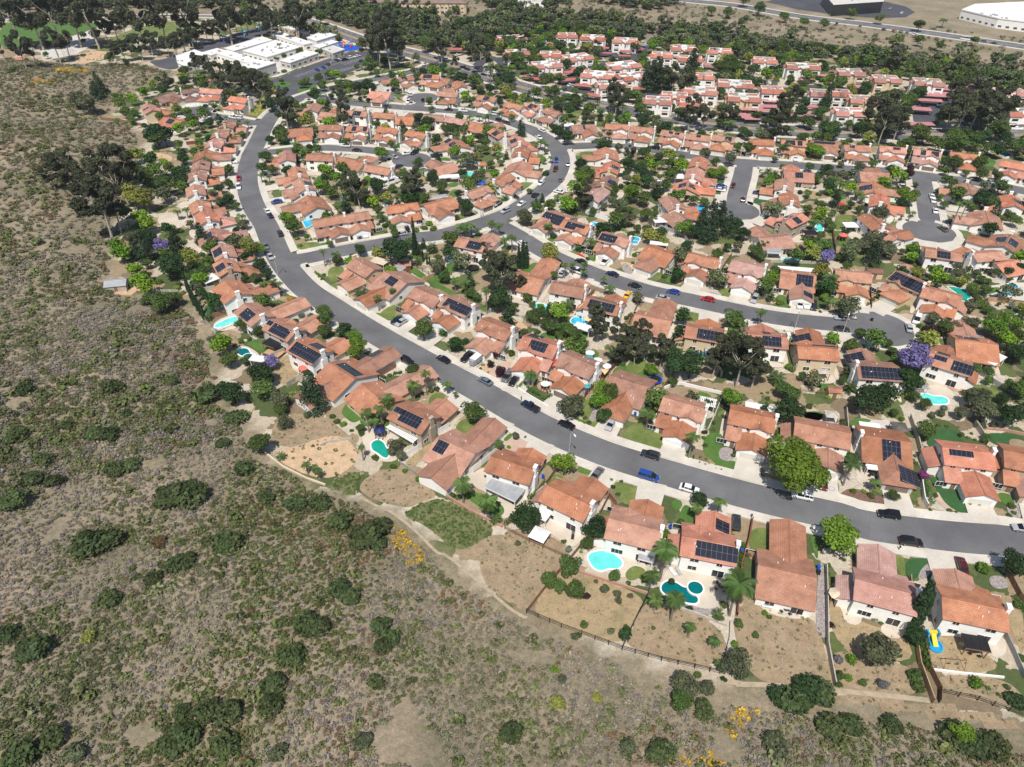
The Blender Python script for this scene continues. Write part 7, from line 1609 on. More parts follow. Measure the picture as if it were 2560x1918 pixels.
for (k, x, y, L, D, an, h, mt, nm, lb, ct_, tl, sl) in (
 ('C', 370, 585, 9.5, 4.2, -38, 2.7, 'white', 'pergola', 'white slatted pergola behind the tan solar-roofed house', 'pergola', 0, True),
 ('D', 880, 510, 5, 3.6, -20, 2.6, 'white', 'pergola', 'white slatted pergola at the corner of a dry back yard', 'pergola', 0, True),
 ('C', 1205, 1060, 8.5, 5.0, -33, 2.8, 'grey', 'patio_cover', 'pale grey patio cover above a curved wooden deck', 'patio cover', .0, False),
 ('B', 452, 218, 3, 5, -32, 2.6, 'flatroof', 'patio_cover', 'white awning at the left corner of a back wall', 'patio cover', 0, False),
 ('B', 1150, 525, 3.2, 2.8, -18, 2.4, 'grey', 'patio_cover', 'grey awning near the kidney-shaped pool deck', 'patio cover', 0, False),
 ('D', 1325, 560, 7.5, 2.6, -18, 2.6, 'flatroof', 'patio_cover', 'long white patio cover behind the inner kerb row', 'patio cover', 0, False),
 ('E', 580, 885, 5, 3, -12, 2.6, 'flatroof', 'patio_cover', 'white patio cover on a wide pale concrete patio', 'patio cover', 0, False),
 ('E', 612, 1222, 3.4, 1.6, -10, 2.4, 'white', 'patio_cover', 'small white awning in a courtyard with a fire pit', 'patio cover', 0, False),
 ('E', 1590, 310, 7, 5, 35, 2.8, 'flatroof', 'patio_cover', 'large white translucent patio cover at the right-hand house', 'patio cover', 0, False),
 ('E', 1760, 1110, 4.5, 2.5, -10, 2.6, 'flatroof', 'patio_cover', 'white patio cover at the right edge beside a cream wall', 'patio cover', 0, False),
 ('E', 1010, 545, 3.4, 2.6, -8, 2.5, 'grey', 'pergola', 'grey slatted pergola between lawn and aqua pool', 'pergola', 0, True),
 ('A', 1715, 825, 4.4, 3.2, -12, 2.6, 'black', 'pergola', 'black shade-cloth pergola behind the right-hand house', 'pergola', 0, False),
 ('N', 1140, 480, 5, 3.6, -35, 2.7, 'flatroof', 'patio_cover', 'white patio cover beside the solar-roofed orange house', 'patio cover', 0, False),
 ('N', 1370, 265, 5.5, 3.2, -30, 2.6, 'flatroof', 'patio_cover', 'white patio cover at the edge of a small blue pool', 'patio cover', 0, False),
 ('H', 1020, 905, 5, 4.2, -30, 2.7, 'black', 'patio_cover', 'black patio cover beside a curved lawn', 'patio cover', 0, False),
 ('H', 860, 1090, 5, 2.6, -12, 2.5, 'flatroof', 'patio_cover', 'white shade beside the teal pool on the hillside', 'patio cover', 0, False),
 ('H', 1040, 1020, 5.4, 3.4, -25, .8, 'woodpale', 'wooden_deck', 'pale wooden deck below the black patio cover', 'deck', 0, False),
 ('H', 290, 170, 5, 5, -45, 2.6, 'flatroof', 'patio_cover', 'white patio cover behind the tan hillside house', 'patio cover', 0, False),
 ('K', 530, 890, 4.4, 3.6, -35, 2.6, 'flatroof', 'patio_cover', 'white patio cover beside the big blue-green conifer', 'patio cover', 0, False),
 ('M', 470, 590, 11, 3.8, -38, 2.8, 'roof_t', 'patio_cover', 'long terracotta patio cover with skylights by a blue pool', 'patio cover', 0, False),
 ('J', 1150, 980, 6, 3.6, -30, 2.7, 'beige', 'patio_cover', 'cream patio cover behind the cream corner house', 'patio cover', 0, False),
 ('J', 1370, 1060, 4.2, 3, -25, 2.6, 'grey', 'patio_cover', 'grey ribbed patio cover next to a lawn with black fence', 'patio cover', 0, False),
 ('J', 1790, 240, 9.5, 2.6, 16, 2.6, 'grey', 'patio_cover', 'long grey patio cover behind a single-storey house', 'patio cover', 0, False),
 ('L', 230, 1110, 9, 3.4, 8, 2.7, 'flatroof', 'patio_cover', 'long white patio cover beside the round fenced pool', 'patio cover', 0, False),
 ('L', 530, 920, 9, 2.4, -12, 2.6, 'flatroof', 'patio_cover', 'white shed roof beyond the round fenced pool', 'patio cover', 0, False),
 ('S', 640, 515, 13.5, 2.4, -8, 2.7, 'white', 'patio_cover', 'long bright white patio cover on the back of a house', 'patio cover', 0, False),
 ('P', 770, 225, 6.5, 2.4, -14, 2.7, 'flatroof', 'patio_cover', 'white patio cover with grey panel behind a wide house', 'patio cover', 0, False),
 ('P', 1380, 1430, 4.2, 2.6, -6, 2.5, 'grey', 'patio_cover', 'grey awning near the small above-ground pool', 'patio cover', 0, False),
 ('O', 1420, 780, 4.4, 5.0, 0, 2.6, 'flatroof', 'patio_cover', 'square white patio cover left of the orange-roofed house', 'patio cover', 0, False),
 ('O', 1180, 1380, 6.4, 4.4, 6, 2.7, 'flatroof', 'patio_cover', 'white patio cover beside the dark pine grove', 'patio cover', 0, False),
 ('O', 620, 700, 3, 4.6, -5, 2.6, 'beige', 'patio_cover', 'beige patio cover right of the cream solar house', 'patio cover', 0, False),
 ('T', 1530, 515, 6, 3, -10, 2.7, 'beige', 'patio_cover', 'beige patio cover in front of the wide white house', 'patio cover', 0, False),
 ('L', 1890, 400, 5, 4.4, 0, 2.6, 'flatroof', 'patio_cover', 'white shade cover next to tall cypress and long hedge', 'patio cover', 0, False),
 ('I', 880, 620, 5, 3, 0, 2.6, 'flatroof', 'patio_cover', 'white patio cover between two rows near the loop road', 'patio cover', 0, False),
 ('S', 300, 255, 5.4, 4.4, -5, 2.7, 'grey', 'patio_cover', 'dark grey patio cover right of the pine grove', 'patio cover', 0, False),
 ('Q', 1140, 1450, 5, 4, 0, 2.6, 'black', 'patio_cover', 'black patio cover near the teal pool with palms', 'patio cover', 0, False),
 ('Q', 1690, 1340, 5, 4, 0, 2.6, 'white', 'patio_cover', 'white patio cover beside a square pale lawn', 'patio cover', 0, False)):
    canopy(nm, *nat(k, x, y), L, D, an, h, [mt, 'trim' if mt not in ('black', 'woodpale') else 'wood'], lb, ct_, None, tl, .08, 0, sl)
# gabled and hipped small buildings: sheds and gazebos
def gazebo(k, x, y, w, d, an, h, mt, label, name='gazebo', n=4, z=None):
    px, py = nat(k, x, y); zb = ter(px, py)[2]; X, Y = unp(px, py, h+zb); r_ = bpy.data.objects.new(name, None); COL.objects.link(r_); r_.location = (X, Y, zb); r_.rotation_euler = (0, 0, math.radians(an)); mb = MB()
    P = [(w/2*math.cos(2*math.pi*(i+.5)/n)*1.41**(n == 4), d/2*math.sin(2*math.pi*(i+.5)/n)*1.41**(n == 4)) for i in range(n)]
    for i in range(n): mb.slab([(*P[i], h), (*P[(i+1) % n], h), (0, 0, h+min(w, d)*.22)], .08)
    mb.obj('roof', [mt], r_); m2 = MB(); m2.box(-.07, .07, -.07, .07, 0, h-.05); pm = m2.mesh('post', ['wood'])
    for p in P: link('post', pm, r_, (p[0]*.88, p[1]*.88, 0))
    tag(r_, label, name.replace('_', ' ')); return r_
gazebo('E', 825, 885, 3.8, 3.6, -8, 2.7, 'roof_g', 'dark olive hipped gazebo at the edge of a white patio'); gazebo('E', 262, 780, 3.2, 3, -8, 2.6, 'stone', 'grey-brown canvas gazebo on a round-cornered concrete pad')
gazebo('E', 195, 425, 3.2, 2.6, -4, 2.6, 'stone', 'grey-brown gazebo on a peach-coloured patio'); gazebo('T', 415, 530, 4.6, 4.2, 0, 2.6, 'roof_t', 'octagonal terracotta-roofed gazebo beside the solar-roofed house', n=8)
gazebo('B', 410, 375, 3.8, 3.6, -30, 2.4, 'white', 'white square canopy tent in a bare back yard', 'canopy_tent'); gazebo('A', 783, 495, 3.2, 3.2, 10, 2.5, 'beige', 'beige eight-sided umbrella over a patio table', 'patio_umbrella', 8)
gazebo('C', 160, 580, 3.0, 3.0, 10, 2.5, 'navy', 'navy blue patio umbrella beside palms and green pool', 'patio_umbrella', 8); gazebo('H', 1370, 1195, 2.8, 2.8, 0, 2.4, 'pinkred', 'coral red umbrella on a small brick-edged patio', 'patio_umbrella', 8)
gazebo('C', 1535, 195, 2.7, 2.7, 0, 2.4, 'white', 'white umbrella in a round brick front court', 'patio_umbrella', 8); gazebo('C', 1880, 215, 2.2, 2.2, 0, 2.4, 'teal', 'pale teal umbrella against a white side wall', 'patio_umbrella', 8)
for x, y, m_, l in ((1450, 560, 'white', 'topmost white umbrella on the crowded back patio'), (1540, 645, 'white', 'large white umbrella in the middle of the crowded patio'), (1640, 712, 'white', 'lowest white umbrella on the crowded back patio'), (1435, 610, 'teal', 'pale teal umbrella on the crowded back patio')): gazebo('N', x, y, 2.8, 2.8, 10, 2.4, m_, l, 'patio_umbrella', 8)
gazebo('N', 1868, 805, 2.4, 2.4, 0, 2.2, 'pink', 'pink umbrella on the lawn behind a large roof', 'patio_umbrella', 8); gazebo('S', 330, 640, 2.6, 2.6, 0, 2.4, 'white', 'white umbrella left of the house with white cover', 'patio_umbrella', 8)
gazebo('H', 180, 165, 1.9, 1.9, 0, 2.3, 'green_fab', 'green umbrella left of the white hillside patio cover', 'patio_umbrella', 8); gazebo('H', 92, 210, 1.5, 1.5, 0, 2.3, 'green_fab', 'smaller green umbrella furthest up the slope', 'patio_umbrella', 8)
gazebo('S', 1262, 40, 3.6, 3.6, 0, 2.4, 'pinkred', 'dark crimson umbrella beside a dividing fence', 'patio_umbrella', 8); gazebo('Q', 1575, 1055, 3, 3, 0, 2.4, 'red', 'bright red umbrella in a leafy back yard', 'patio_umbrella', 8)
gazebo('I', 580, 1170, 2.8, 2.8, 0, 2.4, 'teal', 'turquoise umbrella behind a white two-storey house', 'patio_umbrella', 8); gazebo('O', 1135, 845, 3, 3, 0, 2.4, 'white', 'left white umbrella beside a small spa', 'patio_umbrella', 8); gazebo('O', 1215, 840, 3, 3, 0, 2.4, 'white', 'right white umbrella beside a small spa', 'patio_umbrella', 8)
def shed(k, x, y, L, D, an, h, roof, wall, label):
    px, py = nat(k, x, y); zb = ter(px, py)[2]; X, Y = unp(px, py, h+zb+.5); r_ = bpy.data.objects.new('shed', None); COL.objects.link(r_); r_.location = (X, Y, zb-.1); r_.rotation_euler = (0, 0, math.radians(an))
    w = MB(); rb = MB(); gable_walls(w, -L/2, L/2, -D/2, D/2, h); gable_roof(rb, -L/2, L/2, -D/2, D/2, h, .3); w.obj('wall', [wall], r_); rb.obj('roof', [roof], r_); link('door', FD, r_, (0, -D/2, .05), math.pi); tag(r_, label, 'shed')
shed('b', 550, 765, 6.5, 5, 12, 2.6, 'grey', 'stone', 'lone grey-roofed shed on a bare patch of hillside'); shed('E', 292, 560, 3.2, 2.6, -6, 2.2, 'roof_t', 'wall_c', 'cream garden shed with tiled roof on the peach patio')
shed('U', 240, 665, 6, 4, -8, 2.6, 'roof_o', 'wall_t', 'small orange-roofed hut beside the ballfield backstop'); shed('F', 430, 105, 4.4, 3.5, 0, 2.6, 'carport', 'wall_w', 'little dark red-roofed building next to palm and school grove')
shed('S', 1700, 510, 5, 3.4, -4, 2.6, 'roof_b', 'wall_c', 'small brown-roofed cream shed between two houses'); shed('X', 860, 255, 6, 5, 15, 3, 'roof_a', 'wall_w', 'small red-roofed pool house beside the apartment pool'); shed('Y', 985, 240, 7, 5, -10, 3, 'roof_a', 'wall_w', 'red-roofed pool house left of the second apartment pool')
shed('J', 1430, 990, 4.2, 3.4, 8, 2.2, 'roof_t', 'redwood', 'arched rust-coloured garden shed right of the big round tree'); shed('L', 690, 920, 3.5, 3, 0, 2.4, 'roof_t', 'wall_w', 'white pool shed beyond the round fenced pool')
# shade sails
def sail(k, pts, hs, mt, label):
    P = [unp(*nat(k, *p), h) for p, h in zip(pts, hs)]; r_ = bpy.data.objects.new('shade_sail', None); COL.objects.link(r_); r_.location = (*P[0], 0); mb = MB(); Q = [(p[0]-P[0][0], p[1]-P[0][1], h) for p, h in zip(P, hs)]
    mb.slab(Q[:3], .04); 
    if len(Q) > 3: mb.slab([Q[0], Q[2], Q[3]], .04)
    mb.obj('cloth', [mt], r_); p2 = MB()
    for q in Q: p2.tube([(q[0], q[1], 0), (q[0], q[1], q[2])], .05, 6)
    p2.obj('support_poles', ['darkmetal'], r_); tag(r_, label, 'shade sail')
sail('L', ((620, 1210), (735, 1160), (740, 1250)), (3, 3.2, 2.8), 'blue', 'bright blue triangular shade sail beside a white gable'); sail('M', ((1770, 1240), (1840, 1180), (1870, 1230)), (3, 3.2, 2.8), 'sand_fab', 'small sand-coloured triangular sail beside the narrow alley')
sail('M', ((1840, 1160), (1970, 1075), (1990, 1100), (1900, 1160)), (3, 3, 3, 3), 'sand_fab', 'long sand-coloured sail above the side passage'); sail('M', ((1840, 1340), (1930, 1350), (1920, 1440)), (2.8, 3, 2.8), 'sand_fab', 'sand-coloured sail over the edge of a blue pool')
sail('N', ((1560, 740), (1670, 755), (1620, 815)), (2.8, 3, 2.8), 'sand_fab', 'pale yellow sail at the lower end of the crowded patio'); sail('N', ((1530, 700), (1600, 710), (1590, 760), (1540, 780)), (2.6, 2.6, 2.6, 2.6), 'red', 'small red awning beside a white chimney'); sail('N', ((965, 690), (1030, 620), (1080, 640), (1030, 730)), (2.8, 2.8, 2.8, 2.8), 'red', 'red side awning beside the large terracotta roof')
# ------------------------------------------------------------------ pools: sunk basin, coping, water
def ell(cx, cy, rx, ry, n=20, a=0): return [(cx+rx*math.cos(t)*math.cos(a)-ry*math.sin(t)*math.sin(a), cy+rx*math.cos(t)*math.sin(a)+ry*math.sin(t)*math.cos(a)) for t in np.linspace(0, 2*math.pi, n, endpoint=False)]
def pool(k, pts, mt, label, sm=2, cop=.35, spa=None, z=.13):
    P = [unp(*nat(k, *p)) for p in pts]; P = chaikin(P, sm) if sm else P; c = np.mean(P, axis=0); r_ = bpy.data.objects.new('swimming_pool', None); COL.objects.link(r_); r_.location = (c[0], c[1], 0)
    Q = [(p[0]-c[0], p[1]-c[1]) for p in P]
    if sum(Q[i][0]*Q[(i+1) % len(Q)][1]-Q[(i+1) % len(Q)][0]*Q[i][1] for i in range(len(Q))) < 0: Q = Q[::-1]
    mb = MB()
    for t3 in tessellate_polygon([[mathutils.Vector((*p, 0)) for p in Q]]):
        q = [Q[i] for i in t3]
        if (q[1][0]-q[0][0])*(q[2][1]-q[0][1])-(q[1][1]-q[0][1])*(q[2][0]-q[0][0]) < 0: q = q[::-1]
        mb.face([(*p, z+.03) for p in q])
    mb.obj('water', [mt], r_); mb = MB(); n = len(Q)
    nr = []
    for i in range(n):
        d = np.array(Q[(i+1) % n])-np.array(Q[i-1]); d /= np.linalg.norm(d)+1e-9; nr.append(np.array([d[1], -d[0]]))
    O = [tuple(np.array(Q[i])+nr[i]*cop) for i in range(n)]
    for i in range(n):
        j = (i+1) % n; mb.face([(*Q[i], z+.1), (*O[i], z+.1), (*O[j], z+.1), (*Q[j], z+.1)]); mb.face([(*O[i], z-.1), (*O[j], z-.1), (*O[j], z+.1), (*O[i], z+.1)]); mb.face([(*Q[j], z), (*Q[i], z), (*Q[i], z+.1), (*Q[j], z+.1)])
    mb.obj('coping', ['trim'], r_)
    if spa:
        (sx, sy, sr) = spa; s = unp(*nat(k, sx, sy)); s = (s[0]-c[0], s[1]-c[1]); mb = MB(); R0 = ell(0, 0, sr, sr); R1 = ell(0, 0, sr+.3, sr+.3)
        mb.face([(s[0]+x, s[1]+y, z+.32) for x, y in R0], 1)
        for i in range(20):
            j = (i+1) % 20; f = lambda p, zz: (s[0]+p[0], s[1]+p[1], zz)
            mb.face([f(R0[i], z+.42), f(R1[i], z+.42), f(R1[j], z+.42), f(R0[j], z+.42)]); mb.face([f(R1[i], 0), f(R1[j], 0), f(R1[j], z+.42), f(R1[i], z+.42)])
        mb.obj('spa', ['trim', mt], r_)
    tag(r_, label, 'swimming pool', 'back yard swimming pools')
pool('B', [(735,510),(880,485),(930,520),(990,570),(960,620),(890,610),(830,635),(770,600)], 'w_aqua', 'pale aqua kidney-shaped pool with rope ring and white rim')
pool('B', [(1250,730),(1300,695),(1360,715),(1400,745),(1450,750),(1480,790),(1510,830),(1490,860),(1420,850),(1330,815),(1255,780)], 'w_teal', 'dark teal freeform pool with round raised spa', spa=(1485, 755, 1.5))
pool('C', [(90,690),(150,660),(200,690),(215,730),(250,760),(230,820),(190,810),(150,775),(100,750)], 'w_green', 'green kidney pool under palms beside the navy umbrella')
pool('H', [(345,720),(400,680),(580,605),(640,620),(620,670),(520,710),(380,745)], 'w_aqua', 'long bright aqua pool on the hill side of the lower row')
pool('H', [(600,1000),(680,970),(740,985),(760,1030),(830,1050),(790,1090),(700,1070),(630,1050)], 'w_teal', 'small teal pool with white-rimmed spa beside curved lawn', spa=(740, 1078, 1.3))
pool('J', [(260,530),(400,480),(425,540),(300,605)], 'w_bright', 'blue four-sided pool inside white fence near the corner', sm=0)
pool('J', [(1910,940),(1970,905),(2000,930),(1985,955),(2070,1000),(2130,985),(2140,1010),(2080,1025),(2010,1020),(1950,985)], 'w_bright', 'angular bright blue pool beside the long terracotta cover', sm=1)
pool('L', [(410,1120),(440,1070),(510,1050),(580,1065),(585,1110),(520,1150),(450,1165)], 'w_aqua', 'round-ended aqua pool ringed by a white fence')
pool('L', [(855,750),(900,700),(960,700),(950,750),(985,770),(920,785)], 'w_lime', 'vivid green pool beside a peach patio'); pool('L', [(750,570),(800,550),(860,560),(850,590),(780,600)], 'w_aqua', 'small aqua pool left of the grey solar house')
pool('I', [(1245,650),(1290,640),(1290,690),(1250,690)], 'w_aqua', 'tiny aqua pool squeezed behind white chimneys', sm=1); pool('I', [(520,1480),(580,1435),(640,1470),(650,1510),(560,1520)], 'w_aqua', 'aqua pool right of the half-dark solar roof', sm=1)
pool('I', [(1150,1500),(1190,1480),(1230,1520),(1200,1550),(1150,1530)], 'w_green', 'green pool half hidden by dark trees in the loop'); pool('M', [(1240,1220),(1290,1190),(1380,1200),(1420,1240),(1400,1290),(1300,1260)], 'w_aqua', 'aqua pool with pink brick surround behind big shrubs', sm=1)
pool('M', [(1690,1380),(1730,1350),(1800,1360),(1880,1400),(1870,1430),(1740,1440),(1690,1415)], 'w_bright', 'light blue pool beside white cover and sand sails', sm=1); pool('M', [(1910,265),(1960,260),(2090,290),(2080,340),(2000,340),(1960,300)], 'w_bright', 'blue-grey freeform pool behind the solar-roofed corner house')
pool('P', [(465,160),(500,145),(555,175),(530,215),(470,205)], 'w_bright', 'blue pool with half-round step beside a white deck', sm=1, spa=(490, 225, 1.3)); pool('S', [(370,365),(510,370),(560,360),(640,370),(690,410),(650,430),(460,415)], 'w_aqua', 'long low aqua pool behind the garden wall right of pines')
pool('Q', [(1180,1400),(1240,1330),(1270,1310),(1310,1340),(1315,1420),(1260,1450)], 'w_aqua', 'aqua pool between tall palms on the dead-end street'); pool('T', [(1030,845),(1130,850),(1310,890),(1420,1060),(1260,1065),(1190,960),(1150,930)], 'w_green', 'jade green angular pool wrapping the corner house', sm=0, spa=(1405, 1075, 1.2))
pool('T', [(1900,860),(1980,840),(2060,890),(2140,910),(2140,940),(2060,945),(1960,980),(1890,970)], 'w_bright', 'vivid blue freeform pool at the right edge', spa=(2030, 845, 1.6)); pool('E', [(990,625),(1040,610),(1110,640),(1170,635),(1230,660),(1220,700),(1150,705),(1060,695),(1010,660)], 'w_aqua', 'aqua freeform pool below the white solar-roofed house')
pool('R', [(1850,365),(1990,330),(2060,375),(1950,410)], 'w_teal', 'teal rectangular pool with white edge beyond the through street', sm=0); pool('X', [(700,220),(760,212),(810,230),(790,270),(740,275),(710,250)], 'w_bright', 'blue pool among the rear apartment blocks')
pool('Y', [(1000,222),(1020,215),(1050,228),(1042,242),(1015,240)], 'w_bright', 'blue pool beside the right-hand apartment blocks', sm=1); pool('X', [(1610,1300),(1720,1310),(1820,1320),(1800,1335),(1640,1325)], 'w_aqua', 'long thin aqua pool next to the boulevard hedge')
pool('J', [(1190,335),(1230,330),(1235,360),(1200,360)], 'w_bright', 'small blue spa pool on a peach terrace'); pool('A', [(285,545),(345,555),(340,595),(283,585)], 'w_teal', 'small covered hot tub against a back wall', sm=0, z=.6)
# ------------------------------------------------------------------ walls and fences between gardens
def fence(k, pts, h, mt, label, name='fence', th=.09, step=2.4, rails=False):
    P = [ter(*nat(k, *p)) for p in pts]; r_ = bpy.data.objects.new(name, None); COL.objects.link(r_); o = P[0]; r_.location = o; mb = MB(); pb = MB()
    for i in range(len(P)-1):
        a, b_ = np.array(P[i][:2]), np.array(P[i+1][:2]); Ln = np.linalg.norm(b_-a); n = max(1, int(Ln/step)); d = (b_-a)/max(Ln, .01); w = np.array([-d[1], d[0]])*th/2
        for s in range(n):
            p, q = a+(b_-a)*s/n, a+(b_-a)*(s+1)/n; zp, zq = float(relief(*p)), float(relief(*q))
            for (l, u) in (((.08, h),) if not rails else tuple((h*f-.06, h*f) for f in (.35, .68, 1.0))):
                c = [(*(p-w), zp+l-.1*(not rails)), (*(q-w), zq+l-.1*(not rails)), (*(q+w), zq+l-.1*(not rails)), (*(p+w), zp+l-.1*(not rails)), (*(p-w), zp+u), (*(q-w), zq+u), (*(q+w), zq+u), (*(p+w), zp+u)]
                c = [(x-o[0], y-o[1], z-o[2]) for x, y, z in c]
                for f in ((4,5,6,7),(0,1,5,4),(2,3,7,6)): mb.face([c[t] for t in f])
            x, y = p-np.array(o[:2]); pb.box(x-.07, x+.07, y-.07, y+.07, zp-o[2]-.1, zp-o[2]+h+.08)
    mb.obj('rails' if rails else 'panel', [mt], r_); pb.obj('posts', [mt], r_); tag(r_, label, 'wall' if 'wall' in name else 'fence', 'garden fences and walls'); return r_
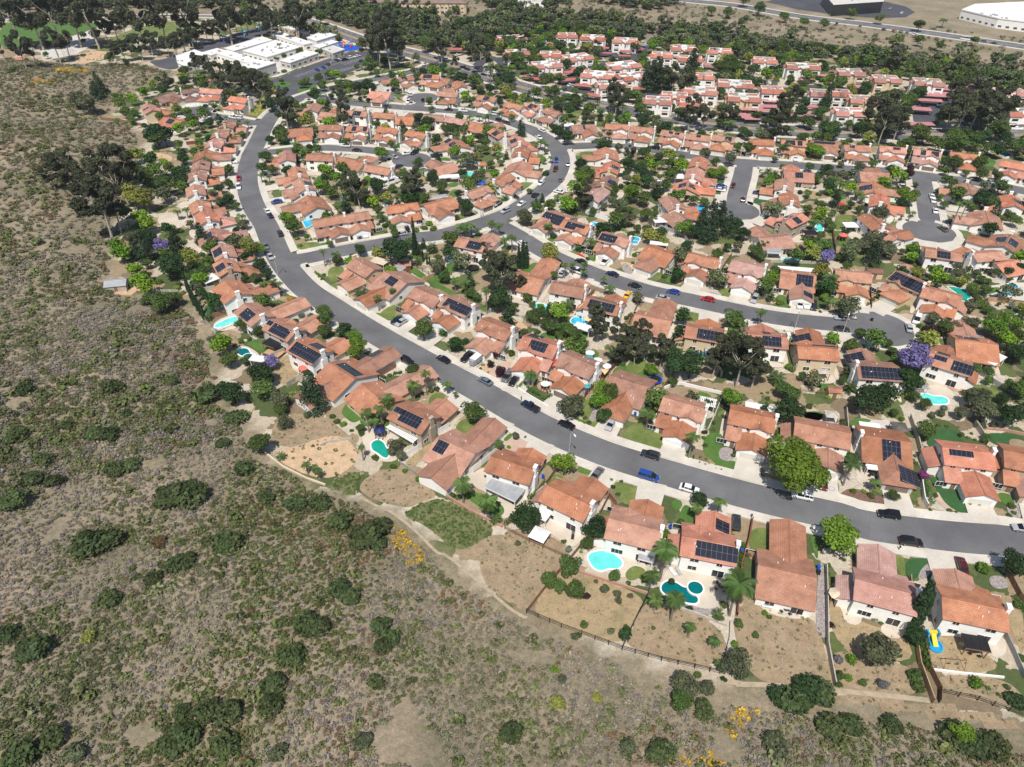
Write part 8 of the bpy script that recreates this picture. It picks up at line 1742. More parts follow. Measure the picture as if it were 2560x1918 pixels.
FN = [
 ('A', [(705,330),(712,600),(715,850),(765,1120)], 1.7, 'stone', 'long concrete block wall right of the wide dry back yard', 'garden_wall', .2, 0),
 ('A', [(1265,400),(1290,700),(1330,980),(1420,1230)], 1.7, 'woodpale', 'pale wall beside the tall leaning cypress', 'garden_wall', .15, 0),
 ('A', [(1355,820),(1400,1010),(1470,1150),(1465,1230)], 1.7, 'wood', 'brown wooden fence running down beside the hedge', 'wooden_fence', .08, 0),
 ('A', [(1470,1160),(1720,1210),(2038,1320)], 1.5, 'black', 'black iron fence at the lower right hill edge', 'iron_fence', .05, 1),
 ('A', [(1405,1005),(1650,1035),(1900,1060)], .5, 'trim', 'low white wall at the foot of the play yard', 'garden_wall', .3, 0),
 ('A', [(1900,770),(1960,900),(2030,1060)], 1.5, 'grey', 'grey fence along the far right back yard', 'garden_wall', .12, 0),
 ('A', [(1930,385),(2000,520),(2038,560)], 1.7, 'wood', 'brown fence at the right edge beside the gravel bed', 'wooden_fence', .08, 0),
 ('A', [(180,240),(250,262)], 1.7, 'woodpale', 'short pale fence left of the wide roof', 'wooden_fence', .08, 0),
 ('B', [(320,920),(560,1020),(700,1070),(980,1175),(1250,1250),(1480,1300),(1690,1350)], 1.5, 'black', 'long black iron fence along the brow of the hill', 'iron_fence', .05, 1),
 ('B', [(170,340),(320,420),(440,470),(570,530)], 1.3, 'wood', 'brown rail fence below the white canopy tent', 'iron_fence', .06, 1),
 ('B', [(690,470),(600,580),(460,740),(320,920)], 1.4, 'wood', 'brown wooden fence crossing the dry slope', 'wooden_fence', .07, 0),
 ('B', [(1185,720),(1150,820),(1060,1000),(980,1175)], 1.5, 'black', 'black iron fence between kidney pool lot and palm lot', 'iron_fence', .05, 1),
 ('B', [(690,640),(900,710),(1160,790)], .7, 'pinkpave', 'low pinkish wall below the kidney-shaped pool', 'garden_wall', .3, 0),
 ('B', [(1730,990),(1725,1100),(1695,1220)], .9, 'stone', 'stone wall strip at the right end of the palm slope', 'garden_wall', .4, 0),
 ('B', [(1875,290),(1850,430),(1800,600),(1770,950)], 1.7, 'redwood', 'reddish wall right of the balcony house', 'garden_wall', .25, 0),
 ('B', [(1350,880),(1500,930),(1700,1010)], .6, 'stone', 'low stone wall along the bottom of the teal pool garden', 'garden_wall', .3, 0),
 ('B', [(830,240),(890,120),(940,180),(920,210)], 1.7, 'wood', 'brown fence around a narrow side yard', 'wooden_fence', .08, 0),
 ('C', [(320,840),(480,750),(600,650),(740,560)], 1.8, 'trim', 'white vinyl fence beside a narrow dry lawn', 'vinyl_fence', .08, 0),
 ('C', [(740,1080),(860,980),(1000,880),(1140,760)], 1.8, 'trim', 'white vinyl fence between the big L-shaped house and pink patio', 'vinyl_fence', .08, 0),
 ('C', [(340,870),(480,970),(710,1110)], 1.3, 'grey', 'grey fence at the foot of the L-shaped house', 'iron_fence', .06, 1),
 ('C', [(715,1130),(900,1250),(1180,1390)], .8, 'pinkpave', 'low pink brick wall above the green planted slope', 'garden_wall', .25, 0),
 ('C', [(1530,1060),(1600,960),(1620,930)], 1.7, 'wood', 'brown fence beside the long dark hedge', 'wooden_fence', .08, 0),
 ('C', [(0,240),(120,170),(300,60)], 1.7, 'wood', 'brown fence above the single-storey house', 'wooden_fence', .08, 0),
 ('C', [(1310,240),(1420,310),(1560,390)], .5, 'trim', 'low white wall around the hedged front court', 'garden_wall', .25, 0),
 ('D', [(530,410),(600,380),(670,370),(830,410),(1000,450)], 1.0, 'trim', 'curving white wall above a dry back yard', 'garden_wall', .25, 0),
 ('D', [(0,330),(90,260),(170,180)], 1.8, 'redwood', 'dark red wooden fence left of the lawn with trampoline', 'wooden_fence', .08, 0),
 ('D', [(1000,510),(930,680),(880,780)], 1.7, 'trim', 'white fence along a planted side yard', 'vinyl_fence', .08, 0),
 ('D', [(430,530),(560,340)], 1.2, 'woodpale', 'pale fence left of the curving white wall', 'wooden_fence', .06, 0),
 ('E', [(375,750),(390,960)], 1.7, 'stone', 'grey block wall beside the canvas gazebo', 'garden_wall', .2, 0),
 ('E', [(905,820),(960,980),(1000,1140),(1040,1250)], 1.8, 'stone', 'grey block wall between two solar-roofed houses', 'garden_wall', .25, 0),
 ('E', [(1060,1260),(1185,1280),(1190,1310)], 1.7, 'wall_c', 'cream wall above the dark green turf', 'garden_wall', .2, 0),
 ('E', [(1440,870),(1500,960),(1540,1040)], 1.8, 'stone', 'stone wall left of the upper turf yard', 'garden_wall', .25, 0),
 ('E', [(1480,455),(1650,560),(1840,640)], 1.6, 'grey', 'grey wooden fence on the slope right of the yellow-green lawn', 'wooden_fence', .1, 0),
 ('E', [(0,590),(140,610),(360,640)], 1.2, 'wood', 'brown fence below the peach-coloured patio', 'iron_fence', .06, 1),
 ('E', [(1510,905),(1680,920),(1856,955)], .8, 'pinkpave', 'low pink wall along the top of the right turf yard', 'garden_wall', .3, 0),
 ('E', [(1000,1360),(1020,1500),(1050,1560)], 1.5, 'trim', 'white wall beside the dark hedge and driveway', 'garden_wall', .2, 0),
 ('H', [(320,630),(500,570),(700,490)], 1.8, 'wood', 'brown wooden fence above the long aqua pool', 'wooden_fence', .08, 0),
 ('H', [(700,490),(930,420)], 1.8, 'wood', 'brown wooden fence between two solar-roofed houses', 'wooden_fence', .08, 0),
 ('H', [(230,640),(350,780),(380,800)], 1.3, 'grey', 'thin grey fence at the left end of the aqua pool', 'iron_fence', .05, 1),
 ('H', [(360,800),(540,720),(700,730)], 1.6, 'trim', 'white fence along the near side of the aqua pool', 'vinyl_fence', .06, 1),
 ('H', [(1010,1090),(1120,1040),(1220,990)], 1.8, 'stone', 'grey-brown fence right of the wooden deck', 'wooden_fence', .1, 0),
 ('H', [(1190,1420),(1290,1350),(1370,1330)], 1.7, 'stone', 'grey fence at the bottom of the dry grass yard', 'wooden_fence', .1, 0),
 ('H', [(200,330),(370,290)], 1.6, 'stone', 'block wall below the white-roofed patio cover', 'garden_wall', .2, 0),
 ('K', [(690,1150),(900,1010),(1080,900),(1260,810)], 1.8, 'wood', 'brown fence below the widest terracotta roof', 'wooden_fence', .1, 0),
 ('K', [(560,1640),(640,1600),(920,1560)], .8, 'stone', 'low concrete wall along the orchard slope', 'garden_wall', .25, 0),
 ('c', [(935,470),(1000,520),(1080,560),(1150,585)], .5, 'beige', 'low beige wall edging the young orchard', 'garden_wall', .35, 0),
 ('J', [(1520,1030),(1640,1100),(1780,1170)], 1.3, 'black', 'black iron fence on the lawn below the fan palms', 'iron_fence', .05, 1),
 ('J', [(1640,1220),(1780,1160)], 1.6, 'woodpale', 'pale wall right of the black iron fence', 'garden_wall', .2, 0),
 ('J', [(660,200),(740,360),(780,400)], 1.6, 'grey', 'grey fence right of the small concrete court', 'wooden_fence', .08, 0),
 ('J', [(1060,290),(1200,270),(1350,240)], 1.2, 'wood', 'brown rail fence below the sandy play court', 'iron_fence', .06, 1),
 ('J', [(220,490),(240,560),(260,600)], 1.3, 'trim', 'white picket fence left of the square blue pool', 'vinyl_fence', .05, 1),
 ('M', [(1560,40),(1750,100),(1920,180),(2100,240),(2209,290)], 1.7, 'trim', 'long white vinyl fence behind the middle street houses', 'vinyl_fence', .08, 0),
 ('M', [(720,1320),(830,1270),(1060,1330),(1200,1400)], 1.3, 'grey', 'dark chain fence around the sandy back yard', 'iron_fence', .05, 1),
 ('M', [(1640,1340),(1760,1240),(1960,1070)], 1.7, 'wood', 'brown fence beside the sand-coloured sails', 'wooden_fence', .08, 0),
 ('N', [(1600,870),(1700,760),(1800,670)], 1.8, 'redwood', 'dark red fence right of the crowded umbrella patio', 'wooden_fence', .08, 0),
 ('N', [(1385,1090),(1430,1020),(1500,960)], 1.7, 'redwood', 'dark red fence beside the tall bright tree', 'wooden_fence', .08, 0),
 ('P', [(1455,610),(1520,490),(1600,380)], 1.8, 'wood', 'brown fence left of the pink-roofed house', 'wooden_fence', .1, 0),
 ('P', [(640,0),(900,90),(1060,160),(1120,250)], 1.5, 'grey', 'grey fence along the foot of the dark grove', 'wooden_fence', .08, 0),
 ('P', [(420,1160),(460,1080),(530,940)], 1.6, 'wood', 'brown fence right of the solar house with white chimney', 'wooden_fence', .08, 0),
 ('S', [(1108,0),(1130,150),(1150,400)], 1.8, 'wood', 'dark fence beside the purple-blossomed tree', 'wooden_fence', .1, 0),
 ('S', [(955,450),(965,620),(980,830)], 1.8, 'wood', 'dark fence under the tall palm between two houses', 'wooden_fence', .1, 0),
 ('S', [(1625,700),(1630,900),(1640,1070)], 1.4, 'redwood', 'reddish fence beside the strip of dry lawn', 'wooden_fence', .08, 0),
 ('S', [(250,420),(560,430),(880,440)], 1.0, 'stone', 'stone garden wall below the long low pool', 'garden_wall', .3, 0),
 ('S', [(1160,1440),(1190,1600)], 1.5, 'wood', 'brown fence right of the white van', 'wooden_fence', .08, 0),
 ('T', [(1640,1060),(1850,1080),(2209,1150)], 1.6, 'woodpale', 'tan wooden fence below the vivid blue pool', 'wooden_fence', .08, 0),
 ('T', [(500,430),(560,500),(610,570)], 1.5, 'black', 'dark fence beside a lawn corner and octagonal gazebo', 'wooden_fence', .08, 0),
 ('Q', [(1430,1360),(1440,1500),(1460,1657)], 1.8, 'wood', 'brown fence right of the dead-end street pool', 'wooden_fence', .1, 0),
 ('Q', [(1050,1200),(1240,1220),(1340,1230)], 1.6, 'wood', 'brown fence at the foot of the bare terraced yard', 'wooden_fence', .08, 0),
 ('R', [(1480,1420),(1650,1450),(1840,1480)], 1.8, 'redwood', 'dark red fence left of the right-hand cul-de-sac house', 'wooden_fence', .08, 0),
 ('O', [(1210,40),(1120,160),(1080,230)], 1.6, 'woodpale', 'tan wall between two through street houses', 'garden_wall', .2, 0),
 ('O', [(0,1230),(200,1290),(400,1380),(570,1470)], 1.7, 'trim', 'white fence beyond the blue-grey freeform pool', 'vinyl_fence', .08, 0),
 ('L', [(1720,370),(1800,440),(1850,480)], 1.5, 'stone', 'pale wall beside the dark mounded hedge', 'garden_wall', .2, 0),
 ('L', [(0,900),(130,915),(270,940)], 1.0, 'trim', 'low white railing in front of a single-storey house', 'vinyl_fence', .06, 1),
 ('F', [(580,400),(720,290),(830,210)], 1.7, 'stone', 'grey wall left of the orange-roofed cul-de-sac house', 'garden_wall', .15, 0),
 ('F', [(150,1010),(330,990)], 1.7, 'redwood', 'dark red fence at the edge of a bare slope', 'wooden_fence', .08, 0),
 ('I', [(650,1250),(750,1140),(860,1040)], 1.7, 'stone', 'brown fence right of the turquoise umbrella', 'wooden_fence', .08, 0),
 ('I', [(1580,820),(1640,770),(1700,730)], 1.7, 'wood', 'brown fence left of the bright green side lawn', 'wooden_fence', .08, 0),
 ('b', [(480,0),(560,8),(680,30)], 1.5, 'wood', 'brown fence on the slope below the left cul-de-sac', 'wooden_fence', .08, 0),
 ('b', [(540,620),(530,560),(570,500)], 1.6, 'grey', 'grey fence on the hillside left of the tree belt', 'wooden_fence', .08, 0),
 ('b', [(690,775),(730,820),(850,820)], 1.0, 'trim', 'white rail fence near the lone hillside shed', 'vinyl_fence', .05, 1)]
for k, p, h, m_, l, nm, th, rl in FN:
    if m_ == 'pinkpave': m_ = 'carport_p' if False else 'wallpink'
    if m_ == 'wallpink' and 'wallpink' not in M: flat('wallpink', (.42,.24,.18), .9, .1, 1)
    fence(k, p, h, m_, l, nm, th, 2.4, bool(rl))
# hedges
def hedge(k, pts, w, h, label, mt='h'):
    P = np.array([ter(*nat(k, *p))[:2] for p in pts]); C = smooth(P, .8); bl = [(x-P[0][0], y-P[0][1], h*.5, w*.6, w*.6, h*.52) for x, y in C]
    V, Fq, sh = leafcloud(int(len(C)*70), bl, .13, seed=int(abs(P[0][0]*9)), inner=.05); o = link('hedge', leafmesh('hedge', V, Fq, sh, 'leaf_'+mt), None, (*P[0], float(relief(*P[0])))); tag(o, label, 'hedge', 'clipped hedges')
for a in [('C', [(1530,1030),(1480,1100),(1400,1160)], .9, 1.6, 'long dark green hedge beside the curved wooden deck'), ('C', [(1270,1310),(1210,1370)], .9, 1.5, 'short hedge below the round dark tree', 'h'),
 ('N', [(700,930),(760,1000),(860,1060),(930,1100),(1000,1070)], .8, 1.1, 'curved clipped hedge around the front brick court'), ('N', [(640,960),(700,900),(760,860)], .7, 1.0, 'short leafy hedge above the curved front hedge', 'g'),
 ('A', [(1350,850),(1370,920),(1390,1010)], 1.0, 1.8, 'dark hedge left of the play yard'), ('A', [(1980,540),(2030,610)], 1.1, 1.4, 'hedge at the right edge beside a dry yard'), ('A', [(1000,640),(1040,670)], .8, 1.0, 'short bright hedge against a back wall', 'g'),
 ('E', [(1020,1350),(1060,1440),(1090,1530)], 1.1, 1.5, 'tall dark hedge between driveway and turf'), ('E', [(780,330),(830,430),(860,540),(900,660)], 1.5, 1.6, 'long yellow-green hedge left of the jacaranda house', 'g'), ('E', [(870,470),(960,455)], .9, 1.2, 'box hedge between two small lawns'), ('E', [(950,200),(1030,240)], .9, 1.2, 'clipped hedge beside the pale drive of the bulb'),
 ('B', [(360,150),(430,60)], .9, 1.6, 'dark hedge left of the white awning'), ('B', [(1815,460),(1800,600)], .8, 1.3, 'narrow hedge right of the balcony house'), ('D', [(560,790),(590,730)], .7, 1.0, 'short hedge beside a front path'),
 ('J', [(640,390),(780,360),(930,330)], 1.0, 1.5, 'long straight hedge behind the white-garage house'), ('J', [(1030,320),(1120,430),(1210,520)], 1.4, 1.8, 'long tall hedge beside the peach terrace'), ('J', [(1210,520),(1280,600),(1330,680)], 1.8, 2.6, 'big dark hedge block beside the road'),
 ('J', [(300,750),(420,735)], .8, 1.0, 'low hedge above the corner lawn'), ('J', [(410,1120),(450,1160),(500,1200)], .7, .9, 'low row hedge on the corner bed', 'g'), ('L', [(1690,430),(1780,510),(1900,590)], 2.4, 2.2, 'dark mounded hedge bank at the road bend', 'd'),
 ('L', [(130,440),(280,500),(430,520)], 2.2, 1.8, 'broad leafy hedge bank behind the loop houses'), ('L', [(600,1100),(700,1020),(800,960)], 1.8, 2, 'diagonal hedge above the ringed pool'), ('L', [(400,1210),(500,1180),(580,1130)], 1.5, 1.6, 'hedge at the near side of the ringed pool'),
 ('I', [(960,280),(1100,305),(1280,325)], 1.4, 1.3, 'long low hedge along the loop road bank'), ('I', [(560,240),(640,230)], .9, 1.2, 'short hedge at the street corner'), ('T', [(1390,860),(1480,1000),(1600,1170),(1680,1290)], 2.4, 2.6, 'tall dark hedge wall behind the jade green pool', 'd'), ('T', [(960,700),(1100,760),(1260,800)], 2.0, 2.2, 'thick hedge above the jade green pool'),
 ('O', [(1000,20),(1200,50),(1400,70)], 1.6, 1.4, 'hedge along the near side of the boulevard', 'h'), ('O', [(740,220),(830,235)], 1.0, 1.1, 'round-ended hedge in front of a white bay', 'd'), ('G', [(700,590),(820,570),(910,545)], 1.0, 1.5, 'green hedge right of the pink-roofed house'),
 ('P', [(330,70),(460,130),(600,160)], 1.0, 1.2, 'yellow-green hedge behind the blue pool deck', 'g'), ('H', [(1160,360),(1230,400),(1290,415)], 1.0, 1.0, 'orange-yellow flowering hedge beside the kerb', 'y'), ('S', [(340,960),(440,1000)], 1.0, 1.2, 'yellowish hedge in a front garden', 'y')]: hedge(*a)
# ------------------------------------------------------------------ street lamps, bins, trampolines, play things, mailboxes
def lamp(k, bx, by_, label, tox, toy, h=8.5):
    X, Y, Z = ter(*nat(k, bx, by_)); T = unp(*nat(k, tox, toy), h); d = np.array([T[0]-X, T[1]-Y]); L_ = min(2.6, max(1.4, np.linalg.norm(d))); d = d/np.linalg.norm(d); r_ = bpy.data.objects.new('street_lamp', None); COL.objects.link(r_); r_.location = (X, Y, Z); r_.rotation_euler = (0, 0, math.atan2(d[1], d[0]))
    mb = MB(); mb.tube([(0,0,0), (0,0,h*.55), (.05,0,h*.86), (.5,0,h*.96), (L_,0,h)], [.13, .1, .085, .07, .05], 8); mb.obj('pole', ['stone'], r_); m2 = MB(); m2.box(L_-.1, L_+.75, -.16, .16, h-.09, h+.1); m2.obj('lamp_head', ['trim'], r_); tag(r_, label, 'street lamp', 'street lamps')
for a in [('C', 1733, 790, 'street lamp beside the bright tree on the long curving road', 1775, 620), ('G', 1520, 1260, 'street lamp at the junction of long curving road and loop road', 1500, 1060), ('S', 1250, 1400, 'street lamp beside the dark saloon car near the middle street bulb', 1335, 1150), ('L', 1778, 600, 'street lamp in front of the dark mounded hedge', 1730, 455),
 ('I', 1712, 470, 'street lamp at the foot of the upper cul-de-sac', 1712, 350), ('Q', 170, 400, 'street lamp at the corner of through street and dead-end street', 195, 265), ('R', 590, 520, 'street lamp left of the pink-roofed through street house', 620, 430), ('M', 655, 210, 'street lamp beside the big round tree on the loop road', 655, 60), ('V', 1290, 200, 'lamp post over the boulevard junction by the school', 1230, 95), ('S', 585, 1345, 'short street lamp by a front bed on the middle street', 605, 1235)]: lamp(*a)
def binf(mb):
    mb.box(-.28, .28, -.32, .32, .06, .95); mb.box(-.32, .32, -.36, .36, .955, 1.05); mb.tube([(-.3,-.32,.12), (.3,-.32,.12)], .1, 8, 1)
BIN = {c: proto('wheeled_bin', binf, [c, 'tyre']) for c in ('blue', 'black')}
bi = 0
for k, x, y, c, l in (('A',655,318,'blue','blue wheeled bin right of the wide-roofed house'),('A',655,352,'black','black wheeled bin behind the blue one right of the wide roof'),('B',805,165,'blue','upper blue bin beside the white chimney'),('B',795,195,'blue','lower blue bin beside the white chimney'),('B',1315,325,'blue','blue bin with green-lidded neighbour in a fenced side yard'),
 ('B',1805,490,'blue','blue bin beside the balcony house'),('C',1515,970,'blue','blue bin against the white wall left of the long hedge'),('C',740,1085,'blue','blue bin at the foot of the L-shaped house'),('D',293,610,'blue','blue bin beside a pinkish side path'),('D',582,1550,'blue','blue bin in the narrow side yard of the wide house'),
 ('N',1405,1025,'blue','blue bin beside the dark red fence'),('N',1975,1262,'blue','blue bin right of a hipped garage roof'),('N',355,548,'blue','blue bin beside the round green bush'),('E',333,1212,'blue','blue bin between fence and planted strip'),('E',1795,1345,'blue','blue bin at the right edge house'),('E',590,0,'black','black bin at the top of a long drive'),
 ('P',1368,605,'blue','blue bin right of the brown-garage house'),('P',1950,640,'blue','blue bin beside the pink-roofed house'),('S',900,820,'blue','blue bin beside the brown gate'),('S',585,1620,'blue','blue bin beside the black one on the peach drive'),('S',550,1625,'black','black bin on the peach drive'),('J',787,595,'blue','blue bin at a white gable corner'),('H',1617,1158,'blue','blue bin below the white solar-roofed house'),('H',890,400,'blue','blue bin on the hillside house side yard'),('D',1190,105,'blue','blue bin behind the tall eucalyptus')):
    X, Y, Z = ter(*nat(k, x, y+12)); tag(link('wheeled_bin', BIN[c], None, (X, Y, .12), bi*1.3), l, 'bin', 'wheeled bins'); bi += 1
def tramp(k, x, y, r, rimc, label):
    X, Y, Z = ter(*nat(k, x, y)); r_ = bpy.data.objects.new('trampoline', None); COL.objects.link(r_); r_.location = (X, Y, .1); mb = MB(); mb.face([(r*.82*math.cos(t), r*.82*math.sin(t), .8) for t in np.linspace(0, 6.283, 24, endpoint=False)]); mb.obj('mat', ['black'], r_); mb = MB()
    for i in range(24):
        t, u = 2*math.pi*i/24, 2*math.pi*(i+1)/24; mb.face([(r*.82*math.cos(t), r*.82*math.sin(t), .82), (r*math.cos(t), r*math.sin(t), .82), (r*math.cos(u), r*math.sin(u), .82), (r*.82*math.cos(u), r*.82*math.sin(u), .82)]); mb.face([(r*math.cos(t), r*math.sin(t), .7), (r*math.cos(u), r*math.sin(u), .7), (r*math.cos(u), r*math.sin(u), .82), (r*math.cos(t), r*math.sin(t), .82)])
    mb.obj('rim', [rimc], r_); m2 = MB()
    for i in range(6): t = i*1.047; m2.tube([(r*.97*math.cos(t), r*.97*math.sin(t), 0), (r*.97*math.cos(t), r*.97*math.sin(t), 2.4)], .03, 6)
    m2.obj('net_poles', ['darkmetal'], r_); tag(r_, label, 'trampoline')
tramp('D', 455, 345, 2.0, 'blue', 'round trampoline with bright blue rim on the lawn'); tramp('D', 1072, 575, 1.7, 'black', 'round black trampoline below the bright round tree'); tramp('M', 570, 800, 2.0, 'black', 'black trampoline left of the large eucalyptus')
# enclosed trailer, children's pool slide, swing set, above-ground pools, play structures
def trailer(k, x, y):
    X, Y = unp(*nat(k, x, y), 1.2); r_ = bpy.data.objects.new('cargo_trailer', None); COL.objects.link(r_); r_.location = (X, Y, .34); h = nearest_house(X, Y); r_.rotation_euler = (0, 0, math.atan2(h['yd'][1], h['yd'][0])); mb = MB(); mb.box(-2.2, 2.2, -1, 1, .5, 2.3); mb.box(2.2, 2.8, -.75, .75, .5, 2.1); mb.obj('body', ['grey'], r_); mb = MB(); mb.box(-2.2, 2.2, -1.01, 1.01, 2.3, 2.38); mb.obj('roof', ['flatroof'], r_)
    for x_ in (-.5, .5):
        for y_ in (-1, 1): link('wheel', WHEEL, r_, (x_, y_, .33))
    mb = MB(); mb.tube([(2.8,0,.55), (3.8,0,.5)], .05, 6); mb.obj('tow_bar', ['darkmetal'], r_); tag(r_, 'grey enclosed cargo trailer on the drive beside a black car', 'trailer')
trailer('N', 150, 640)
def motorhome(k, x, y, an):
    X, Y = unp(*nat(k, x, y), 2.5); r_ = bpy.data.objects.new('motorhome', None); COL.objects.link(r_); r_.location = (X, Y, .12); r_.rotation_euler = (0, 0, math.radians(an)); mb = MB(); mb.box(-4.5, 3.4, -1.2, 1.2, .5, 3.1); mb.box(3.4, 4.6, -1.1, 1.1, .5, 2.2); mb.box(-2, -1, -.4, .4, 3.1, 3.4); mb.obj('body', ['white'], r_); mb = MB(); mb.box(-3.5, 2.5, -1.22, -1.201, 1.7, 2.5); mb.box(4.601, 4.62, -.9, .9, 1.3, 2.1); mb.obj('windows', ['glass'], r_)
    for x_ in (-2.6, 3.2):
        for y_ in (-1.15, 1.15): link('wheel', WHEEL, r_, (x_, y_, .4), 0, 1.2)
    tag(r_, 'white motorhome parked beside a white house in the loop', 'motorhome')
motorhome('I', 1490, 1370, 40)
X, Y, Z = ter(*nat('A', 1437, 845)); r_ = bpy.data.objects.new('water_slide', None); COL.objects.link(r_); r_.location = (X, Y, .1); mb = MB()
for i in range(20):
    t, u = 2*math.pi*i/20, 2*math.pi*(i+1)/20; f = lambda a, r, z: (r*math.cos(a), r*1.15*math.sin(a), z); mb.face([f(t, 1.1, .3), f(t, 1.4, .3), f(u, 1.4, .3), f(u, 1.1, .3)]); mb.face([f(t, 1.4, 0), f(u, 1.4, 0), f(u, 1.4, .3), f(t, 1.4, .3)]); 
mb.face([(1.1*math.cos(t), 1.27*math.sin(t), .12) for t in np.linspace(0, 6.283, 20, endpoint=False)]); mb.obj('paddling_pool', ['skyblue'], r_); mb = MB(); mb.slab([(-.45, -.4, .3), (.45, -.4, .3), (.45, 1.6, 1.6), (-.45, 1.6, 1.6)], .2); mb.box(-.8, .8, 1.6, 2.2, 0, 1.8); mb.obj('slide', ['yellow'], r_); mb = MB(); mb.box(-1.2, -.85, 1.3, 2.3, 0, 2.0); mb.box(.85, 1.2, 1.3, 2.3, 0, 2.0); mb.obj('side_tubes', ['skyblue'], r_); tag(r_, 'yellow and blue inflatable water slide on a dry yard', 'water slide')
def swing(k, x, y, L_, an, label):
    X, Y, Z = ter(*nat(k, x, y)); r_ = bpy.data.objects.new('swing_set', None); COL.objects.link(r_); r_.location = (X, Y, Z+.1); r_.rotation_euler = (0, 0, math.radians(an)); mb = MB(); h = 2.1; mb.tube([(-L_/2,0,h), (L_/2,0,h)], .06, 6)
    for s in (-1, 1):
        for q in (-1, 1): mb.tube([(s*L_/2, q*1.0, 0), (s*L_/2, 0, h)], .05, 6)
    mb.obj('frame', ['wood' if k == 'A' else 'white'], r_)
    for x_ in (-L_*.2, L_*.2):
        m2 = MB(); m2.tube([(x_-.2,0,h), (x_-.2,0,.5)], .015, 4); m2.tube([(x_+.2,0,h), (x_+.2,0,.5)], .015, 4); m2.box(x_-.25, x_+.25, -.1, .1, .46, .5); m2.obj('swing', ['black'], r_)
    tag(r_, label, 'swing set', 'swing sets')
swing('A', 1555, 975, 3.6, -6, 'brown wooden swing set on the dry play yard'); swing('C', 1500, 1110, 3.4, 50, 'white metal swing set beside the long hedge')
for k, x, y, r, l in (('D', 848, 108, 2.0, 'small round above-ground pool with blue rim'), ('O', 1110, 920, 1.6, 'small square blue spa beside white umbrellas'), ('O', 1710, 1235, 2.6, 'bright blue above-ground pool near the dead-end street'), ('D', 1915, 1240, .7, 'small blue paddling pool on a driveway'), ('F', 1545, 1325, .9, 'small blue paddling pool on a back patio')):
    X, Y, Z = ter(*nat(k, x, y)); r_ = bpy.data.objects.new('above_ground_pool', None); COL.objects.link(r_); r_.location = (X, Y, .12); h = .5 if r > 1 else .25; mb = MB()
    P = ell(0, 0, r, r*.9); Q = ell(0, 0, r*.9, r*.8)
    for i in range(20): j = (i+1) % 20; mb.face([(*P[i], 0), (*P[j], 0), (*P[j], h), (*P[i], h)]); mb.face([(*P[i], h), (*P[j], h), (*Q[j], h), (*Q[i], h)])
    mb.obj('rim', ['blue'], r_); mb = MB(); mb.face([(*q, h-.08) for q in Q]); mb.obj('water', ['w_bright'], r_); tag(r_, l, 'above-ground pool')
# school play structures
def play(k, x, y, cols, label):
    X, Y = unp(*nat(k, x, y), 1); r_ = bpy.data.objects.new('play_structure', None); COL.objects.link(r_); r_.location = (X, Y, .14); R = random.Random(int(x))
    for i, c in enumerate(cols):
        px_, py_ = (i-len(cols)/2)*2.6, R.uniform(-1, 1); mb = MB()
        for sx in (-.9, .9):
            for sy in (-.9, .9): mb.tube([(px_+sx, py_+sy, 0), (px_+sx, py_+sy, 2.6)], .07, 6)
        mb.box(px_-.95, px_+.95, py_-.95, py_+.95, 1.2, 1.3); mb.obj('tower', ['grey'], r_); mb = MB()
        P = [(px_-1.2, py_-1.2), (px_+1.2, py_-1.2), (px_+1.2, py_+1.2), (px_-1.2, py_+1.2)]
        for q in range(4): mb.slab([(*P[q], 2.6), (*P[(q+1) % 4], 2.6), (px_, py_, 3.6)], .06)
        mb.obj('tower_roof', [c], r_); mb = MB(); mb.slab([(px_-.35, py_-1, 1.25), (px_+.35, py_-1, 1.25), (px_+.35, py_-3.6, .25), (px_-.35, py_-3.6, .25)], .08); mb.obj('slide', [cols[(i+1) % len(cols)]], r_)
    tag(r_, label, 'play structure', 'playground equipment')
play('V', 655, 450, ['blue', 'navy'], 'blue and purple climbing frame on the asphalt playground'); play('V', 910, 395, ['skyblue'], 'small light blue climbing frame on the asphalt playground'); play('V', 1095, 325, ['skyblue', 'skyblue'], 'light blue play frame beside the far school corner'); play('V', 2090, 520, ['red', 'orange_fab', 'blue'], 'red and orange play structure on the blue play surface'); play('V', 1990, 535, ['skyblue', 'blue'], 'sky blue play structure left of the red one')
# bare trunks and poles standing on the ballfield edge: backstop
def backstop(k, x, y, label):
    X, Y, Z = ter(*nat(k, x, y)); r_ = bpy.data.objects.new('backstop', None); COL.objects.link(r_); r_.location = (X, Y, Z); mb = MB(); 
    for i in range(6): t = math.radians(200+i*28); mb.tube([(4*math.cos(t), 4*math.sin(t), 0), (4*math.cos(t), 4*math.sin(t), 5)], .06, 6)
    for z in (1, 2, 3, 4, 5):
        for i in range(5): t, u = math.radians(200+i*28), math.radians(228+i*28); mb.tube([(4*math.cos(t), 4*math.sin(t), z), (4*math.cos(u), 4*math.sin(u), z)], .03, 4)
    mb.obj('frame', ['grey'], r_); tag(r_, label, 'backstop')
backstop('U', 810, 650, 'grey wire backstop at the corner of the sandy infield')
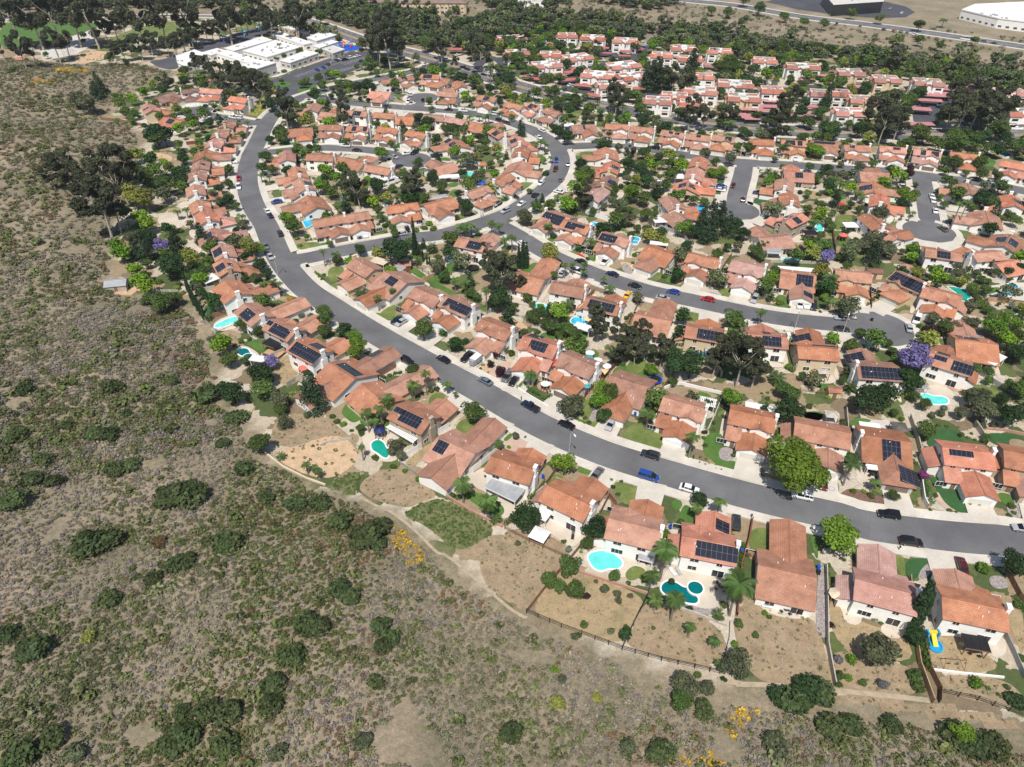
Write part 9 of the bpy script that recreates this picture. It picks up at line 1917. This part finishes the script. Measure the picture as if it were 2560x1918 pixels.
# patio furniture: tables and loungers
def table(k, x, y, label):
    X, Y, Z = ter(*nat(k, x, y)); r_ = bpy.data.objects.new('patio_table', None); COL.objects.link(r_); r_.location = (X, Y, .12); mb = MB(); P = ell(0, 0, .65, .65, 16); mb.prism(P, .7, .75, 0, bottom=True); mb.obj('tabletop', ['darkmetal'], r_); mb = MB(); mb.tube([(0,0,0), (0,0,.7)], .05, 6); mb.obj('pedestal', ['darkmetal'], r_); tag(r_, label, 'table', 'patio tables')
    for i in range(4):
        t = i*1.57+.4; c = bpy.data.objects.new('patio_chair', None); COL.objects.link(c); c.location = (X+1.1*math.cos(t), Y+1.1*math.sin(t), .12); c.rotation_euler = (0, 0, t+math.pi/2); s = MB(); s.box(-.25, .25, -.25, .25, .4, .45); s.obj('seat', ['black'], c); s = MB(); s.box(-.25, .25, -.28, -.24, .45, .9); s.obj('backrest', ['black'], c); s = MB(); [s.box(a-.02, a+.02, b_-.02, b_+.02, 0, .4) for a in (-.22, .22) for b_ in (-.22, .22)]; s.obj('legs', ['darkmetal'], c); tag(c, 'dark metal chair around the '+label.replace('round ', ''), 'chair', 'chairs around the patio tables')
for a in (('A', 440, 610, 'round dark table on the curved back patio'), ('A', 490, 605, 'round table with red cushions near the curved patio'), ('A', 785, 520, 'round table under the beige umbrella'), ('A', 1185, 680, 'round table on the pink house patio'), ('B', 1660, 750, 'round table on the teal pool deck'), ('B', 1130, 560, 'round table under the grey awning'), ('C', 1075, 965, 'round table beside the fire ring'), ('C', 1535, 215, 'round table in the hedged front court'), ('A', 1700, 890, 'round table under the black pergola'), ('H', 1380, 1225, 'round table under the coral umbrella'), ('E', 600, 1290, 'round table in the fire pit courtyard'), ('C', 160, 600, 'round table under the navy umbrella')): table(*a)
def lounger(k, x, y, an, label, mt='trim'):
    X, Y, Z = ter(*nat(k, x, y)); r_ = bpy.data.objects.new('sun_lounger', None); COL.objects.link(r_); r_.location = (X, Y, .12); r_.rotation_euler = (0, 0, math.radians(an)); mb = MB(); mb.box(-.9, .4, -.32, .32, .3, .36); mb.obj('bed', [mt], r_); mb = MB(); mb.slab([(.4, -.32, .36), (.4, .32, .36), (1.0, .32, .8), (1.0, -.32, .8)], .06); mb.obj('backrest', [mt], r_); mb = MB(); [mb.box(a-.03, a+.03, b_-.03, b_+.03, 0, .3) for a in (-.8, .35) for b_ in (-.28, .28)]; mb.obj('legs', ['darkmetal'], r_); tag(r_, label, 'lounger', 'sun loungers')
for a in (('B', 1330, 645, 120, 'white lounger near the teal pool'), ('B', 1370, 640, 110, 'grey lounger right of the white one', 'grey'), ('M', 250, 595, -30, 'white lounger on the small lawn by the blue pool'), ('B', 640, 395, 80, 'dark covered grill bench at the bare yard corner', 'black'), ('L', 370, 1100, 60, 'white lounger beside the ringed pool')): lounger(*a)
# mailboxes in threes by the kerb
for k, x, y in (('B', 1870, 268), ('C', 1300, 245), ('E', 940, 190), ('A', 1195, 205), ('O', 2070, 1000), ('C', 1335, 340), ('D', 770, 995)):
    X, Y, Z = ter(*nat(k, x, y)); mb = MB()
    r_ = bpy.data.objects.new('mailbox', None); COL.objects.link(r_); r_.location = (X, Y, .15); mb.box(-.06, .06, -.06, .06, 0, 1.05); mb.obj('post', ['darkmetal'], r_); mb = MB(); mb.box(-.13, .13, -.25, .25, 1.05, 1.3); mb.obj('box', ['black'], r_); tag(r_, 'black mailbox by the kerb nearest the '+nearest_house(X, Y)['sref'], 'mailbox', 'kerbside mailboxes')
# concrete drain along the brow of the hill
dr = np.array([ter(*nat(*p))[:2] for p in (('C',0,1140),('C',130,1210),('C',250,1260),('C',400,1370),('C',520,1480),('C',640,1600),('C',760,1657),('B',230,910),('B',330,950))]); C = smooth(dr, 1.2); mb = MB(); A, B = offs(C, -.33), offs(C, .33)
for i in range(len(C)-1):
    za, zb_ = [float(relief(*C[j]))+.25 for j in (i, i+1)]; mb.face([(*A[i], za), (*B[i], za), (*B[i+1], zb_), (*A[i+1], zb_)])
dr = np.array([ter(*nat(*p))[:2] for p in (('B',1640,1385),('B',1800,1410),('A',100,1105),('A',340,1112),('A',520,1130),('A',780,1150),('A',1100,1180),('A',1400,1215))]); C = smooth(dr, 1.2); A, B = offs(C, -.5), offs(C, .5)
for i in range(len(C)-1):
    za, zb_ = [float(relief(*C[j]))+.25 for j in (i, i+1)]; mb.face([(*A[i], za), (*B[i], za), (*B[i+1], zb_), (*A[i+1], zb_)])
ground(mb.obj('drain_path', ['path']))
# pipes lying on the dry slope
# ------------------------------------------------------------------ thin air over the distance
mb = MB(); mb.box(-2600, 2600, -400, 2600, -1.2, 150); hz = mb.mesh('haze', ['trim']); hm = bpy.data.materials.new('haze'); hm.use_nodes = True; nt = hm.node_tree; nt.nodes.clear()
ou = nt.nodes.new('ShaderNodeOutputMaterial'); pv = nt.nodes.new('ShaderNodeVolumePrincipled'); pv.inputs['Density'].default_value = .00006; pv.inputs['Color'].default_value = (.86,.92,1,1); nt.links.new(pv.outputs[0], ou.inputs['Volume'])
hz.materials.clear(); hz.materials.append(hm); ho = link('haze', hz); ho['kind'] = 'stuff'
# ------------------------------------------------------------------ labels made unique
def rel(X, Y, h):
    v = h['c']; dx, dy = X-v[0], Y-v[1]
    if abs(dx) > abs(dy): return 'right of' if dx > 0 else 'left of'
    return 'beyond' if dy > 0 else 'below'
def size(r): return 'small' if r < 1.6 else ('large' if r > 4.6 else '')
items = []
for o, ds, X, Y, R, cat, grp, _k in PLANTS:
    px, py = proj(X, Y, 0); h = nearest_house(X, Y); d = math.hypot(h['c'][0]-X, h['c'][1]-Y)
    if px < 1130 and py > 700 and float(relief(X, Y)) > 1.5 or (float(relief(X, Y)) > 2):
        base = f"{ds} on the brushy hillside"; cat2 = 'hill'
    elif d < 32: base = f"{ds} {rel(X, Y, h)} {h['sref']}"
    elif py < 330 and 1180 < px:
        a = min(AP, key=lambda a: (a[1]-px)**2+(a[2]-py)**2); s = a[0]['label'].split(', ')[1].replace(' in ', ', '); base = f"{ds} near apartment block {s}"
    elif py < 330 and px < 620: base = f"{ds} by the ballfields" if py < 170 else f"{ds} on the slope below the ballfields"
    elif py < 330: base = f"{ds} around the school and boulevard"
    else: base = f"{ds} {rel(X, Y, h)} {h['sref']}"
    sz = size(R); base = (sz+' '+base) if sz and not base.startswith(sz) else base
    items.append([o, base, X, Y, cat, grp])
for o, c, t, pos, kerb, rd, lot in VEH:
    if pos is None:
        lb, px, py, ax2, ay2 = rd; s = lb.split(', ')[1]; sd = 'right of' if px > ax2+12 else ('left of' if px < ax2-12 else ('below' if py > ay2 else 'beyond'))
        items.append([o, f"{c} {t} {sd} block {s}", *tuple(o.location)[:2], 'carport', 'carports of the apartments']); continue
    X, Y = pos; h = nearest_house(X, Y); px, py = proj(X, Y, 0)
    if lot or math.hypot(h['c'][0]-X, h['c'][1]-Y) > 40:
        pl = 'in the school car park' if px < 980 else ('among the apartments' if 1300 < px and py > 110 and rd != 'boulevard' else ('on the boulevard' if rd == 'boulevard' else 'near the far parkway'))
        items.append([o, f"{c} {t} {pl}", X, Y, 'car', 'cars parked off the residential streets'])
    else: items.append([o, f"{c} {t} {'at kerb' if kerb else 'on drive'}, {h['sref']}", X, Y, 'car', 'cars parked along the streets' if kerb else 'cars on driveways'])
grp_ = {}
for it in items: grp_.setdefault(it[1], []).append(it)
for b_, L_ in grp_.items():
    if len(L_) > 1:
        L_.sort(key=lambda i: proj(i[2], i[3], 0)[0]); n = len(L_)
        for i, it in enumerate(L_):
            if n <= 40:
                j, e = (i, 'left') if i < (n+1)//2 else (n-1-i, 'right')
                w = {2: ('left one of two', 'right one of two')}.get(n, None); suf = w[i] if w else f"{ORD[j]} of {n} from {e}"
                it[1] = f"{b_}, {suf}"
            else: it[1] = b_+f", {('far left','left','middle','right','far right')[min(4, i*5//n)]} part"
for o, lb, X, Y, cat, grp in items:
    w = lb.split()
    if len(w) > 16: lb = lb.replace(' the ', ' '); w = lb.split()
    if len(w) > 16: lb = lb.replace('leafy ', '').replace('feathery ', '').replace('-like', '').replace('tall dusky eucalyptus with pale trunk', 'tall dusky eucalyptus').replace('sport utility', 'utility'); w = lb.split()
    if len(w) > 16: lb = lb.replace(' from ', ' ', 1); w = lb.split()
    o['label'] = ' '.join(w[:16]); o['category'] = {'shrub': 'shrub', 'bush': 'bush'}.get(cat, cat); o['group'] = grp
for o in list(bpy.data.objects):                   # names without stray endings on the parts that share a mesh
    if o.name.endswith('.000'): o.name = o.name[:-4]
print('things', len([o for o in COL.objects if o.parent is None]), 'objects', len(COL.objects))
